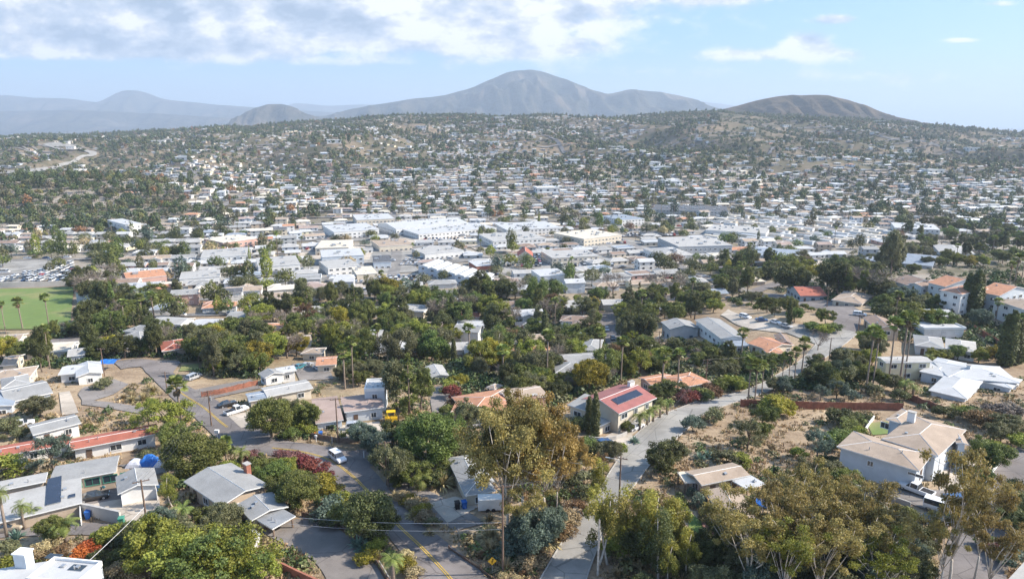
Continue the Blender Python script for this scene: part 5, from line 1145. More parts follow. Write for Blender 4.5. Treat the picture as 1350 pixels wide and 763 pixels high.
# bigger buildings of the business strip
def shedrow(label, K, h, roof, wall, kind='flat', pitch=0., name='warehouse', cat='warehouse', trim='trim', op='auto'): return house(name, label, cat, [(*K, h, kind, 'x', pitch, {'over': .2})], wall, roof, trim=trim, openings=op, vents=3)
BIG = [('long white warehouse, the largest roof of the business strip', ((522, 302), (618, 294), (606, 286), 7, 'roof_white', 'white', 'gable', .12)), ('second long white warehouse just in front of the largest one', ((552, 309), (655, 300), (645, 292), 6, 'roof_white', 'white')),
    ('cream flat-roofed hall behind the pale blue hall', ((415, 327), (460, 326), (458, 316), 6, 'roof_cream', 'cream')), ('pale blue hall with white roof and blue band', ((424, 339), (480, 336), (472, 327), 7, 'roof_white', 'bluewhite')), ('white hall with pale roof in front of the pale blue hall', ((432, 353), (474, 349), (468, 340), 6, 'roof_light', 'white')),
    ('long white hall left of the pale blue hall', ((340, 352), (396, 348), (396, 336), 7, 'roof_light', 'white')), ('cream low hall with flat roof beside the round olive tree', ((470, 362), (498, 360), (496, 350), 5, 'roof_cream', 'cream')), ('dark-roofed hall between the white halls', ((492, 346), (516, 345), (512, 336), 5, 'roof_dark', 'bluewhite')),
    ('orange-walled hall at the edge of the storage rows', ((628, 351), (656, 349), (654, 342), 5, 'roof_white', 'brick')), ('wide cream commercial building with palms in front', ((770, 315), (820, 309), (802, 299), 7, 'roof_cream', 'cream')), ('blue-striped white hall far along the strip', ((820, 290), (850, 288), (846, 281), 6, 'roof_blue', 'white')),
    ('white hall with hip roof right of the dark grove', ((874, 338), (916, 336), (906, 325), 5, 'roof_light', 'white', 'hip', .2)), ('broad pale grey hall with the widest flat roof right of centre', ((895, 325), (966, 323), (942, 311), 7, 'roof_light', 'greywall')), ('white hall with pale roof behind the tree belt', ((712, 364), (748, 362), (744, 353), 5, 'roof_white', 'white')),
    ('long low building with terracotta roof left of the valley street', ((167, 369), (220, 363), (218, 354), 5, 'roof_tile', 'pinkwall', 'gable', .2)), ('pink flat-roofed hall on the left of the valley', ((294, 320), (340, 314), (336, 306), 7, 'roof_cream', 'pinkwall')), ('pale hall with long grey roof beside the parking rows', ((264, 340), (330, 336), (326, 326), 6, 'roof_light', 'white')),
    ('tall white building on the wooded rise on the left', ((165, 296), (186, 294), (184, 286), 10, 'roof_white', 'white')), ('cream hall behind the largest warehouse', ((470, 290), (520, 288), (516, 281), 7, 'roof_white', 'cream')), ('white hall left of the largest warehouse', ((440, 306), (500, 302), (492, 293), 7, 'roof_white', 'white')),
    ('pale hall in the middle of the strip behind the church', ((650, 318), (720, 314), (712, 304), 6, 'roof_light', 'white')), ('wide white hall right of the second warehouse', ((668, 303), (740, 300), (732, 291), 6, 'roof_white', 'white')), ('grey-roofed hall in the parking area right of the church', ((728, 340), (790, 337), (780, 328), 6, 'roof_light', 'cream')),
    ('long pale hall beside the mobile homes', ((930, 303), (1010, 308), (1008, 300), 5, 'roof_light', 'white')), ('broad white hall with pale roof below the mobile homes', ((985, 335), (1050, 340), (1046, 329), 6, 'roof_blue', 'bluewhite')), ('white hall on the far right behind the crest trees', ((1180, 300), (1240, 303), (1236, 296), 6, 'roof_white', 'white')),
    ('white hall with grey roof at the left side of the valley', ((236, 368), (290, 364), (286, 355), 5, 'roof_light', 'white')), ('cream hall in front of the terracotta long building', ((160, 382), (206, 379), (204, 371), 5, 'roof_white', 'bluewhite')), ('low white hall beyond the dark grove in mid valley', ((560, 335), (612, 330), (606, 322), 5, 'roof_light', 'white')),
    ('tan flat-roofed hall in mid valley near the tall palm', ((500, 325), (545, 322), (540, 314), 5, 'roof_tan', 'cream')), ('long dark hall at the right end of the strip', ((860, 276), (960, 279), (956, 272), 6, 'roof_dark', 'greywall'))]
for lab, a in BIG:
    _, Ws_, _x = shedrow(lab, a[:3], *a[3:]); W = Ws_[0]; ru = random.Random(len(lab)); rr_ = [o_ for o_ in _.children if o_.name.startswith('roof')][0]
    for q_ in range(max(2, int(W.w * W.d / 160))):
        x_ = ru.uniform(-.4, .4) * W.w; y_ = ru.uniform(-.35, .35) * W.d; s = Soup(); s.box(W.P(x_, y_, W.zroof(x_, y_) + .5), (ru.uniform(1.2, 3), ru.uniform(1.2, 2.4), 1.1), W.a); s.obj('roof_unit', [M[ru.choice(['metal', 'greywall'])]], rr_)
    c0 = np.array([W.wx, W.wy]); FR = FOOT[-1]; ua = np.array([math.cos(FR[4]), math.sin(FR[4])]); va = np.array([-ua[1], ua[0]])
    q = [c0 + ua * sx * (W.w / 2 + 16) + va * sy for sx, sy in ((-1, -W.d / 2 - 22), (1, -W.d / 2 - 22), (1, W.d / 2 + 8), (-1, W.d / 2 + 8))]
    strip('parking_lot', np.linspace(q[0], q[3], 14), np.linspace(q[1], q[2], 14), 'asphalt_pale' if len(lab) % 3 else 'path', nc=14, off=.0 + .013 * (len(lab) % 7), reg_=False)
house('church', 'church with steep rust red roof in mid valley', 'church', [((682, 338), (703, 338), (701, 332), 5, 'gable', 'y', .8)], 'cream', 'roof_rust')
for k in range(7):
    x = 551 + k * 12; y = 343 + k * 3.0; K = ((x, y + 8), (x + 13, y + 9), (x + 16, y - 1)); nm = ('first', 'second', 'third', 'fourth', 'fifth', 'sixth', 'seventh')[k]
    house('storage_building', f'{nm} from the left of the white gabled storage buildings in the strip', 'storage building', [(*K, 5.5, 'gable', 'y', .25, {'over': .2})], 'bluewhite', 'roof_white', vents=0, group='white gabled storage buildings')

# ------------------------------------------------------------------ walls, fences, small structures
wall_px('retaining_wall', 'curved concrete retaining wall in front of the paved court', 'retaining wall', [(105, 679), (118, 681), (132, 684), (146, 687), (160, 690)], 2.1, .3, 'concrete_wall', cap='concrete')
wall_px('retaining_wall', 'low concrete wall at the left of the street planting', 'retaining wall', [(38, 688), (66, 684), (90, 680), (96, 668)], 1.8, .3, 'concrete_wall')
wall_px('brick_wall', 'red-brown wall below the drive of the grey house', 'wall', [(352, 741), (372, 752), (392, 762), (420, 775)], 1.3, .3, 'brick')
wall_px('garden_wall', 'dark low kerb wall winding between drive and road planting', 'wall', [(398, 680), (430, 688), (455, 700), (480, 722), (500, 748), (515, 775)], .8, .25, 'browntrim')
wall_px('garden_wall', 'second dark wall line beside the planting above the drive', 'wall', [(440, 683), (462, 700), (488, 726), (508, 756), (518, 775)], .5, .2, 'concrete')
wall_px('wooden_fence', 'brown wooden fence across the top of the bare lot', 'fence', [(976, 536), (1010, 537), (1060, 539), (1110, 540), (1150, 540), (1190, 541)], 1.9, .12, 'redwood', boards=True)
wall_px('wooden_fence', 'brown board fence in front of the white-roofed house', 'fence', [(1196, 526), (1215, 534), (1232, 540), (1245, 545)], 1.8, .12, 'redwood', boards=True)
wall_px('wooden_fence', 'redwood board fence right of the pale hip-roofed house', 'fence', [(1284, 436), (1300, 446), (1316, 456), (1322, 464)], 2., .12, 'redwood', boards=True)
wall_px('wooden_fence', 'brown fence along the grassy bank above the road junction', 'fence', [(266, 524), (290, 520), (315, 514), (340, 508)], 1.5, .12, 'redwood', boards=True)
wall_px('picket_fence', 'weathered fence in front of the flat pinkish-roofed house', 'fence', [(372, 566), (400, 574), (428, 580), (452, 584), (480, 583)], 1.2, .1, 'shadewood', boards=True)
wall_px('garden_wall', 'pale wall beside the small green lawn', 'wall', [(1137, 574), (1145, 562), (1152, 552)], .9, .2, 'trim')
wall_px('garden_wall', 'long grey wall below the pale blue house wall', 'wall', [(1096, 632), (1130, 645), (1165, 656), (1200, 668)], .9, .25, 'concrete')
wall_px('garden_wall', 'white kerb wall along the right road beside the shrubs', 'wall', [(1296, 640), (1308, 624), (1322, 604)], .6, .25, 'trim')
wall_px('garden_wall', 'pale parapet of the bridge-like drive under the tall thin eucalyptus', 'wall', [(1192, 722), (1208, 710), (1226, 698), (1240, 690)], .6, .25, 'trim')
wall_px('retaining_wall', 'long pale wall beyond the green sports field', 'wall', [(-60, 382), (20, 379), (96, 376)], 3.0, .4, 'concrete_wall')
wall_px('wire_fence', 'low dark rail crossing the verge beside the warning sign', 'fence', [(592, 724), (612, 738), (632, 751), (655, 768)], .55, .08, 'browntrim', boards=True)
wall_px('garden_wall', 'brown retaining kerb between the two houses on the ravine', 'wall', [(840, 470), (870, 478), (900, 476), (930, 470)], 1., .3, 'shadewood')
wall_px('garden_wall', 'curved garden wall round the court of the red-roofed house', 'wall', [(776, 580), (790, 582), (812, 580), (826, 574)], 1.0, .25, 'concrete')
def canopy(px, py, w, d, h, mat, label, ang=0.):
    p = at(px, py); root = empty('canopy', p, ang); s = Soup()
    for x in (-w / 2, w / 2):
        for y in (-d / 2, d / 2): s.tube([(x, y, -.3), (x, y, h)], .05, 5)
    s.obj('frame', M['metal'], root); s = Soup(); a = w / 2 + .2; b = d / 2 + .2; n = 6
    for i in range(n):
        for j in range(n):
            q = []
            for (u, v) in ((i, j), (i + 1, j), (i + 1, j + 1), (i, j + 1)):
                x = -a + 2 * a * u / n; y = -b + 2 * b * v / n; q.append((x, y, h + .55 * (1 - abs(y) / b) - .12 * math.sin(u * 2.) ** 2))
            s.poly(q)
    s.obj('cover', M[mat], root); tag(root, label, 'canopy'); return root
canopy(146, 486, 4.4, 4, 2.4, 'bluetarp', 'bright blue canopy right of the rambling white house')
canopy(838, 416, 4, 3, 2.2, 'bluetarp', 'small blue canopy at the edge of the dark ravine trees')
def heap(px, py, parts, label, name='tarp_pile', cat='tarpaulin'):
    p = at(px, py); root = empty(name, p); r = np.random.default_rng(7)
    for (dx, dy, w, d, h, mat) in parts:
        n = 9; xs = np.linspace(-1, 1, n); X, Yq = np.meshgrid(xs, xs); Z = h * np.clip(1 - np.maximum(abs(X), abs(Yq)) ** 3, 0, 1) * (1 + .25 * fbm(X * 2 + dx, Yq * 2 + dy, 3)); s = Soup().add(np.stack([(X * w / 2 + dx).ravel(), (Yq * d / 2 + dy).ravel(), Z.ravel() + .05], 1), grid_faces(n, n)); s.obj('cover', M[mat], root)
    tag(root, label, cat); return root
heap(202, 613, [(-.6, 0, 3.2, 2.6, 2.0, 'bluetarp'), (2.1, -.3, 3.0, 2.6, 1.3, 'whitetarp'), (-3.0, -.4, 3.2, 2.6, 1.3, 'whitetarp')], 'pile under bright blue and white tarpaulins behind the garage')
# garden umbrella
def umbrella(px, py, mat, label, r0=1.8, h=2.5):
    p = at(px, py); root = empty('garden_umbrella', p); s = Soup(); s.tube([(0, 0, 0), (0, 0, h + .1)], .04, 6); s.obj('pole', M['metal'], root); s = Soup(); n = 8
    for k in range(n):
        a, b = k * 2 * math.pi / n, (k + 1) * 2 * math.pi / n; s.poly([(0, 0, h + .45), (r0 * math.cos(a), r0 * math.sin(a), h - .1), (r0 * math.cos(b), r0 * math.sin(b), h - .1)]); s.poly([(r0 * math.cos(a), r0 * math.sin(a), h - .1), (r0 * math.cos(a) * .99, r0 * math.sin(a) * .99, h - .32), (r0 * math.cos(b) * .99, r0 * math.sin(b) * .99, h - .32), (r0 * math.cos(b), r0 * math.sin(b), h - .1)])
    s.obj('canopy', M[mat], root); tag(root, label, 'umbrella')
umbrella(1011, 679, 'bluebin', 'round bright blue garden umbrella among the eucalyptus', 2.0)
def wheelie(px, py, mat, label):
    p = at(px, py); root = empty('waste_bin', p, .3); s = Soup(); v = [(-.26, -.3, .06), (.26, -.3, .06), (.26, .3, .06), (-.26, .3, .06), (-.3, -.36, .98), (.3, -.36, .98), (.3, .36, .98), (-.3, .36, .98)]; s.add(v, [(0, 3, 2, 1), (4, 5, 6, 7), (0, 1, 5, 4), (1, 2, 6, 5), (2, 3, 7, 6), (3, 0, 4, 7)]); s.obj('body', M[mat], root); s = Soup(); s.box((0, 0, 1.03), (.66, .8, .1)); s.box((0, .38, 1.0), (.5, .1, .08)); s.obj('lid', M[mat], root)
    for x in (-.28, .28): s = Soup(); s.tube([(x - .04, .3, .12), (x + .04, .3, .12)], .12, 8); s.obj('wheel', M['black'], root)
    root.scale = (1.3, 1.3, 1.3); tag(root, label, 'bin', 'wheeled bins')
wheelie(612, 670, 'bluebin', 'blue wheeled bin at the corner of the grey hip-roofed house'); wheelie(603, 671, 'black', 'black wheeled bin left of the blue one'); wheelie(423, 577, 'bluebin', 'blue wheeled bin in front of the flat pinkish-roofed house'); wheelie(117, 683, 'bluebin', 'blue wheeled bin by the curved retaining wall'); wheelie(161, 692, 'greentrim', 'green wheeled bin at the end of the curved wall')
# the yellow warning sign: a diamond with a winding arrow and its plate
p = at(649, 757); root = empty('warning_sign', p, .12); s = Soup(); s.tube([(0, .04, -.4), (0, .04, 2.6)], .04, 6); s.obj('post', M['metal'], root)
s = Soup(); a = .62; s.add([(0, 0, 2.1 - a), (a, 0, 2.1), (0, 0, 2.1 + a), (-a, 0, 2.1), (0, .03, 2.1 - a), (a, .03, 2.1), (0, .03, 2.1 + a), (-a, .03, 2.1)], [(0, 1, 2, 3), (7, 6, 5, 4), (0, 4, 5, 1), (1, 5, 6, 2), (2, 6, 7, 3), (3, 7, 4, 0)]); pl = s.obj('sign_plate', M['signyellow'], root)
s = Soup(); s.box((-.02, -.012, 1.93), (.1, .012, .34)); s.box((.03, -.012, 2.14), (.22, .012, .1)); s.box((.1, -.012, 2.26), (.1, .012, .22)); s.poly([(-.04, -.016, 2.34), (.24, -.016, 2.34), (.1, -.016, 2.52)]); s.obj('arrow', M['signblack'], pl); tag(root, 'yellow diamond warning sign with black arrow at the bottom road verge', 'road sign')
def post(px, py, h, mat, label, name='marker_post', cat='post', r=.06, head=None):
    p = at(px, py); root = empty(name, p); s = Soup(); s.tube([(0, 0, -.3), (0, 0, h)], r, 6); s.obj('post', M[mat], root)
    if head: s = Soup(); s.box((0, -.07, h - .3), head); s.obj('sign_plate', M['trim'], root)
    tag(root, label, cat)
post(480, 604, 1.5, 'trim', 'white marker post beside the side street by the leafy dark tree', r=.1)
post(287, 578, 2.0, 'trim', 'white post-mounted box at the road corner', 'mailbox_post', 'mailbox', head=(.9, .5, .7))
post(417, 582, 1.6, 'trim', 'white mailbox post left of the blue wheeled bin', 'mailbox_post', 'mailbox', head=(.45, .3, .4))
post(438, 584, 1.6, 'trim', 'white gate post right of the blue wheeled bin')
post(604, 706, 1.3, 'metal', 'thin grey marker post on the verge by the driveway')
# machines and containers
p = at(647, 671); root = empty('utility_trailer', p, hp((630, 672), (660, 671))); s = Soup(); s.box((0, 0, 1.35), (4.2, 2.0, 1.9)); s.obj('body', M['white'], root); s = Soup(); s.box((2.6, 0, .45), (1.2, .1, .1)); s.obj('hitch', M['black'], root)
for x in (-.5, .4):
    for y in (-1.02, 1.02): s = Soup(); s.tube([(x, y - .1, .36), (x, y + .1, .36)], .36, 12); s.obj('wheel', M['black'], root)
tag(root, 'white box trailer in front of the big eucalyptus trunk', 'trailer')
p = at(516, 557); root = empty('forklift', p, .2); s = Soup(); s.box((0, 0, .75), (2.2, 1.2, .8)); s.box((-.8, 0, 1.3), (.6, 1.1, .4)); s.obj('body', M['yellowpaint'], root); s = Soup()
for x in (-.7, .7):
    for y in (-.5, .5): s.tube([(x, y, 1.), (x * .9, y, 2.2)], .05, 5)
s.box((0, 0, 2.24), (1.6, 1.15, .08)); s.obj('cage', M['yellowpaint'], root); s = Soup(); s.box((1.25, -.3, 1.2), (.12, .12, 2.3)); s.box((1.25, .3, 1.2), (.12, .12, 2.3)); s.box((1.25, 0, 2.3), (.1, .7, .1)); s.obj('mast', M['black'], root)
for x in (-.7, .7):
    for y in (-.62, .62): s = Soup(); s.tube([(x, y - .12, .38), (x, y + .12, .38)], .38, 12); s.obj('wheel', M['black'], root)
root.scale = (1.25,) * 3; tag(root, 'small yellow loader parked right of the pale blue house', 'loader')
heap(411, 572, [(0, 0, 1.8, 1.2, .8, 'orangeplastic')], 'orange covered pile beside the round roadside tree')
# vehicles
car('suv', 445, 607, hp((440, 603), (452, 611)), 'white', 'white estate car driving at the road junction in tree shadow', group='vehicles')
for a in [('sedan', 123, 645, hp((118, 645), (130, 644)), 'teal', 'dark teal car, the upper one in the paved court'), ('sedan', 125, 659, hp((120, 660), (132, 658)), 'black', 'black car, the lower one in the paved court'), ('sedan', 200, 652, hp((194, 654), (208, 650)), 'blue', 'blue-grey car at the garage front'),
          ('pickup', 312, 545, hp((300, 547), (322, 542)), 'white', 'white pickup with black bed by the road left of the round tree'), ('sedan', 30, 562, hp((20, 563), (40, 560)), 'white', 'white car beside the grey gable roof on the left'), ('suv', 256, 500, hp((246, 502), (266, 497)), 'silver', 'silver car on the verge above the brown fence'),
          ('sedan', 395, 486, hp((388, 487), (402, 484)), 'teal', 'teal car, left one in the small yard'), ('sedan', 404, 484, hp((398, 485), (412, 482)), 'silver', 'silver car, middle one in the small yard'), ('sedan', 421, 488, hp((416, 487), (428, 490)), 'white', 'white car, right one in the small yard'),
          ('pickup', 1207, 650, hp((1222, 655), (1194, 646)), 'white', 'white pickup parked under the pale blue wall', ), ('van', 1262, 668, hp((1245, 668), (1280, 666)), 'blue', 'dark blue van half hidden under the tall thin eucalyptus'), ('sedan', 1232, 690, hp((1215, 690), (1245, 692)), 'black', 'black car on the drive behind the thin eucalyptus trunk'), ('van', 1240, 675, hp((1225, 672), (1255, 680)), 'white', 'white van on the drive behind the thin eucalyptus'),
          ('sedan', 1022, 427, hp((1015, 426), (1030, 429)), 'white', 'white car, left one of the pair on the road head'), ('sedan', 1036, 432, hp((1028, 430), (1044, 434)), 'silver', 'silver car, right one of the pair on the road head'), ('sedan', 1004, 424, hp((998, 425), (1012, 424)), 'blue', 'blue car beside the road head pair'), ('suv', 982, 420, hp((976, 420), (990, 420)), 'white', 'white car in front of the grey stepped roof'),
          ('suv', 1133, 417, hp((1126, 416), (1140, 418)), 'white', 'white car left of the brown gabled house'), ('sedan', 795, 588, hp((788, 590), (802, 586)), 'blue', 'dark blue car by the hedge of the red-roofed house'), ('sedan', 838, 566, hp((832, 568), (846, 563)), 'white', 'white car beside the feather palms of the red-roofed house'), ('suv', 632, 562, hp((625, 563), (640, 560)), 'silver', 'silver car under the olive tree behind the eucalyptus'),
          ('sedan', 870, 410, hp((864, 411), (877, 409)), 'white', 'white car beside the slate blue house'), ('sedan', 1040, 392, hp((1034, 392), (1047, 391)), 'white', 'white car left of the bright red roof'), ('sedan', 300, 536, hp((292, 537), (308, 534)), 'black', 'black car behind the white pickup'), ('suv', 470, 566, hp((463, 566), (478, 565)), 'silver', 'silver car in front of the pale blue house'), ('sedan', 10, 700, hp((0, 701), (20, 699)), 'tan', 'tan car on the street at the left edge'),
          ('sedan', 800, 436, hp((796, 430), (802, 442)), 'silver', 'silver car in the dark asphalt court'), ('sedan', 808, 448, hp((804, 442), (811, 454)), 'black', 'black car in the dark asphalt court'), ('sedan', 1118, 470, hp((1112, 476), (1122, 462)), 'silver', 'silver car on the road head near the fan palms')]:
    car(*a, group='vehicles')
# poles and cables
pole('A', 196, 707, 9.5, 'wooden utility pole at the corner of the garage court', 1, az=.5)
pole('B', 279, 562, 8.5, 'wooden utility pole with crossarms at the upper road bend', 2, az=.5, transformer=True)
pole('C', 446, 584, 10, 'slim wooden pole in front of the pale blue house', 1, az=.3)
pole('D', 510, 640, 8.5, 'wooden pole in the shade of the leafy dark tree', 1, az=.4)
pole('E', 663, 757, 13.5, 'tall wooden pole beside the yellow warning sign', 1, az=.2)
pole('F', 816, 666, 9.0, 'reddish wooden pole with street lamp beside the right road', 1, az=2.8, lamp=True)
pole('G', 788, 758, 8.5, 'pale slender pole at the foot of the young eucalyptus', 0, mat='palebark')
pole('H', 930, 513, 8.5, 'wooden pole beside the orange tiled hip roof', 2, az=.1)
pole('I', 138, 496, 8.5, 'wooden pole left of the blue canopy', 1); pole('J', 221, 521, 6.5, 'short wooden pole at the upper end of the road', 1); pole('K', 1092, 482, 9, 'wooden pole beside the palms and shrubs', 1, az=.2); pole('L', 1130, 446, 8.5, 'wooden pole at the road head', 1); pole('M', 868, 470, 9, 'wooden pole among the ravine trees', 1); pole('N', 345, 405, 9, 'wooden pole in the valley left of the tree belt', 1); pole('O', 408, 400, 10, 'wooden pole in front of the tree belt', 1); pole('P', 232, 340, 10, 'wooden pole left in the valley', 1); pole('Q', 1245, 660, 9, 'wooden pole hidden in the tall thin eucalyptus', 1); pole('R', 1090, 405, 8.5, 'wooden pole behind the bright green bank', 1)
span('A', 'B', 'black cable from the garage court pole to the road bend pole', (-.9, 0, .9)); span('B', 'C', 'black cable from the road bend pole to the slim pole', (-.9, .9)); span('C', 'D', 'black cable from the slim pole to the shaded pole', (0,)); span('D', 'E', 'black cable from the shaded pole to the tall pole', (-.8, .8)); span('E', 'F', 'black cable from the tall pole over to the street lamp pole', (-.6, .6)); span('F', 'H', 'black cable from the street lamp pole up the right road', (-.8, .8)); span('H', 'K', 'black cable from the orange roof pole to the palm pole', (-.8, .8)); span('K', 'L', 'black cable from the palm pole to the road head', (0,)); span('J', 'I', 'black cable along the upper left lane', (0,)); span('B', 'J', 'black cable along the upper road', (0,)); span('H', 'M', 'black cable from the orange roof pole into the ravine', (0,))
pE = POLES['E']; pA = POLES['A']
cable(at(118, 738, 3.), pA[0] + (0, 0, 5.), 'pale thick cable rising from the white flat roof to the court pole', r=.05, mat='silvercable', sag=.01)
cable(at(395, 682, 3.2), pE[0] + (0, 0, 8.), 'long pale cable crossing the road to the tall pole', r=.028, mat='silvercable', sag=.015); cable(at(380, 690, 3.2), pE[0] + (0, 0, 7.), 'lower pale cable crossing the road to the tall pole', r=.022, mat='silvercable', sag=.02)

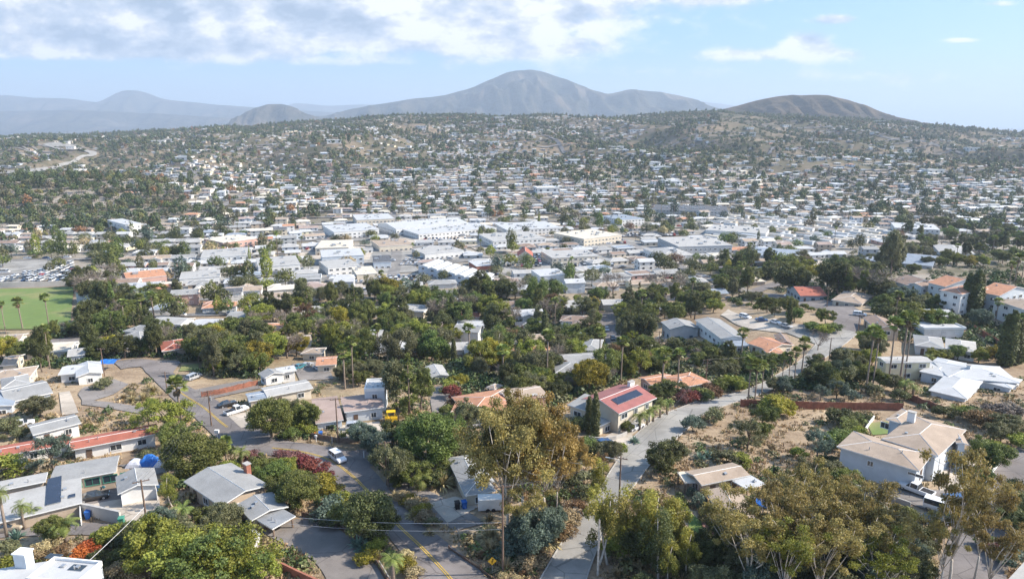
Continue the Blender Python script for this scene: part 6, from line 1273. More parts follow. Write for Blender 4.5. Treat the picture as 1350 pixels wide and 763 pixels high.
# ------------------------------------------------------------------ hand-placed plants
T = plant_px
for a in [('loose', 232, 786, 8.5, 'lime', 1.25), ('loose', 316, 774, 8.5, 'lime', 1.25), ('loose', 290, 790, 9, 'green', 1.2), ('loose', 262, 758, 7.5, 'lime', 1.2), ('pepper', 285, 775, 8.2, 'lime', 1.1), ('broad', 205, 752, 7, 'lime', 1.2), ('loose', 350, 785, 6, 'lime', 1.), ('broad', 250, 737, 5, 'olive', 1.3), ('bush', 232, 712, 3.5, 'olive', 1.5), ('bush', 215, 728, 3.2, 'lime', 1.3),
          ('round', 258, 626, 7.5, 'oak', 1.4), ('loose', 222, 580, 9, 'lime', 1.3), ('loose', 196, 560, 6.5, 'lime', 1.1), ('broad', 232, 592, 6, 'oak', 1.0), ('slimgum', 228, 668, 5.5, 'lime', 1.1), ('featherpalm', 243, 694, 4.5, None, 1.), ('broad', 216, 706, 4.8, 'sage', .95), ('broad', 294, 703, 4.6, 'olive', 1.3), ('broad', 278, 698, 3.6, 'oak', 1.2),
          ('featherpalm', 88, 716, 4.5, None, 1.2), ('broad', 74, 716, 4.2, 'oak', 1.0), ('featherpalm', 70, 712, 3.5, None, 1.), ('bush', 150, 718, 3.0, 'lime', 1.3), ('bush', 163, 712, 2.8, 'green', 1.3), ('bush', 178, 722, 3.2, 'dark', 1.5), ('bush', 192, 732, 3.4, 'oak', 1.5), ('bush', 140, 715, 2.4, 'lime', 1.2), ('bush', 106, 742, 2.2, 'orange', 1.2), ('bush', 116, 734, 2.2, 'orange', 1.2), ('bush', 122, 724, 1.8, 'orange', 1.), ('bush', 98, 748, 1.6, 'yellow', 1.3), ('bush', 60, 730, 2.0, 'straw', 1.4), ('bush', 45, 738, 1.8, 'straw', 1.4), ('bush', 82, 735, 1.8, 'rust', 1.2), ('agave', 25, 728, 1.8, None, 1.), ('agave', 22, 712, 2.4, None, .8),
          ('featherpalm', 10, 712, 9.5, None, .8), ('featherpalm', 33, 698, 5.5, None, .85), ('featherpalm', 46, 690, 3.6, None, .7), ('bush', 5, 735, 2.5, 'olive', 1.3), ('bush', 20, 752, 2.2, 'lime', 1.3),
          ('loose', 70, 622, 8, 'sage', 1.1), ('broad', 52, 549, 5.2, 'olive', 1.35), ('bush', 168, 575, 2.0, 'lime', 1.1), ('bush', 137, 512, 2.8, 'olive', 1.4), ('bush', 116, 567, 1.6, 'oak', 1.), ('bush', 8, 570, 3, 'olive', 1.4), ('bush', 3, 628, 4, 'lime', 1.5), ('bush', 195, 605, 2, 'olive', 1.4),
          ('fanpalm', 242, 574, 11, None, .95), ('featherpalm', 319, 614, 4.4, None, 1.), ('fanpalm', 299, 612, 4.2, None, .9), ('bush', 300, 626, 2.6, 'lime', 1.2), ('bush', 278, 640, 3, 'green', 1.3), ('bush', 290, 600, 2, 'oak', 1.2), ('bush', 330, 609, 2.2, 'pink', 1.2),
          ('round', 360, 577, 9.2, 'oak', 1.1), ('broad', 403, 565, 6.4, 'oak', .95), ('bush', 395, 568, 3.2, 'lime', 1.1), ('bush', 385, 578, 2.4, 'green', 1.3), ('bush', 408, 574, 2.2, 'lime', 1.2), ('broad', 378, 560, 6.5, 'olive', .9), ('bush', 372, 608, 2.2, 'pink', 1.5), ('bush', 385, 614, 2.6, 'pink', 1.6), ('bush', 400, 618, 2.6, 'red', 1.6), ('bush', 414, 624, 2.8, 'red', 1.5), ('bush', 426, 632, 2.2, 'red', 1.3), ('bush', 392, 610, 2., 'rust', 1.5),
          ('broad', 345, 632, 4, 'oak', 1.4), ('broad', 362, 640, 4.4, 'green', 1.3), ('broad', 378, 632, 4, 'lime', 1.2), ('round', 393, 674, 6.4, 'oak', 1.05), ('broad', 380, 660, 5, 'oak', 1.2), ('bush', 352, 622, 2.4, 'green', 1.6), ('bush', 410, 650, 3, 'olive', 1.4), ('bush', 425, 645, 2.8, 'yellow', 1.4), ('bush', 418, 640, 2, 'lime', 1.4),
          ('bush', 437, 652, 2, 'yellow', 1.4), ('bush', 450, 662, 2, 'lime', 1.4), ('bush', 462, 672, 1.8, 'yellow', 1.4), ('bush', 444, 670, 2, 'lime', 1.3), ('bush', 436, 682, 3.2, 'sage', 1.4), ('bush', 452, 688, 2.4, 'sage', 1.4), ('bush', 440, 694, 2., 'dark', 1.6), ('round', 488, 712, 7.6, 'dark', 1.05), ('broad', 472, 702, 6, 'oak', 1.0), ('broad', 500, 708, 6, 'dark', .9), ('agave', 472, 722, 2.2, None, 1.2), ('agave', 484, 728, 2., None, 1.2), ('bush', 497, 726, 2., 'lime', 1.3), ('bush', 484, 742, 1.8, 'yellow', 1.4), ('tuft', 500, 740, 2., None, 1.), ('bush', 536, 752, 1.8, 'yellow', 1.4), ('bush', 545, 764, 1.6, 'straw', 1.4), ('featherpalm', 518, 766, 4.6, None, .95), ('bush', 533, 740, 1.8, 'straw', 1.2),
          ('bush', 530, 660, 1.7, 'straw', 1.4), ('bush', 540, 665, 1.8, 'yellow', 1.3), ('bush', 549, 670, 1.9, 'straw', 1.4), ('bush', 556, 678, 1.8, 'yellow', 1.4), ('bush', 560, 688, 1.8, 'straw', 1.4), ('bush', 568, 694, 1.6, 'olive', 1.2), ('tuft', 522, 656, 1.5, None, 1.3), ('tuft', 545, 682, 1.6, None, 1.3), ('tuft', 566, 704, 1.2, None, 1.4), ('bush', 524, 640, 1.8, 'oak', 1.6), ('tuft', 552, 645, 1.4, None, 1.3), ('tuft', 568, 643, 1.3, None, 1.3),
          ('round', 570, 616, 10.2, 'green', 1.05), ('pepper', 596, 600, 8, 'green', .85), ('loose', 513, 642, 9.5, 'olive', .95), ('broad', 530, 632, 6, 'dark', 1.0), ('broad', 497, 608, 6.5, 'sage', .95), ('broad', 477, 587, 5, 'sage', 1.25), ('bush', 462, 580, 2.6, 'oak', 1.3), ('broad', 548, 640, 4.6, 'oak', 1.1), ('featherpalm', 556, 646, 3.4, None, .9), ('broad', 590, 632, 3.6, 'oak', 1.1), ('bush', 576, 640, 2.6, 'dark', 1.3), ('broad', 607, 612, 5.2, 'olive', 1.), ('broad', 525, 600, 7, 'dark', 1.), ('broad', 545, 590, 7, 'oak', .9),
          ('conifer', 540, 550, 15, 'oak', 1.15), ('tall', 524, 540, 13, 'olive', 1.1), ('tall', 556, 540, 11, 'oak', 1.), ('broad', 616, 567, 6.5, 'olive', 1.05), ('bush', 597, 526, 3.6, 'red', 1.2), ('bush', 592, 516, 3, 'lime', 1.4), ('broad', 605, 512, 4, 'yellow', 1.1), ('bush', 604, 540, 3, 'rust', 1.5), ('bush', 655, 560, 3, 'oak', 1.4), ('broad', 640, 560, 4.5, 'oak', 1.), ('bush', 592, 548, 2.5, 'oak', 1.5),
          ('biggum', 668, 706, 22, 'euc', .95), ('biggum', 664, 690, 19, 'olive', .8), ('biggum', 690, 690, 22, 'euc', .85), ('biggum', 716, 690, 20, 'eucgold', .95), ('biggum', 734, 672, 14, 'eucgold', .8), ('biggum', 702, 668, 20, 'eucgold', .85), ('gum', 690, 718, 11, 'euc', .9),
          ('broad', 706, 732, 7, 'sage', .95), ('broad', 690, 722, 6, 'sage', .9), ('broad', 722, 714, 5.5, 'sage', .9), ('bush', 675, 728, 3, 'sage', 1.5), ('bush', 742, 712, 2.4, 'rust', 1.3), ('bush', 752, 690, 2.2, 'straw', 1.4), ('bush', 700, 750, 2, 'straw', 1.5), ('bush', 760, 676, 2.2, 'rust', 1.2),
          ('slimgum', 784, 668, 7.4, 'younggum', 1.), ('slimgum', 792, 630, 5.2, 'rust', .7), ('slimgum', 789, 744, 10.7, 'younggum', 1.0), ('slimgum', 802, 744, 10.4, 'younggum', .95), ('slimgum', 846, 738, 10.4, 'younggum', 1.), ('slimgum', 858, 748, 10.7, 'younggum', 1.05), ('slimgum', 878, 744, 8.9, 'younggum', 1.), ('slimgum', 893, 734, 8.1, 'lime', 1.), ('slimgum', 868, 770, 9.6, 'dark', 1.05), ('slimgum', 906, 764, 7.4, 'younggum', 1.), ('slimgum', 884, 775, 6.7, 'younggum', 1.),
          ('broad', 827, 724, 4.8, 'lime', 1.0), ('bush', 812, 732, 3, 'lime', 1.2), ('bush', 776, 655, 2.2, 'olive', 1.2), ('bush', 768, 640, 2.5, 'olive', 1.4), ('broad', 757, 610, 5, 'eucgold', 1.0), ('broad', 750, 636, 4, 'eucgold', 1.),
          ('bush', 776, 598, 3.2, 'green', 1.3), ('bush', 786, 602, 3, 'dark', 1.4), ('bush', 798, 606, 3.2, 'olive', 1.3), ('broad', 808, 608, 4.2, 'olive', .9), ('bush', 820, 598, 2.2, 'lime', 1.), ('cypress', 784, 578, 10.5, 'dark', 1.), ('cypress', 776, 572, 9, 'dark', 1.1), ('bush', 768, 566, 3, 'dark', 1.4),
          ('featherpalm', 843, 567, 5.0, None, 1.), ('featherpalm', 853, 561, 4.4, None, .9), ('featherpalm', 861, 556, 4.6, None, .9), ('featherpalm', 870, 551, 5.2, None, .95), ('featherpalm', 879, 547, 4.6, None, .9), ('agave', 836, 584, 2., None, 1.), ('bush', 818, 566, 2.8, 'lime', .8), ('bush', 826, 570, 2.6, 'oak', .9),
          ('broad', 874, 622, 6, 'dark', 1.2), ('broad', 888, 612, 4.6, 'olive', 1.1), ('bush', 940, 556, 3.4, 'olive', 1.3), ('bush', 913, 568, 3.6, 'sage', 1.1), ('broad', 1006, 562, 5.2, 'green', 1.0), ('loose', 985, 593, 7, 'olive', 1.1), ('broad', 998, 580, 4.6, 'oak', 1.), ('bush', 1028, 545, 4.2, 'yellow', 1.5), ('bush', 1016, 540, 3.4, 'lime', 1.3), ('loose', 1078, 608, 7.6, 'sage', .95), ('bush', 1099, 590, 3.4, 'green', 1.3), ('bush', 1053, 604, 2.2, 'lime', 1.2), ('broad', 1082, 652, 6.2, 'olive', 1.2), ('broad', 1102, 660, 6, 'oak', 1.1), ('loose', 1065, 640, 5.5, 'straw', 1.),
          ('bush', 1108, 560, 3.6, 'dark', 1.5), ('bush', 1118, 572, 3.4, 'oak', 1.4), ('bush', 1128, 560, 3, 'dark', 1.4), ('bush', 1132, 580, 3, 'lime', 1.), ('bush', 1110, 585, 3, 'green', 1.4), ('featherpalm', 1136, 562, 2.6, None, .8), ('bush', 958, 612, 2.8, 'olive', 1.4), ('bush', 972, 613, 2.6, 'lime', 1.4), ('agave', 922, 606, 2., None, 1.), ('agave', 932, 602, 1.8, None, 1.), ('agave', 942, 604, 2., None, 1.), ('bush', 912, 655, 1.8, 'sage', 1.), ('bush', 922, 668, 2.4, 'sage', 1.), ('bush', 931, 688, 2.6, 'olive', 1.), ('bush', 944, 702, 2.6, 'dark', 1.),
          ('gum', 958, 752, 13.5, 'euc', .9), ('gum', 984, 752, 10, 'euc', .9), ('gum', 1010, 764, 14, 'euc', .9), ('gum', 1040, 745, 14, 'euc', .9), ('gum', 1066, 770, 15, 'euc', .9), ('gum', 1092, 748, 14, 'euc', .9), ('gum', 1118, 775, 14, 'euc', .9), ('gum', 1142, 752, 13, 'euc', .9), ('gum', 1168, 776, 12, 'euc', .9), ('gum', 984, 792, 13, 'euc', .9), ('gum', 1030, 805, 13, 'lime', .9), ('gum', 1078, 806, 13, 'euc', .9), ('gum', 1124, 735, 12, 'euc', .9), ('gum', 1152, 806, 11, 'lime', .9), ('gum', 1052, 716, 13, 'euc', .9), ('gum', 1096, 716, 12, 'euc', .9), ('gum', 1132, 712, 10, 'olive', .9), ('gum', 1026, 728, 12, 'olive', .9), ('gum', 1074, 732, 12, 'euc', .9),
          ('gum', 1250, 778, 20, 'euc', .62), ('gum', 1284, 764, 17, 'euc', .6), ('gum', 1238, 778, 13, 'euc', .7), ('gum', 1300, 792, 13, 'euc', .8),
          ('broad', 916, 742, 5, 'dark', 1.2), ('broad', 932, 752, 5, 'dark', 1.1), ('broad', 950, 730, 4.5, 'dark', 1.), ('broad', 1200, 770, 4, 'dark', 1.3), ('broad', 1188, 700, 4, 'oak', 1.1), ('broad', 1180, 712, 4, 'olive', 1.1),
          ('broad', 1303, 620, 5.8, 'green', 1.1), ('bush', 1316, 605, 3.4, 'lime', 1.2), ('bush', 1293, 632, 2.4, 'green', 1.2), ('bush', 1300, 598, 3, 'oak', 1.3), ('broad', 1318, 583, 4.6, 'olive', 1.2), ('broad', 1332, 572, 4.4, 'olive', 1.3), ('bush', 1300, 562, 3.4, 'rust', 1.6), ('broad', 1316, 556, 4.4, 'twig', 1.2), ('broad', 1330, 552, 4.2, 'twig', 1.2), ('bush', 1290, 556, 3, 'olive', 1.5), ('bush', 1345, 590, 3, 'lime', 1.4), ('bush', 1278, 552, 2.8, 'green', 1.5), ('featherpalm', 1256, 545, 2.6, None, .9), ('bush', 1245, 550, 2.6, 'dark', 1.5), ('bush', 1270, 546, 2.2, 'yellow', 1.1), ('bush', 1236, 604, 1.8, 'oak', 1.4), ('bush', 1246, 608, 1.8, 'lime', 1.3), ('bush', 1226, 612, 1.4, 'olive', 1.),
          ('broad', 1338, 690, 5, 'dark', 1.4), ('broad', 1325, 700, 4.2, 'dark', 1.3), ('broad', 1352, 680, 5, 'dark', 1.4), ('bush', 1330, 745, 2.4, 'sage', 1.4), ('bush', 1315, 732, 2, 'pink', 1.2), ('bush', 1345, 728, 2.2, 'olive', 1.3), ('bush', 1300, 722, 2, 'green', 1.3),
          ('featherpalm', 1192, 520, 4.8, None, 1.1), ('featherpalm', 1203, 522, 3.6, None, 1.), ('broad', 1160, 512, 5, 'oak', 1.2), ('broad', 1178, 516, 4.6, 'olive', 1.1), ('bush', 1150, 520, 3, 'olive', 1.4), ('bush', 1186, 528, 3, 'dark', 1.4),
          ('fanpalm', 1141, 518, 16, None, .95), ('fanpalm', 1150, 512, 14.5, None, .9), ('fanpalm', 1171, 505, 16.5, None, .95), ('fanpalm', 1186, 503, 17.5, None, 1.), ('fanpalm', 1192, 500, 15.5, None, .95),
          ('fanpalm', 986, 529, 9.5, None, .85), ('fanpalm', 995, 529, 9, None, .85), ('fanpalm', 1004, 521, 8.4, None, .8), ('fanpalm', 1031, 501, 7, None, .8), ('fanpalm', 1040, 499, 7, None, .8), ('fanpalm', 1047, 502, 8.5, None, .85), ('fanpalm', 1056, 497, 10.5, None, .9), ('fanpalm', 1017, 512, 7, None, .8),
          ('fanpalm', 893, 524, 12, None, 1.0), ('fanpalm', 872, 516, 10, None, 1.2), ('broad', 884, 530, 5.5, 'dark', 1.2), ('broad', 872, 528, 5, 'oak', 1.1), ('broad', 900, 532, 3.8, 'pink', 1.2), ('bush', 912, 530, 3, 'red', 1.4), ('bush', 926, 526, 3, 'oak', 1.5), ('bush', 938, 522, 3, 'rust', 1.5), ('broad', 950, 500, 5.2, 'olive', 1.3), ('broad', 962, 512, 4, 'lime', 1.3), ('broad', 975, 516, 3.4, 'lime', 1.3), ('broad', 948, 520, 4, 'oak', 1.2),
          ('broad', 1020, 516, 4.2, 'olive', 1.2), ('broad', 1032, 518, 4.4, 'sage', 1.2), ('broad', 1075, 510, 6, 'dark', 1.3), ('broad', 1092, 512, 6.5, 'oak', 1.3), ('broad', 1110, 505, 7, 'olive', 1.2), ('broad', 1128, 505, 6, 'oak', 1.2), ('broad', 1076, 490, 5.5, 'dark', 1.2), ('loose', 1082, 528, 4.6, 'sage', 1.1), ('loose', 1103, 525, 5.4, 'sage', 1.), ('bush', 1120, 528, 3, 'sage', 1.3),
          ('fanpalm', 455, 513, 11, None, .95), ('fanpalm', 466, 511, 14, None, .95), ('fanpalm', 66, 438, 14, None, 1.), ('fanpalm', 30, 434, 11, None, 1.), ('fanpalm', 8, 440, 12, None, 1.), ('fanpalm', 66, 486, 13, None, .9), ('tall', 56, 490, 14, 'dark', .7), ('tall', 62, 478, 12, 'oak', .9),
          ('cypress', 1272, 413, 15.5, 'dark', 1.2), ('cypress', 1278, 415, 16.5, 'dark', 1.2), ('cypress', 1283, 415, 17, 'dark', 1.2), ('cypress', 1288, 413, 16, 'dark', 1.2), ('cypress', 1268, 411, 12, 'dark', 1.2), ('cypress', 1320, 482, 17, 'dark', 1.1), ('cypress', 1327, 483, 18.5, 'dark', 1.1), ('cypress', 1336, 481, 15, 'dark', 1.2), ('cypress', 1344, 479, 14, 'dark', 1.2), ('cypress', 718, 450, 13.5, 'dark', 1.2), ('cypress', 1040, 428, 9, 'dark', 1.),
          ('tall', 1172, 366, 29, 'olive', .85), ('tall', 1182, 356, 22, 'olive', 1.), ('tall', 1160, 358, 16, 'olive', 1.), ('broad', 1037, 392, 17, 'dark', .85), ('broad', 1050, 388, 14, 'dark', .8), ('broad', 1102, 388, 16, 'dark', .8), ('tall', 1090, 386, 15, 'dark', 1.1), ('broad', 1118, 388, 12, 'oak', .8), ('bare', 1145, 388, 13, None, 1.2), ('bare', 1132, 384, 11, None, 1.1), ('bare', 1160, 392, 10, None, 1.1), ('bush', 1043, 410, 3, 'green', 1.3), ('broad', 1048, 425, 6, 'green', 1.), ('broad', 1088, 428, 6, 'oak', 1.), ('bush', 1070, 436, 3.5, 'green', 1.4), ('bush', 1085, 440, 3.5, 'lime', 1.5), ('bush', 1097, 438, 3.5, 'green', 1.4), ('bush', 1120, 398, 3, 'dark', 1.6), ('broad', 1080, 478, 3, 'pink', 1.), ('bare', 1078, 462, 6, None, .9),
          ('broad', 1200, 428, 8, 'oak', 1.2), ('broad', 1220, 432, 8, 'lime', 1.1), ('broad', 1238, 436, 8, 'green', 1.1), ('broad', 1210, 412, 7, 'olive', 1.3), ('broad', 1190, 404, 8, 'sage', 1.2), ('broad', 1176, 398, 8, 'olive', 1.1), ('broad', 1232, 412, 7, 'oak', 1.2), ('broad', 1262, 432, 4.6, 'olive', 1.2), ('broad', 1290, 432, 7, 'sage', 1.), ('fanpalm', 1312, 425, 8, None, 1.1), ('broad', 1346, 440, 8, 'green', 1.), ('broad', 1160, 420, 6, 'dark', 1.2), ('broad', 1230, 478, 4.6, 'lime', 1.2), ('featherpalm', 1224, 482, 4, None, 1.), ('broad', 1262, 474, 4.6, 'green', 1.2), ('broad', 1290, 478, 4.6, 'lime', 1.2), ('broad', 1246, 476, 4, 'oak', 1.2), ('broad', 1308, 474, 4.6, 'yellow', .9), ('bush', 1200, 496, 3, 'lime', 1.2),
          ('broad', 1262, 350, 8, 'lime', 1.1), ('broad', 1278, 352, 8, 'yellow', 1.3), ('broad', 1296, 352, 8, 'lime', 1.1), ('broad', 1240, 352, 7, 'oak', 1.2), ('broad', 1316, 345, 9, 'oak', 1.1), ('broad', 1335, 342, 9, 'green', 1.1), ('broad', 1222, 352, 7, 'dark', 1.2), ('broad', 1205, 360, 6, 'oak', 1.2), ('fanpalm', 1338, 372, 11, None, 1.1), ('fanpalm', 1346, 372, 12, None, 1.), ('fanpalm', 1330, 376, 9, None, 1.), ('tall', 1308, 330, 14, 'olive', 1.2), ('tall', 1290, 332, 12, 'dark', 1.2), ('tall', 1322, 332, 16, 'dark', .9), ('tall', 1345, 330, 12, 'dark', 1.2), ('conifer', 1306, 318, 16, 'dark', .8),
          ('broad', 845, 445, 10, 'dark', 1.2), ('broad', 830, 432, 9, 'dark', 1.1), ('broad', 856, 425, 9, 'oak', 1.1), ('broad', 850, 458, 5, 'green', 1.2), ('bare', 870, 462, 5, None, 1.), ('bare', 808, 388, 11, None, 1.2), ('bare', 866, 386, 11, None, 1.3), ('bare', 884, 390, 12, None, 1.4), ('broad', 924, 395, 9, 'olive', 1.2), ('broad', 936, 408, 7, 'oak', 1.2), ('broad', 912, 400, 7, 'green', 1.1), ('broad', 900, 404, 7, 'oak', 1.2), ('broad', 940, 412, 6, 'lime', 1.2), ('tall', 965, 395, 12, 'olive', 1.), ('tall', 985, 385, 14, 'oak', 1.),
          ('tall', 350, 390, 15, 'bark', 1.)][:-1]:
    kind, px, py, h, mat, wide = a; T(kind, px, py, h, mat, wide=wide)
# ground cover nobody could count
def cover(name, label, polys, n, lib, tints, sc, seed, cat='undergrowth', keepoff=.6):
    r = np.random.default_rng(seed); it = []
    for poly, share in polys:
        q = np.array(poly); k = 0; tries = 0
        while k < n * share and tries < n * 12:
            tries += 1; px, py = r.uniform(q[:, 0].min(), q[:, 0].max()), r.uniform(q[:, 1].min(), q[:, 1].max())
            if not inpoly(px, py, poly): continue
            p = at(px, py)
            if (keepoff > .5 and inpoly(px, py, [(900, 535), (1110, 540), (1100, 600), (1030, 625), (930, 605), (850, 640)]) and r.uniform() < .85) or fbm(p[0] / 9., p[1] / 9., 2) < r.uniform(-.5, .2) or not clear_of(p[0], p[1], keepoff): continue
            c = np.array(tints[r.integers(len(tints))]) * r.uniform(.7, 1.3); it.append((p[0], p[1], p[2] - .05, r.uniform(*sc), r.uniform(0, 6.28), r.integers(len(lib)), *c, r.uniform(.7, 1.2))); k += 1
    o = scatter_mesh(name, lib, np.array(it), [M['mixleaf'], M['bark']]); tag(o, label, cat, kind='stuff'); return o
# tree belts: each tree its own, drawn at random inside zones of the photo
def clear_of(x, y, pad):
    for (fx, fy, w, d, a) in FOOT:
        if abs(fx - x) > 60 or abs(fy - y) > 60: continue
        dx, dy = x - fx, y - fy; ca, sa = math.cos(-a), math.sin(-a)
        if abs(dx * ca - dy * sa) < w / 2 + pad and abs(dx * sa + dy * ca) < d / 2 + pad: return False
    for L, hw in ROADS:
        if L[:, 1].max() < y - 30 or L[:, 1].min() > y + 30: continue
        if np.min(np.hypot(L[:, 0] - x, L[:, 1] - y)) < hw + pad * .7: return False
    return True
def belt(poly, n, kinds, hr, seed, sep=3.2, pad=1.5, front=6.):
    """n plants in a zone of the photo; front = how far behind a building a tree must keep so as not to hide it"""
    r = random.Random(seed); xs = [p[0] for p in poly]; ys = [p[1] for p in poly]; got = []; tries = 0
    while len(got) < n and tries < n * 30:
        tries += 1; px = r.uniform(min(xs), max(xs)); py = r.uniform(min(ys), max(ys))
        if not inpoly(px, py, poly): continue
        p = at(px, py)
        if not clear_of(p[0], p[1], pad) or not clear_of(p[0] + p[0] / p[1] * front, p[1] + front, .5): continue
        if any(math.hypot(p[0] - g[0], p[1] - g[1]) < sep for g in got): continue
        got.append(p); kind, mat = pick(r, kinds); h = r.uniform(*hr) * (1.0 if kind in ('broad', 'loose', 'bare', 'pepper') else 1.35 if kind in ('tall', 'conifer') else .45 if kind == 'bush' else 1.1)
        if kind == 'fanpalm': h = r.uniform(8, 14)
        plant(kind, p[0], p[1], h, mat, wide=r.uniform(.9, 1.25))
MIX = [(('broad', 'oak'), 5), (('broad', 'dark'), 4), (('tall', 'dark'), 3), (('tall', 'oak'), 1.5), (('broad', 'green'), 3), (('broad', 'olive'), 3), (('broad', 'lime'), 1.5), (('pepper', 'green'), 1.3), (('bare', None), 1.6), (('fanpalm', None), 1.4), (('loose', 'olive'), 1.5), (('conifer', 'dark'), 1.), (('broad', 'yellow'), .6), (('cypress', 'dark'), .6)]
rb_ = random.Random(91)
for poly_, n_ in (([(410, 415), (470, 400), (640, 400), (735, 408), (720, 470), (640, 485), (560, 470), (430, 470)], 15), ([(100, 445), (215, 436), (225, 468), (60, 474)], 6), ([(755, 402), (830, 400), (760, 500), (700, 490)], 6), ([(335, 425), (395, 412), (395, 470), (345, 476)], 3), ([(1195, 395), (1240, 405), (1240, 440), (1185, 440)], 2)):
    k_ = 0
    for _t in range(400):
        qx = rb_.uniform(min(p_[0] for p_ in poly_), max(p_[0] for p_ in poly_)); qy = rb_.uniform(min(p_[1] for p_ in poly_), max(p_[1] for p_ in poly_)); p_ = at(qx, qy)
        if not inpoly(qx, qy, poly_) or not clear_of(p_[0], p_[1], 9): continue
        generic_house(p_[0], p_[1], rb_.uniform(-.3, .5), rb_, True); k_ += 1
        if k_ >= n_: break
MIXB = [(('broad', 'oak'), 4), (('broad', 'dark'), 2), (('tall', 'dark'), 1.6), (('tall', 'oak'), 2), (('tall', 'olive'), 2), (('broad', 'green'), 2), (('loose', 'olive'), 3), (('broad', 'lime'), 2.4), (('pepper', 'green'), 1.5), (('pepper', 'olive'), 1.5), (('bare', None), 1.3), (('loose', 'lime'), 2.4), (('fanpalm', None), 1.6), (('loose', 'rust'), .8), (('conifer', 'oak'), 1.2), (('broad', 'yellow'), .9), (('cypress', 'dark'), .6), (('slimgum', 'olive'), 1.5)]
belt([(400, 400), (470, 388), (560, 392), (640, 390), (740, 392), (770, 420), (735, 440), (745, 470), (700, 490), (640, 500), (590, 480), (520, 480), (430, 480), (395, 440)], 165, MIXB, (5, 12), 1, 3.9)
belt([(740, 400), (830, 398), (850, 440), (860, 480), (845, 500), (770, 520), (690, 500), (735, 470), (760, 470)], 80, MIXB, (4, 9), 2, 3.4)
belt([(620, 495), (760, 500), (770, 522), (720, 548), (700, 540), (640, 505)], 16, MIX, (5, 8), 3, 3.6)
belt([(330, 420), (400, 405), (400, 480), (340, 478)], 20, [(('broad', 'oak'), 3), (('broad', 'yellow'), 2.5), (('broad', 'lime'), 2), (('tall', 'dark'), 1), (('bare', None), .6)], (6, 10), 4, 4.)
belt([(235, 455), (345, 440), (345, 498), (260, 500), (228, 478)], 34, [(('broad', 'oak'), 3), (('broad', 'yellow'), 1.2), (('broad', 'lime'), 1.5), (('tall', 'olive'), 2), (('loose', 'olive'), 2)], (6, 10), 5, 4.)
belt([(90, 440), (215, 430), (235, 470), (180, 475), (150, 474), (60, 478), (0, 478), (0, 450)], 60, MIX, (5, 9), 6, 4.)
belt([(95, 378), (150, 372), (160, 432), (97, 436)], 18, [(('broad', 'dark'), 3), (('tall', 'dark'), 2), (('bare', None), 3), (('broad', 'lime'), 1)], (8, 13), 7, 4.)
belt([(160, 395), (235, 392), (235, 425), (165, 430)], 18, [(('broad', 'oak'), 3), (('tall', 'olive'), 3), (('fanpalm', None), 1)], (6, 10), 8, 4.)
belt([(850, 470), (890, 465), (1000, 470), (1040, 480), (980, 500), (900, 490), (860, 500)], 26, MIX, (3.5, 6), 9, 3.2)
belt([(860, 445), (900, 440), (960, 455), (975, 475), (900, 475)], 14, [(('bush', 'oak'), 2), (('bush', 'dark'), 2), (('bush', 'pink'), 1), (('broad', 'olive'), 2)], (3, 5), 10, 2.6)
belt([(950, 345), (1050, 350), (1060, 380), (990, 385), (950, 400)], 34, MIX, (6, 10), 11, 4.)
belt([(1140, 395), (1240, 400), (1260, 440), (1200, 450), (1175, 425)], 16, MIX, (4, 7), 12, 4.)
belt([(1040, 395), (1120, 410), (1085, 440), (1030, 420)], 8, [(('bush', 'oak'), 2), (('bush', 'green'), 2)], (4, 7), 13, 3.)
belt([(1180, 320), (1350, 315), (1350, 350), (1200, 350)], 30, MIX, (6, 10), 14, 4.)
belt([(960, 560), (1110, 545), (1120, 620), (1040, 630), (960, 600)], 8, [(('bush', 'olive'), 3), (('tuft', None), 4), (('bush', 'straw'), 3)], (2.2, 4), 15, 3.)
belt([(590, 690), (660, 690), (640, 750), (600, 720)], 14, [(('tuft', None), 4), (('bush', 'straw'), 2), (('bush', 'rust'), 1)], (1.5, 3), 16, 1.5)
belt([(660, 735), (740, 700), (775, 660), (690, 763), (665, 800)], 24, [(('tuft', None), 4), (('bush', 'straw'), 2), (('bush', 'rust'), 2)], (1.5, 3.4), 17, 1.2)
belt([(810, 690), (860, 690), (930, 790), (790, 800)], 22, [(('tuft', None), 4), (('bush', 'straw'), 3), (('bush', 'olive'), 1)], (1.5, 3), 18, 1.2)
belt([(108, 700), (240, 705), (230, 770), (140, 770)], 18, [(('bush', 'oak'), 3), (('bush', 'dark'), 3), (('tuft', None), 2), (('bush', 'straw'), 2)], (3, 6), 19, 1.8)
belt([(0, 540), (100, 550), (60, 600), (0, 590)], 8, [(('bush', 'oak'), 3), (('bush', 'olive'), 3)], (3, 6), 20, 2.)
belt([(120, 500), (215, 495), (200, 530), (130, 530)], 14, [(('tuft', None), 4), (('bush', 'straw'), 2), (('bush', 'lime'), 1)], (1.5, 3.4), 21, 2.)
belt([(1150, 640), (1240, 690), (1230, 790), (1140, 700)], 16, [(('bush', 'olive'), 3), (('bush', 'dark'), 3), (('bush', 'straw'), 2)], (3, 6), 22, 2.)
belt([(580, 640), (650, 650), (650, 690), (600, 690)], 6, [(('tuft', None), 4), (('bush', 'olive'), 1)], (1.5, 3), 23, 1.5)

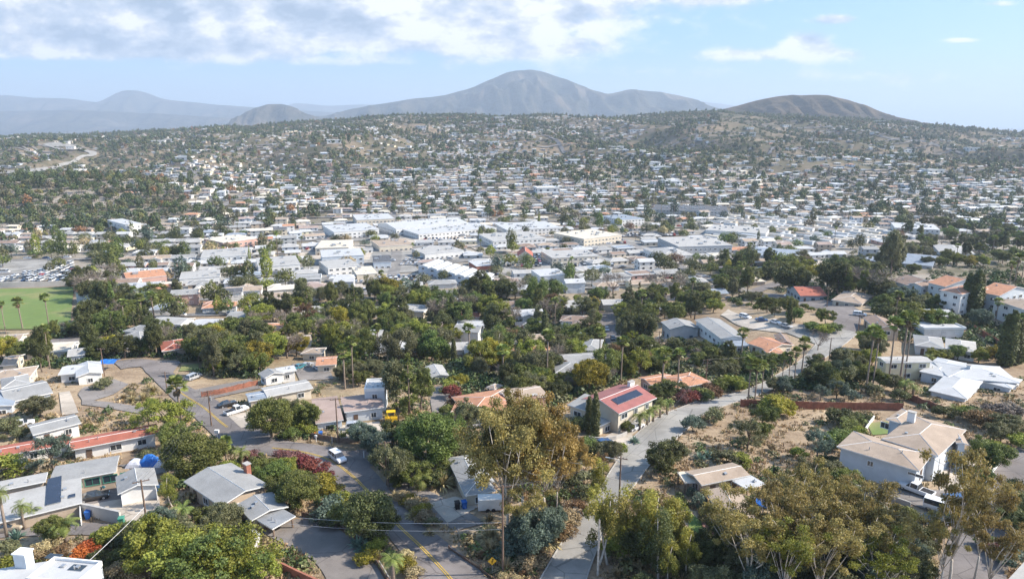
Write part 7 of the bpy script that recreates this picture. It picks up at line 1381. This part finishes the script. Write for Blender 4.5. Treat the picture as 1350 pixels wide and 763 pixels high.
bushlib = [('bush', lowtree(260 + i, 1.5, 1.2, 70, .42, -.2, 1.0, trunk=False)) for i in range(3)]
weedlib = []
for i in range(3):
    r_ = np.random.default_rng(270 + i); s = Soup()
    for k in range(9):
        a_ = r_.uniform(0, 6.28); b0 = np.array([r_.normal() * .22, r_.normal() * .22, 0]); w_ = np.array([math.cos(a_), math.sin(a_), 0]) * .10; tip = b0 + np.array([r_.normal() * .15, r_.normal() * .15, r_.uniform(.2, .5)]); s.add([b0 - w_, b0 + w_, tip + w_ * .6, tip - w_ * .6], [(0, 1, 2, 3)], 0, r_.uniform(0, 1))
    weedlib.append(('weed', s))
cover('undergrowth', 'dense green undergrowth filling the tree belt', [([(400, 400), (560, 392), (770, 400), (860, 400), (860, 490), (700, 545), (600, 520), (520, 490), (395, 480)], .55), ([(0, 440), (235, 432), (345, 440), (345, 500), (0, 482)], .2), ([(850, 440), (1000, 470), (1120, 490), (1140, 515), (980, 515), (860, 500)], .15), ([(1140, 395), (1350, 400), (1350, 480), (1175, 450)], .1), ([(950, 345), (1350, 315), (1350, 400), (1140, 400), (1060, 400), (960, 400)], .3)], 3200, bushlib, [(.05, .075, .025), (.075, .095, .035), (.035, .055, .022), (.10, .10, .05)], (.6, 1.7), 31)
cover('undergrowth', 'low green and olive scrub between the near homes', [([(0, 500), (1350, 500), (1350, 763), (0, 763)], 1.)], 900, bushlib, [(.07, .09, .03), (.10, .10, .045), (.05, .07, .028), (.17, .13, .07)], (.4, 1.1), 32)
cover('dry_weeds', 'dry straw weeds over the bare ground', [([(0, 490), (1350, 500), (1350, 790), (0, 790)], 1.)], 9000, weedlib, [(.34, .26, .15), (.28, .20, .12), (.20, .17, .09), (.40, .32, .20)], (.5, 1.5), 33, 'weeds', .2)

belt([(950, 350), (1060, 345), (1180, 350), (1185, 395), (1140, 400), (1060, 372), (960, 395)], 44, MIX, (6, 11), 41, 3.6)
belt([(1180, 300), (1350, 295), (1350, 330), (1190, 335)], 34, MIX, (7, 12), 42, 4.)
belt([(1000, 395), (1060, 400), (1080, 430), (1000, 420)], 6, [(('bush', 'oak'), 2), (('broad', 'oak'), 1)], (4, 7), 43, 3.)
belt([(820, 395), (960, 385), (960, 420), (850, 430)], 34, MIX, (5, 9), 44, 3.2)

belt([(985, 385), (1060, 392), (1050, 426), (960, 405)], 14, [(('bush', 'oak'), 2), (('bush', 'dark'), 2), (('broad', 'olive'), 1)], (4, 7), 45, 2.6)
belt([(1100, 470), (1150, 442), (1155, 505), (1105, 505)], 16, [(('bush', 'oak'), 2), (('broad', 'dark'), 1), (('broad', 'olive'), 1), (('broad', 'lime'), .6)], (4, 7), 46, 2.6)
belt([(240, 500), (300, 500), (300, 480), (232, 478)], 5, [(('broad', 'oak'), 1), (('loose', 'lime'), 1)], (4, 7), 47, 3.)
belt([(410, 485), (560, 485), (560, 512), (440, 512)], 14, [(('broad', 'oak'), 1), (('bush', 'lime'), 1), (('broad', 'olive'), 1)], (3, 6), 48, 3.)

belt([(945, 735), (1190, 735), (1195, 800), (940, 800)], 26, [(('broad', 'olive'), 3), (('broad', 'oak'), 1), (('bush', 'olive'), 2), (('broad', 'sage'), 1)], (4, 6.5), 51, 2.6)
belt([(840, 730), (940, 730), (940, 800), (830, 800)], 8, [(('broad', 'dark'), 2), (('bush', 'olive'), 2)], (4, 6), 52, 2.6)
# ------------------------------------------------------------------ the valley: streets, homes, mobile homes, cars
def frac(px, py, poly): return inpoly(px, py, poly)
Z_PARK = [(930, 318), (945, 286), (1085, 288), (1180, 306), (1150, 335), (1040, 328)]
Z_LOT = [(-50, 378), (-50, 344), (96, 341), (100, 372)]
area_px('parking_lot', [(-60, 344), (97, 341), (100, 373), (-70, 377)], 'asphalt_pale', n=20)
Z_STRIP = [(400, 372), (330, 340), (400, 300), (470, 276), (700, 268), (980, 262), (960, 330), (800, 355), (640, 372)]
Z_HILLWOOD = [(-80, 300), (-80, 228), (60, 232), (160, 218), (240, 250), (255, 285), (160, 305), (60, 300)]
Z_FWY = [(-80, 241), (-80, 228), (40, 219), (84, 209), (96, 205), (50, 196), (46, 188), (70, 187), (132, 200), (134, 207), (108, 217), (60, 229)]
Z_KNOLL = [(1000, 400), (960, 365), (1060, 345), (1160, 352), (1200, 312), (1400, 305), (1400, 520), (1100, 520)]
Z_NEAR = [(-200, 437), (100, 437), (240, 432), (330, 425), (400, 402), (480, 388), (620, 390), (760, 396), (860, 392), (940, 400), (1000, 392), (1020, 360), (1060, 345), (1160, 352), (1200, 312), (1600, 300), (1600, 900), (-200, 900)]
Z_FIELD = [(-200, 440), (-200, 376), (100, 374), (100, 438)]
def warp(u, v): return 22 * vnoise(u / 230 + 5, v / 230), 26 * vnoise(u / 210 + 40, v / 210 + 9)
def grid_world(u, v):
    """street-grid coordinates to the world: turned a little and gently bent"""
    a = .14; du, dv = warp(u, v); u = u + du * (1 + np.clip(v - 800, 0, 1500) / 380); v = v + dv * (1 + np.clip(v - 800, 0, 1500) / 380)
    return u * math.cos(a) - v * math.sin(a), u * math.sin(a) + v * math.cos(a)
STV = np.arange(300, 3000, 56.0)
ur = np.arange(-1800, 2300, 15.0); streets = Soup(); n_st = 0
def add_street(u, v, hw):
    global n_st
    x, y = grid_world(u, v); d = np.stack([np.gradient(x), np.gradient(y)], 1); d /= np.linalg.norm(d, axis=1, keepdims=True); nr = np.stack([-d[:, 1], d[:, 0]], 1) * hw
    px, py = proj(x, y, ground(x, y)); ok = (np.abs(x) < y * .95) & (y > 250) & (y < 2650) & ~inpoly(px, py, Z_NEAR) & ~inpoly(px, py, Z_FIELD) & ~inpoly(px, py, Z_HILLWOOD) & ~inpoly(px, py, Z_PARK)
    hills = (y > 1250) & (fbm(x / 300, y / 300, 2) > -.05); ok &= ~hills
    T = np.array([-1, 0, 1])[None, :, None]; G = np.stack([x, y], 1)[:, None, :] + nr[:, None, :] * T; Z = ground(G[..., 0], G[..., 1]) + .15 + G[..., 1] * .0009
    V = np.concatenate([G, Z[..., None]], 2).reshape(-1, 3); F = grid_faces(len(x), 3); keep = np.repeat(ok[:-1] & ok[1:], 2); 
    if keep.any(): streets.add(V, F[keep])
for v0 in STV: add_street(ur, np.full_like(ur, v0), 3.6)
vr = np.arange(290, 2900, 15.0)
for u0 in np.arange(-1700, 2300, 186.0): add_street(np.full_like(vr, u0), vr, 3.6)
o = streets.obj('street', M['street'], smooth=True); tag(o, kind='structure')
RPF = [('roof_white', .10), ('roof_light', .20), ('roof_grey', .20), ('roof_tan', .17), ('roof_brown', .12), ('roof_tile', .10), ('roof_cream', .10), ('roof_blue', .04), ('roof_mauve', .08)]
rh = random.Random(77); cand = []
for j, v0 in enumerate(STV[:-1]):
    for side in (0, 1):
        u = -1700.0
        while u < 2250:
            u += rh.uniform(14.5, 19)
            if abs((u + 1700) % 186) < 9 or abs((u + 1700) % 186 - 186) < 9: continue
            v = v0 + (13.0 if side == 0 else 43.0) + rh.uniform(-1.5, 2); x, y = grid_world(u, v); x2, y2 = grid_world(u + 5, v); cand.append((float(x), float(y), math.atan2(y2 - y, x2 - x) + (0 if side else math.pi) + rh.uniform(-.12, .12)))
cand = np.array(cand); cx, cyy = cand[:, 0], cand[:, 1]; cz = ground(cx, cyy); px, py = proj(cx, cyy, cz)
ok = (px > -60) & (px < 1410) & (cyy > 240) & (cyy < 2750) & ~inpoly(px, py, Z_NEAR) & ~inpoly(px, py, Z_FIELD) & ~inpoly(px, py, Z_PARK) & ~inpoly(px, py, Z_LOT) & ~inpoly(px, py, Z_FWY)
hw_ = inpoly(px, py, Z_HILLWOOD); rnd = np.random.default_rng(8).uniform(0, 1, len(cx)); den = np.where(cyy < 1200, .93, np.clip(.62 - (cyy - 1200) / 5200, .2, 1) * (.55 + 1.5 * np.clip(.45 - 1.6 * fbm(cx / 260, cyy / 230, 3), 0, 1))); den = np.where(hw_, .08, den)
den = np.where(inpoly(px, py, Z_STRIP), .6, den); ok &= rnd < den
ok &= ~((px > 860) & (py > 150) & (py < 215) & (rnd < .45))
cand = cand[ok]; px = px[ok]; py = py[ok]
cand = cand[np.argsort(np.hypot(cand[:, 0], cand[:, 1]))]
nh = 0; far = []
for (x, y, a) in cand:
    if not clear_of(x, y, 5.5): continue
    if nh < 252: generic_house(x, y, a, rh, nh < 36); nh += 1
    else: far.append((x, y, a))
# homes too many to tell apart: one object
arr = [t['soup'] for t in TPL]; V = []; F = []; MI = []; TI = []; off = 0
RC = {'roof_white': (.66, .68, .70), 'roof_light': (.44, .46, .46), 'roof_grey': (.30, .32, .33), 'roof_tan': (.36, .285, .22), 'roof_brown': (.26, .19, .15), 'roof_tile': (.44, .225, .135), 'roof_cream': (.58, .52, .42), 'roof_blue': (.24, .28, .33), 'roof_dark': (.10, .105, .115), 'roof_mauve': (.34, .26, .225)}
WC = {'white': (.68, .67, .64), 'cream': (.60, .53, .42), 'tanwall': (.45, .36, .27), 'greywall': (.40, .41, .41), 'bluewhite': (.58, .63, .68), 'pinkwall': (.52, .33, .27), 'yellowwall': (.66, .60, .41)}
mt, t, p = new_mat('far_building'); t.put(p.inputs['Base Color'], t.node('ShaderNodeAttribute', attribute_name='tint').outputs['Vector']); p.inputs['Roughness'].default_value = .85; M['farb'] = mt
def add_far(w2, rf, x, y, a, rc, wc, sc=1.):
    global off
    ca, sa = math.cos(a) * sc, math.sin(a) * sc; z = gz(x, y)
    for s_, cols in ((w2, (wc, (.04, .05, .06))), (rf, (rc, wc))):
        v, f, m_, _, _ = s_.arrays() if isinstance(s_, Soup) else s_; V.append(np.stack([v[:, 0] * ca - v[:, 1] * sa + x, v[:, 0] * sa + v[:, 1] * ca + y, v[:, 2] * sc + z], 1)); F.append(f + off); off += len(v); TI.append(np.array(cols)[np.clip(m_, 0, 1)])
arr = [(w.arrays(), r_.arrays()) for w, r_ in arr]
for (x, y, a) in far: w_, r_ = arr[rh.randrange(len(arr))]; add_far(w_, r_, x, y, a, RC[pick(rh, RPF)], WC[pick(rh, WP)], rh.uniform(.75, 1.1) * (.95 if y < 1300 else .8))
for k in range(150):
    q = rh.uniform(1000, 2400); x = rh.uniform(-.8, .8) * q; w_, r_ = arr[6]; add_far(w_, r_, x, q, rh.uniform(0, .3), RC[pick(rh, [('roof_white', 3), ('roof_light', 2)])], WC['white'], rh.uniform(1.2, 2.2))
me = npmesh('houses_far', np.concatenate(V), np.concatenate(F), [M['farb']], tint=np.concatenate(TI)); o = bpy.data.objects.new('distant_suburb', me); COL.objects.link(o); tag(o, 'distant suburb of pale houses spread over valley and hillside', 'houses', kind='stuff')
# mobile homes
mh = Soup(); mr = Soup(); W = Wing(0, 0, 14.5, 4.6, 0, 3.1, 'gable', 'x', .12, .15); W.build(mh, mr, -1.); v, f, m_, _, _ = mh.arrays(); mhw = mh.mesh('wall', [M['white']]); mhr = mr.mesh('roof', [M['roof_white'], M['trim']]); gx = 0; nm = 0; pts = []
c0 = at(930, 322); c1 = at(1180, 322)
for i in range(60):
    for j in range(30):
        x = -40 + i * 8.6 + (j % 2) * 2 + rh.uniform(-1.2, 1.2); y = 540 + j * 20.0 + rh.uniform(-2, 2); xx = x * math.cos(.18) - (y - 540) * math.sin(.18) + 90; yy_ = (y - 540) * math.cos(.18) + x * math.sin(.18) + 520; qx, qy = proj(xx, yy_, gz(xx, yy_))
        if inpoly(qx, qy, Z_PARK) and clear_of(xx, yy_, 3) and rh.random() < .80: pts.append((xx, yy_))
pts.sort(key=lambda q: q[1])
for (x, y) in pts[:296]:
    rf = pick(rh, [('roof_white', 3), ('roof_light', 3), ('roof_cream', 2), ('roof_grey', 2), ('roof_tan', 1), ('roof_brown', .5)]); wl = pick(rh, [('white', 4), ('cream', 2), ('bluewhite', 2)]); root = empty('mobile_home', (x, y, gz(x, y) + .1), math.pi / 2 + .18 + rh.uniform(-.05, .05) + .5); root.scale = (rh.uniform(.8, 1.1), 1, 1)
    for nme, me, mt_ in (('wall', mhw, wl), ('roof', mhr, rf)): o = bpy.data.objects.new(nme, me); COL.objects.link(o); o.parent = root; o.material_slots[0].link = 'OBJECT'; o.material_slots[0].material = M[mt_]
    tag(root, None, 'mobile home', 'mobile homes packed in rows'); LABELLED.append((root, f'{WALLW[wl]} mobile home with {ROOFW[rf]} roof', (x, y, gz(x, y) + 2))); FOOT.append((x, y, 5, 14, 0))
    if rh.random() < .5: pass
# parked cars in the valley: lots and kerbs
cb, cg = Soup(), Soup(); body, glass = car_meshes('sedan')[:2]
def car_arr(kind):
    b, g = car_meshes(kind)[:2]; out = []
    V_ = []; F_ = []; Mi = []; o_ = 0
    for me, mi in ((b, 0), (g, 1)):
        n = len(me.vertices); v = np.zeros(n * 3); me.vertices.foreach_get('co', v); v = v.reshape(-1, 3)
        for pl in me.polygons:
            ix = list(pl.vertices); ix = ix + [ix[-1]] * (4 - len(ix)); F_.append([q + o_ for q in ix]); Mi.append(mi)
        V_.append(v); o_ += n
    return np.concatenate(V_), np.array(F_), np.array(Mi)
small = {k: npmesh('parked_car', *car_arr(k)[:2], [M['p_white'], M['glass']], car_arr(k)[2]) for k in ('sedan', 'suv', 'van')}
spots = []
for i in range(30):
    for j in range(9):
        p = at(-20, 374); x = p[0] + i * 3.2; y = p[1] + 5 + j * 9.5
        qx, qy = proj(x, y, gz(x, y))
        if inpoly(qx, qy, Z_LOT) and rh.random() < .85: spots.append((x, y, math.pi / 2 + rh.uniform(-.05, .05)))
for v0 in STV[:22]:
    u = -700.
    while u < 1200:
        u += rh.uniform(7, 24); x, y = grid_world(u, v0 + rh.choice((-4.6, 4.6))); qx, qy = proj(x, y, gz(x, y))
        if -20 < qx < 1370 and not inpoly(qx, qy, Z_NEAR) and not inpoly(qx, qy, Z_FIELD) and not inpoly(qx, qy, Z_HILLWOOD): spots.append((float(x), float(y), .14 + rh.uniform(-.05, .05)))
for lx, ly, nx_, ny_ in ((470, 374, 14, 3), (530, 350, 10, 3), (640, 352, 14, 3), (700, 346, 14, 3), (740, 352, 12, 3), (620, 318, 16, 3), (830, 312, 14, 3), (860, 344, 12, 2), (380, 360, 12, 2), (1010, 346, 12, 2), (560, 318, 14, 2), (760, 322, 14, 3), (180, 392, 12, 2), (400, 330, 8, 3)):
    p = at(lx, ly)
    for i in range(nx_):
        for j in range(ny_):
            if rh.random() < .8: spots.append((p[0] + i * 3., p[1] + j * 9., math.pi / 2 + rh.uniform(-.06, .06)))
spots = [s_ for s_ in spots if clear_of2(s_)] if 'clear_of2' in globals() else spots
spots.sort(key=lambda s_: s_[1]); PC = [('white', 4), ('silver', 3), ('black', 2), ('grey', 2), ('blue', 1), ('red', .6), ('tan', .6)]; nk = 0; restc = []
for (x, y, a) in spots:
    if any(abs(fx - x) < 40 and abs(fy - y) < 40 and (lambda dx, dy, ca, sa: abs(dx * ca - dy * sa) < w / 2 + 1 and abs(dx * sa + dy * ca) < d / 2 + 1)(x - fx, y - fy, math.cos(-fa), math.sin(-fa)) for (fx, fy, w, d, fa) in FOOT): continue
    c = pick(rh, PC); kd = rh.choice(['sedan', 'sedan', 'suv', 'van'])
    if nk < 265:
        o = bpy.data.objects.new('parked_car', small[kd]); COL.objects.link(o); o.location = (x, y, gz(x, y) + .12 + y * .0012); o.rotation_euler = (0, 0, a); o.material_slots[0].link = 'OBJECT'; o.material_slots[0].material = M['p_' + c]
        tag(o, None, 'car', 'cars parked in the valley'); LABELLED.append((o, f"distant {c} parked {dict(sedan='car', suv='estate car', van='van')[kd]}", (x, y, gz(x, y)))); nk += 1
    else: restc.append((x, y, a, c, kd))
V = []; F = []; TI = []; off = 0; PCOL = dict(white=(.72, .72, .72), silver=(.4, .41, .42), black=(.02, .02, .022), grey=(.15, .155, .16), blue=(.04, .09, .2), red=(.35, .03, .025), tan=(.4, .33, .24)); CA = {k: car_arr(k) for k in small}
for (x, y, a, c, kd) in restc:
    v, f, mi = CA[kd]; ca, sa = math.cos(a), math.sin(a); V.append(np.stack([v[:, 0] * ca - v[:, 1] * sa + x, v[:, 0] * sa + v[:, 1] * ca + y, v[:, 2] + gz(x, y) + .12 + y * .0012], 1)); F.append(f + off); off += len(v); TI.append(np.array([PCOL[c], (.03, .04, .05)])[mi])
if V: me = npmesh('cars_far', np.concatenate(V), np.concatenate(F), [M['farb']], tint=np.concatenate(TI)); o = bpy.data.objects.new('distant_traffic', me); COL.objects.link(o); tag(o, 'distant parked cars sprinkled along the valley streets', 'cars', kind='stuff')

# ------------------------------------------------------------------ the valley's trees
# a coarse occupancy raster keeps plants off roofs
OC = {}
for (fx, fy, w, d, a) in FOOT: OC.setdefault((int(fx // 30), int(fy // 30)), []).append((fx, fy, w, d, a))
FB = {}
for (x, y, a) in far: FB.setdefault((int(x // 30), int(y // 30)), []).append((x, y, 13, 9, a))
def free(x, y, pad):
    i, j = int(x // 30), int(y // 30)
    for D_ in (OC, FB):
        for di in (-1, 0, 1):
            for dj in (-1, 0, 1):
                for (fx, fy, w, d, a) in D_.get((i + di, j + dj), ()):
                    dx, dy = x - fx, y - fy; ca, sa = math.cos(-a), math.sin(-a)
                    if abs(dx * ca - dy * sa) < w / 2 + pad and abs(dx * sa + dy * ca) < d / 2 + pad: return False
    return True
rt = np.random.default_rng(21)
def cloud_of_trees(n, y0, y1):
    y = np.sqrt(rt.uniform(y0 ** 2, y1 ** 2, n)); x = rt.uniform(-.86, .86, n) * y; return x, y
X1, Y1 = cloud_of_trees(7500, 250, 1150); X2, Y2 = cloud_of_trees(42000, 1150, 2900); X = np.concatenate([X1, X2]); Yt = np.concatenate([Y1, Y2]); Zt = ground(X, Yt); px, py = proj(X, Yt, Zt)
den = .30 + .9 * np.clip(fbm(X / 160 + 9, Yt / 160, 3) + .12, 0, 1)
den = np.where(inpoly(px, py, Z_HILLWOOD), 1.6, den); den = np.where(inpoly(px, py, Z_STRIP), den * .42, den); den = np.where(inpoly(px, py, Z_PARK), .25, den); den = np.where(inpoly(px, py, Z_LOT), .06, den)
den = np.where(Yt > 1150, .30 + 2.3 * np.clip(fbm(X / 210 + 3, Yt / 260, 4) + .18, 0, 1), den)
den = np.where(np.abs(Yt - RIDGE) < 120, 1.4, den)
den = np.where(inpoly(px, py, Z_FWY), .06, den)
keep = (rt.uniform(0, 1, len(X)) < den) & ~inpoly(px, py, Z_NEAR) & ~inpoly(px, py, Z_FIELD) & (px > -80) & (px < 1430)
X, Yt, Zt = X[keep], Yt[keep], Zt[keep]
wood = inpoly(*proj(X, Yt, Zt), Z_HILLWOOD)
extra = []
for k in range(900):
    y = rt.uniform(600, 1150); x = rt.uniform(-.82, -.42) * y; q = proj(x, y, gz(x, y))
    if inpoly(q[0], q[1], Z_HILLWOOD): extra.append((x, y))
ex = np.array(extra); X = np.concatenate([X, ex[:, 0]]); Yt = np.concatenate([Yt, ex[:, 1]]); Zt = ground(X, Yt)
okf = np.array([free(x, y, 1.2) for x, y in zip(X, Yt)]); X, Yt, Zt = X[okf], Yt[okf], Zt[okf]
# rows of dark grove trees the photo shows in the strip
def low_pick(n, y):
    return rt.choice(7 if len(LOW['farA']) >= 7 else len(LOW['farA']), n)
kinds = [k for k, _ in LOW['farA']]; wk = np.array([{'broad': 3., 'tall': 1.1, 'cypress': .7, 'bush': 1.8, 'palm': .9}[k] for k in kinds]); wk /= wk.sum()
def items_for(X, Y, Z, hs=(.65, 1.25)):
    n = len(X); ti = rt.choice(len(tcol), n, p=tp); c = tcol[ti] * rt.uniform(.8, 1.25, (n, 1)); return np.stack([X, Y, Z - .1, rt.uniform(*hs, n), rt.uniform(0, 6.28, n), rt.choice(len(kinds), n, p=wk), c[:, 0], c[:, 1], c[:, 2], rt.uniform(.8, 1.2, n)], 1)
order = np.argsort(np.hypot(X, Yt)); X, Yt, Zt = X[order], Yt[order], Zt[order]; it = items_for(X, Yt, Zt)
NI = 300; LOWMESH = {}
lowname = {'broad': ('broadleaf_tree', 'tree', 'round valley tree'), 'tall': ('tall_evergreen_tree', 'tree', 'tall valley tree'), 'cypress': ('cypress_tree', 'cypress', 'slim valley cypress'), 'bush': ('shrub', 'shrub', 'low valley shrub'), 'palm': ('fan_palm', 'palm tree', 'valley fan palm')}
tintname = [('oak', 'mid green'), ('dark', 'dark green'), ('green', 'bright green'), ('olive', 'olive green'), ('lime', 'yellow-green'), ('straw', 'dry tan'), ('rust', 'rust orange'), ('sage', 'grey-green')]
for k, q in enumerate(it[:NI]):
    li = int(q[5]); kd, sp_ = LOW['mid'][li]
    if li not in LOWMESH: LOWMESH[li] = sp_.mesh('mid_tree', [M['oak'], M['bark']], tone=True)
    ti = int(np.argmin(np.linalg.norm(tcol / np.linalg.norm(tcol, axis=1, keepdims=True) - q[6:9] / np.linalg.norm(q[6:9]), axis=1) + 4 * np.linalg.norm(tcol - q[6:9], axis=1))); mt_, wd = tintname[ti]
    if kd == 'palm': mt_, wd = 'palm', 'green'
    nme, cat, ph = lowname[kd]; o = bpy.data.objects.new(nme, LOWMESH[li]); COL.objects.link(o); o.location = q[:3]; o.rotation_euler = (0, 0, q[4]); o.scale = (q[3], q[3], q[3] * q[9]); o.material_slots[0].link = 'OBJECT'; o.material_slots[0].material = M[mt_]
    tag(o, None, cat, cat + 's'); LABELLED.append((o, wd + ' ' + ph, (q[0], q[1], q[2] + 4)))
rest = it[NI:]; dist = rest[:, 1]; MM = [M['mixleaf'], M['bark']]
for lo, hi, lib in ((0, 1000, 'farA'), (1000, 9999, 'farB')):
    sel = rest[(dist >= lo) & (dist < hi)]
    if len(sel): o = scatter_mesh('distant_trees' if lo else 'valley_trees', LOW[lib], sel, MM); tag(o, 'countless trees over the far hillside' if lo else 'countless trees between the valley houses', 'trees', kind='stuff')
print('houses', nh, 'far', len(far), 'mobile', len(pts), 'cars', len(spots), 'trees', len(it))
# ------------------------------------------------------------------ labels told from what stands nearby
LM = [('green sports field', 45, 408), ('blue canopy', 146, 480), ('rust red long roof', 150, 575), ('grey house with carport', 320, 655), ('rooftop solar panels', 70, 645), ('road junction', 330, 560), ('white estate car', 445, 605), ('pale blue house', 480, 540), ('tall dark conifer', 535, 500), ('big golden eucalyptus', 720, 600), ('grey hip roof', 625, 625), ('yellow warning sign', 649, 743),
      ('red metal roof', 820, 525), ('palm-lined bend', 975, 520), ('bare dirt lot', 1030, 580), ('blue umbrella', 1011, 662), ('big tan roof', 1215, 575), ('white pickup', 1207, 643), ('four-winged white roof', 1280, 500), ('tall fan palms', 1180, 450), ('cypress cluster', 1280, 385), ('bright red roof', 1073, 382), ('slate blue house', 895, 425), ('road head', 1040, 430), ('long white warehouse', 570, 292), ('church', 692, 332), ('storage buildings', 590, 353),
      ('mobile home park', 1070, 305), ('widest grey flat roof', 930, 317), ('terracotta long roof', 192, 362), ('freeway', 90, 215), ('valley parking rows', 70, 340), ('olive crowned tall tree', 1172, 310), ('lone cypress', 718, 430), ('curved retaining wall', 130, 682), ('brown hill', 1060, 140), ('cream palm building', 795, 307), ('pale blue hall', 450, 332), ('dirt lot with bends', 150, 515), ('street lamp pole', 813, 640), ('curved brick path', 915, 665), ('white box trailer', 645, 667), ('lower left white roof', 70, 750), ('right edge road', 1330, 610), ('fan palm pair', 460, 480), ('pink leafless trees', 875, 375), ('asphalt court', 803, 435)]
ORD = ['nearest', 'second nearest', 'third nearest', 'fourth nearest', 'fifth nearest', 'sixth nearest', 'seventh nearest', 'eighth nearest', 'ninth nearest', 'tenth nearest'] + [f'{w} nearest' for w in 'eleventh twelfth thirteenth fourteenth fifteenth sixteenth seventeenth eighteenth nineteenth twentieth'.split()]
ORD += [f'twenty-{w} nearest' for w in 'first second third fourth fifth sixth seventh eighth ninth'.split()]
items = []
for o, ph, p in LABELLED:
    a, b = proj(*p); items.append((o, ph, float(a), float(b)))
groups = {}
for it in items: groups.setdefault(it[1], []).append(it)
for ph, its in groups.items():
    rank = {}
    for name, lx, ly in LM:
        for k, it in enumerate(sorted(its, key=lambda q: math.hypot(q[2] - lx, q[3] - ly))): rank[(id(it), name)] = k
    used = set()
    for it in its:
        # the landmark this one ranks best for, near ones first
        c = sorted(LM, key=lambda l: (rank[(id(it), l[0])] * 40 + math.hypot(it[2] - l[1], it[3] - l[2])))
        for l in c:
            k = rank[(id(it), l[0])]
            if k < len(ORD): break
        else: k = 0; l = c[0]
        txt = f"{ph} by the {l[0]}" if len(its) == 1 else f"{ph} {ORD[min(k, len(ORD) - 1)]} the {l[0]}"
        it[0]['label'] = ' '.join(txt.split()[:16])
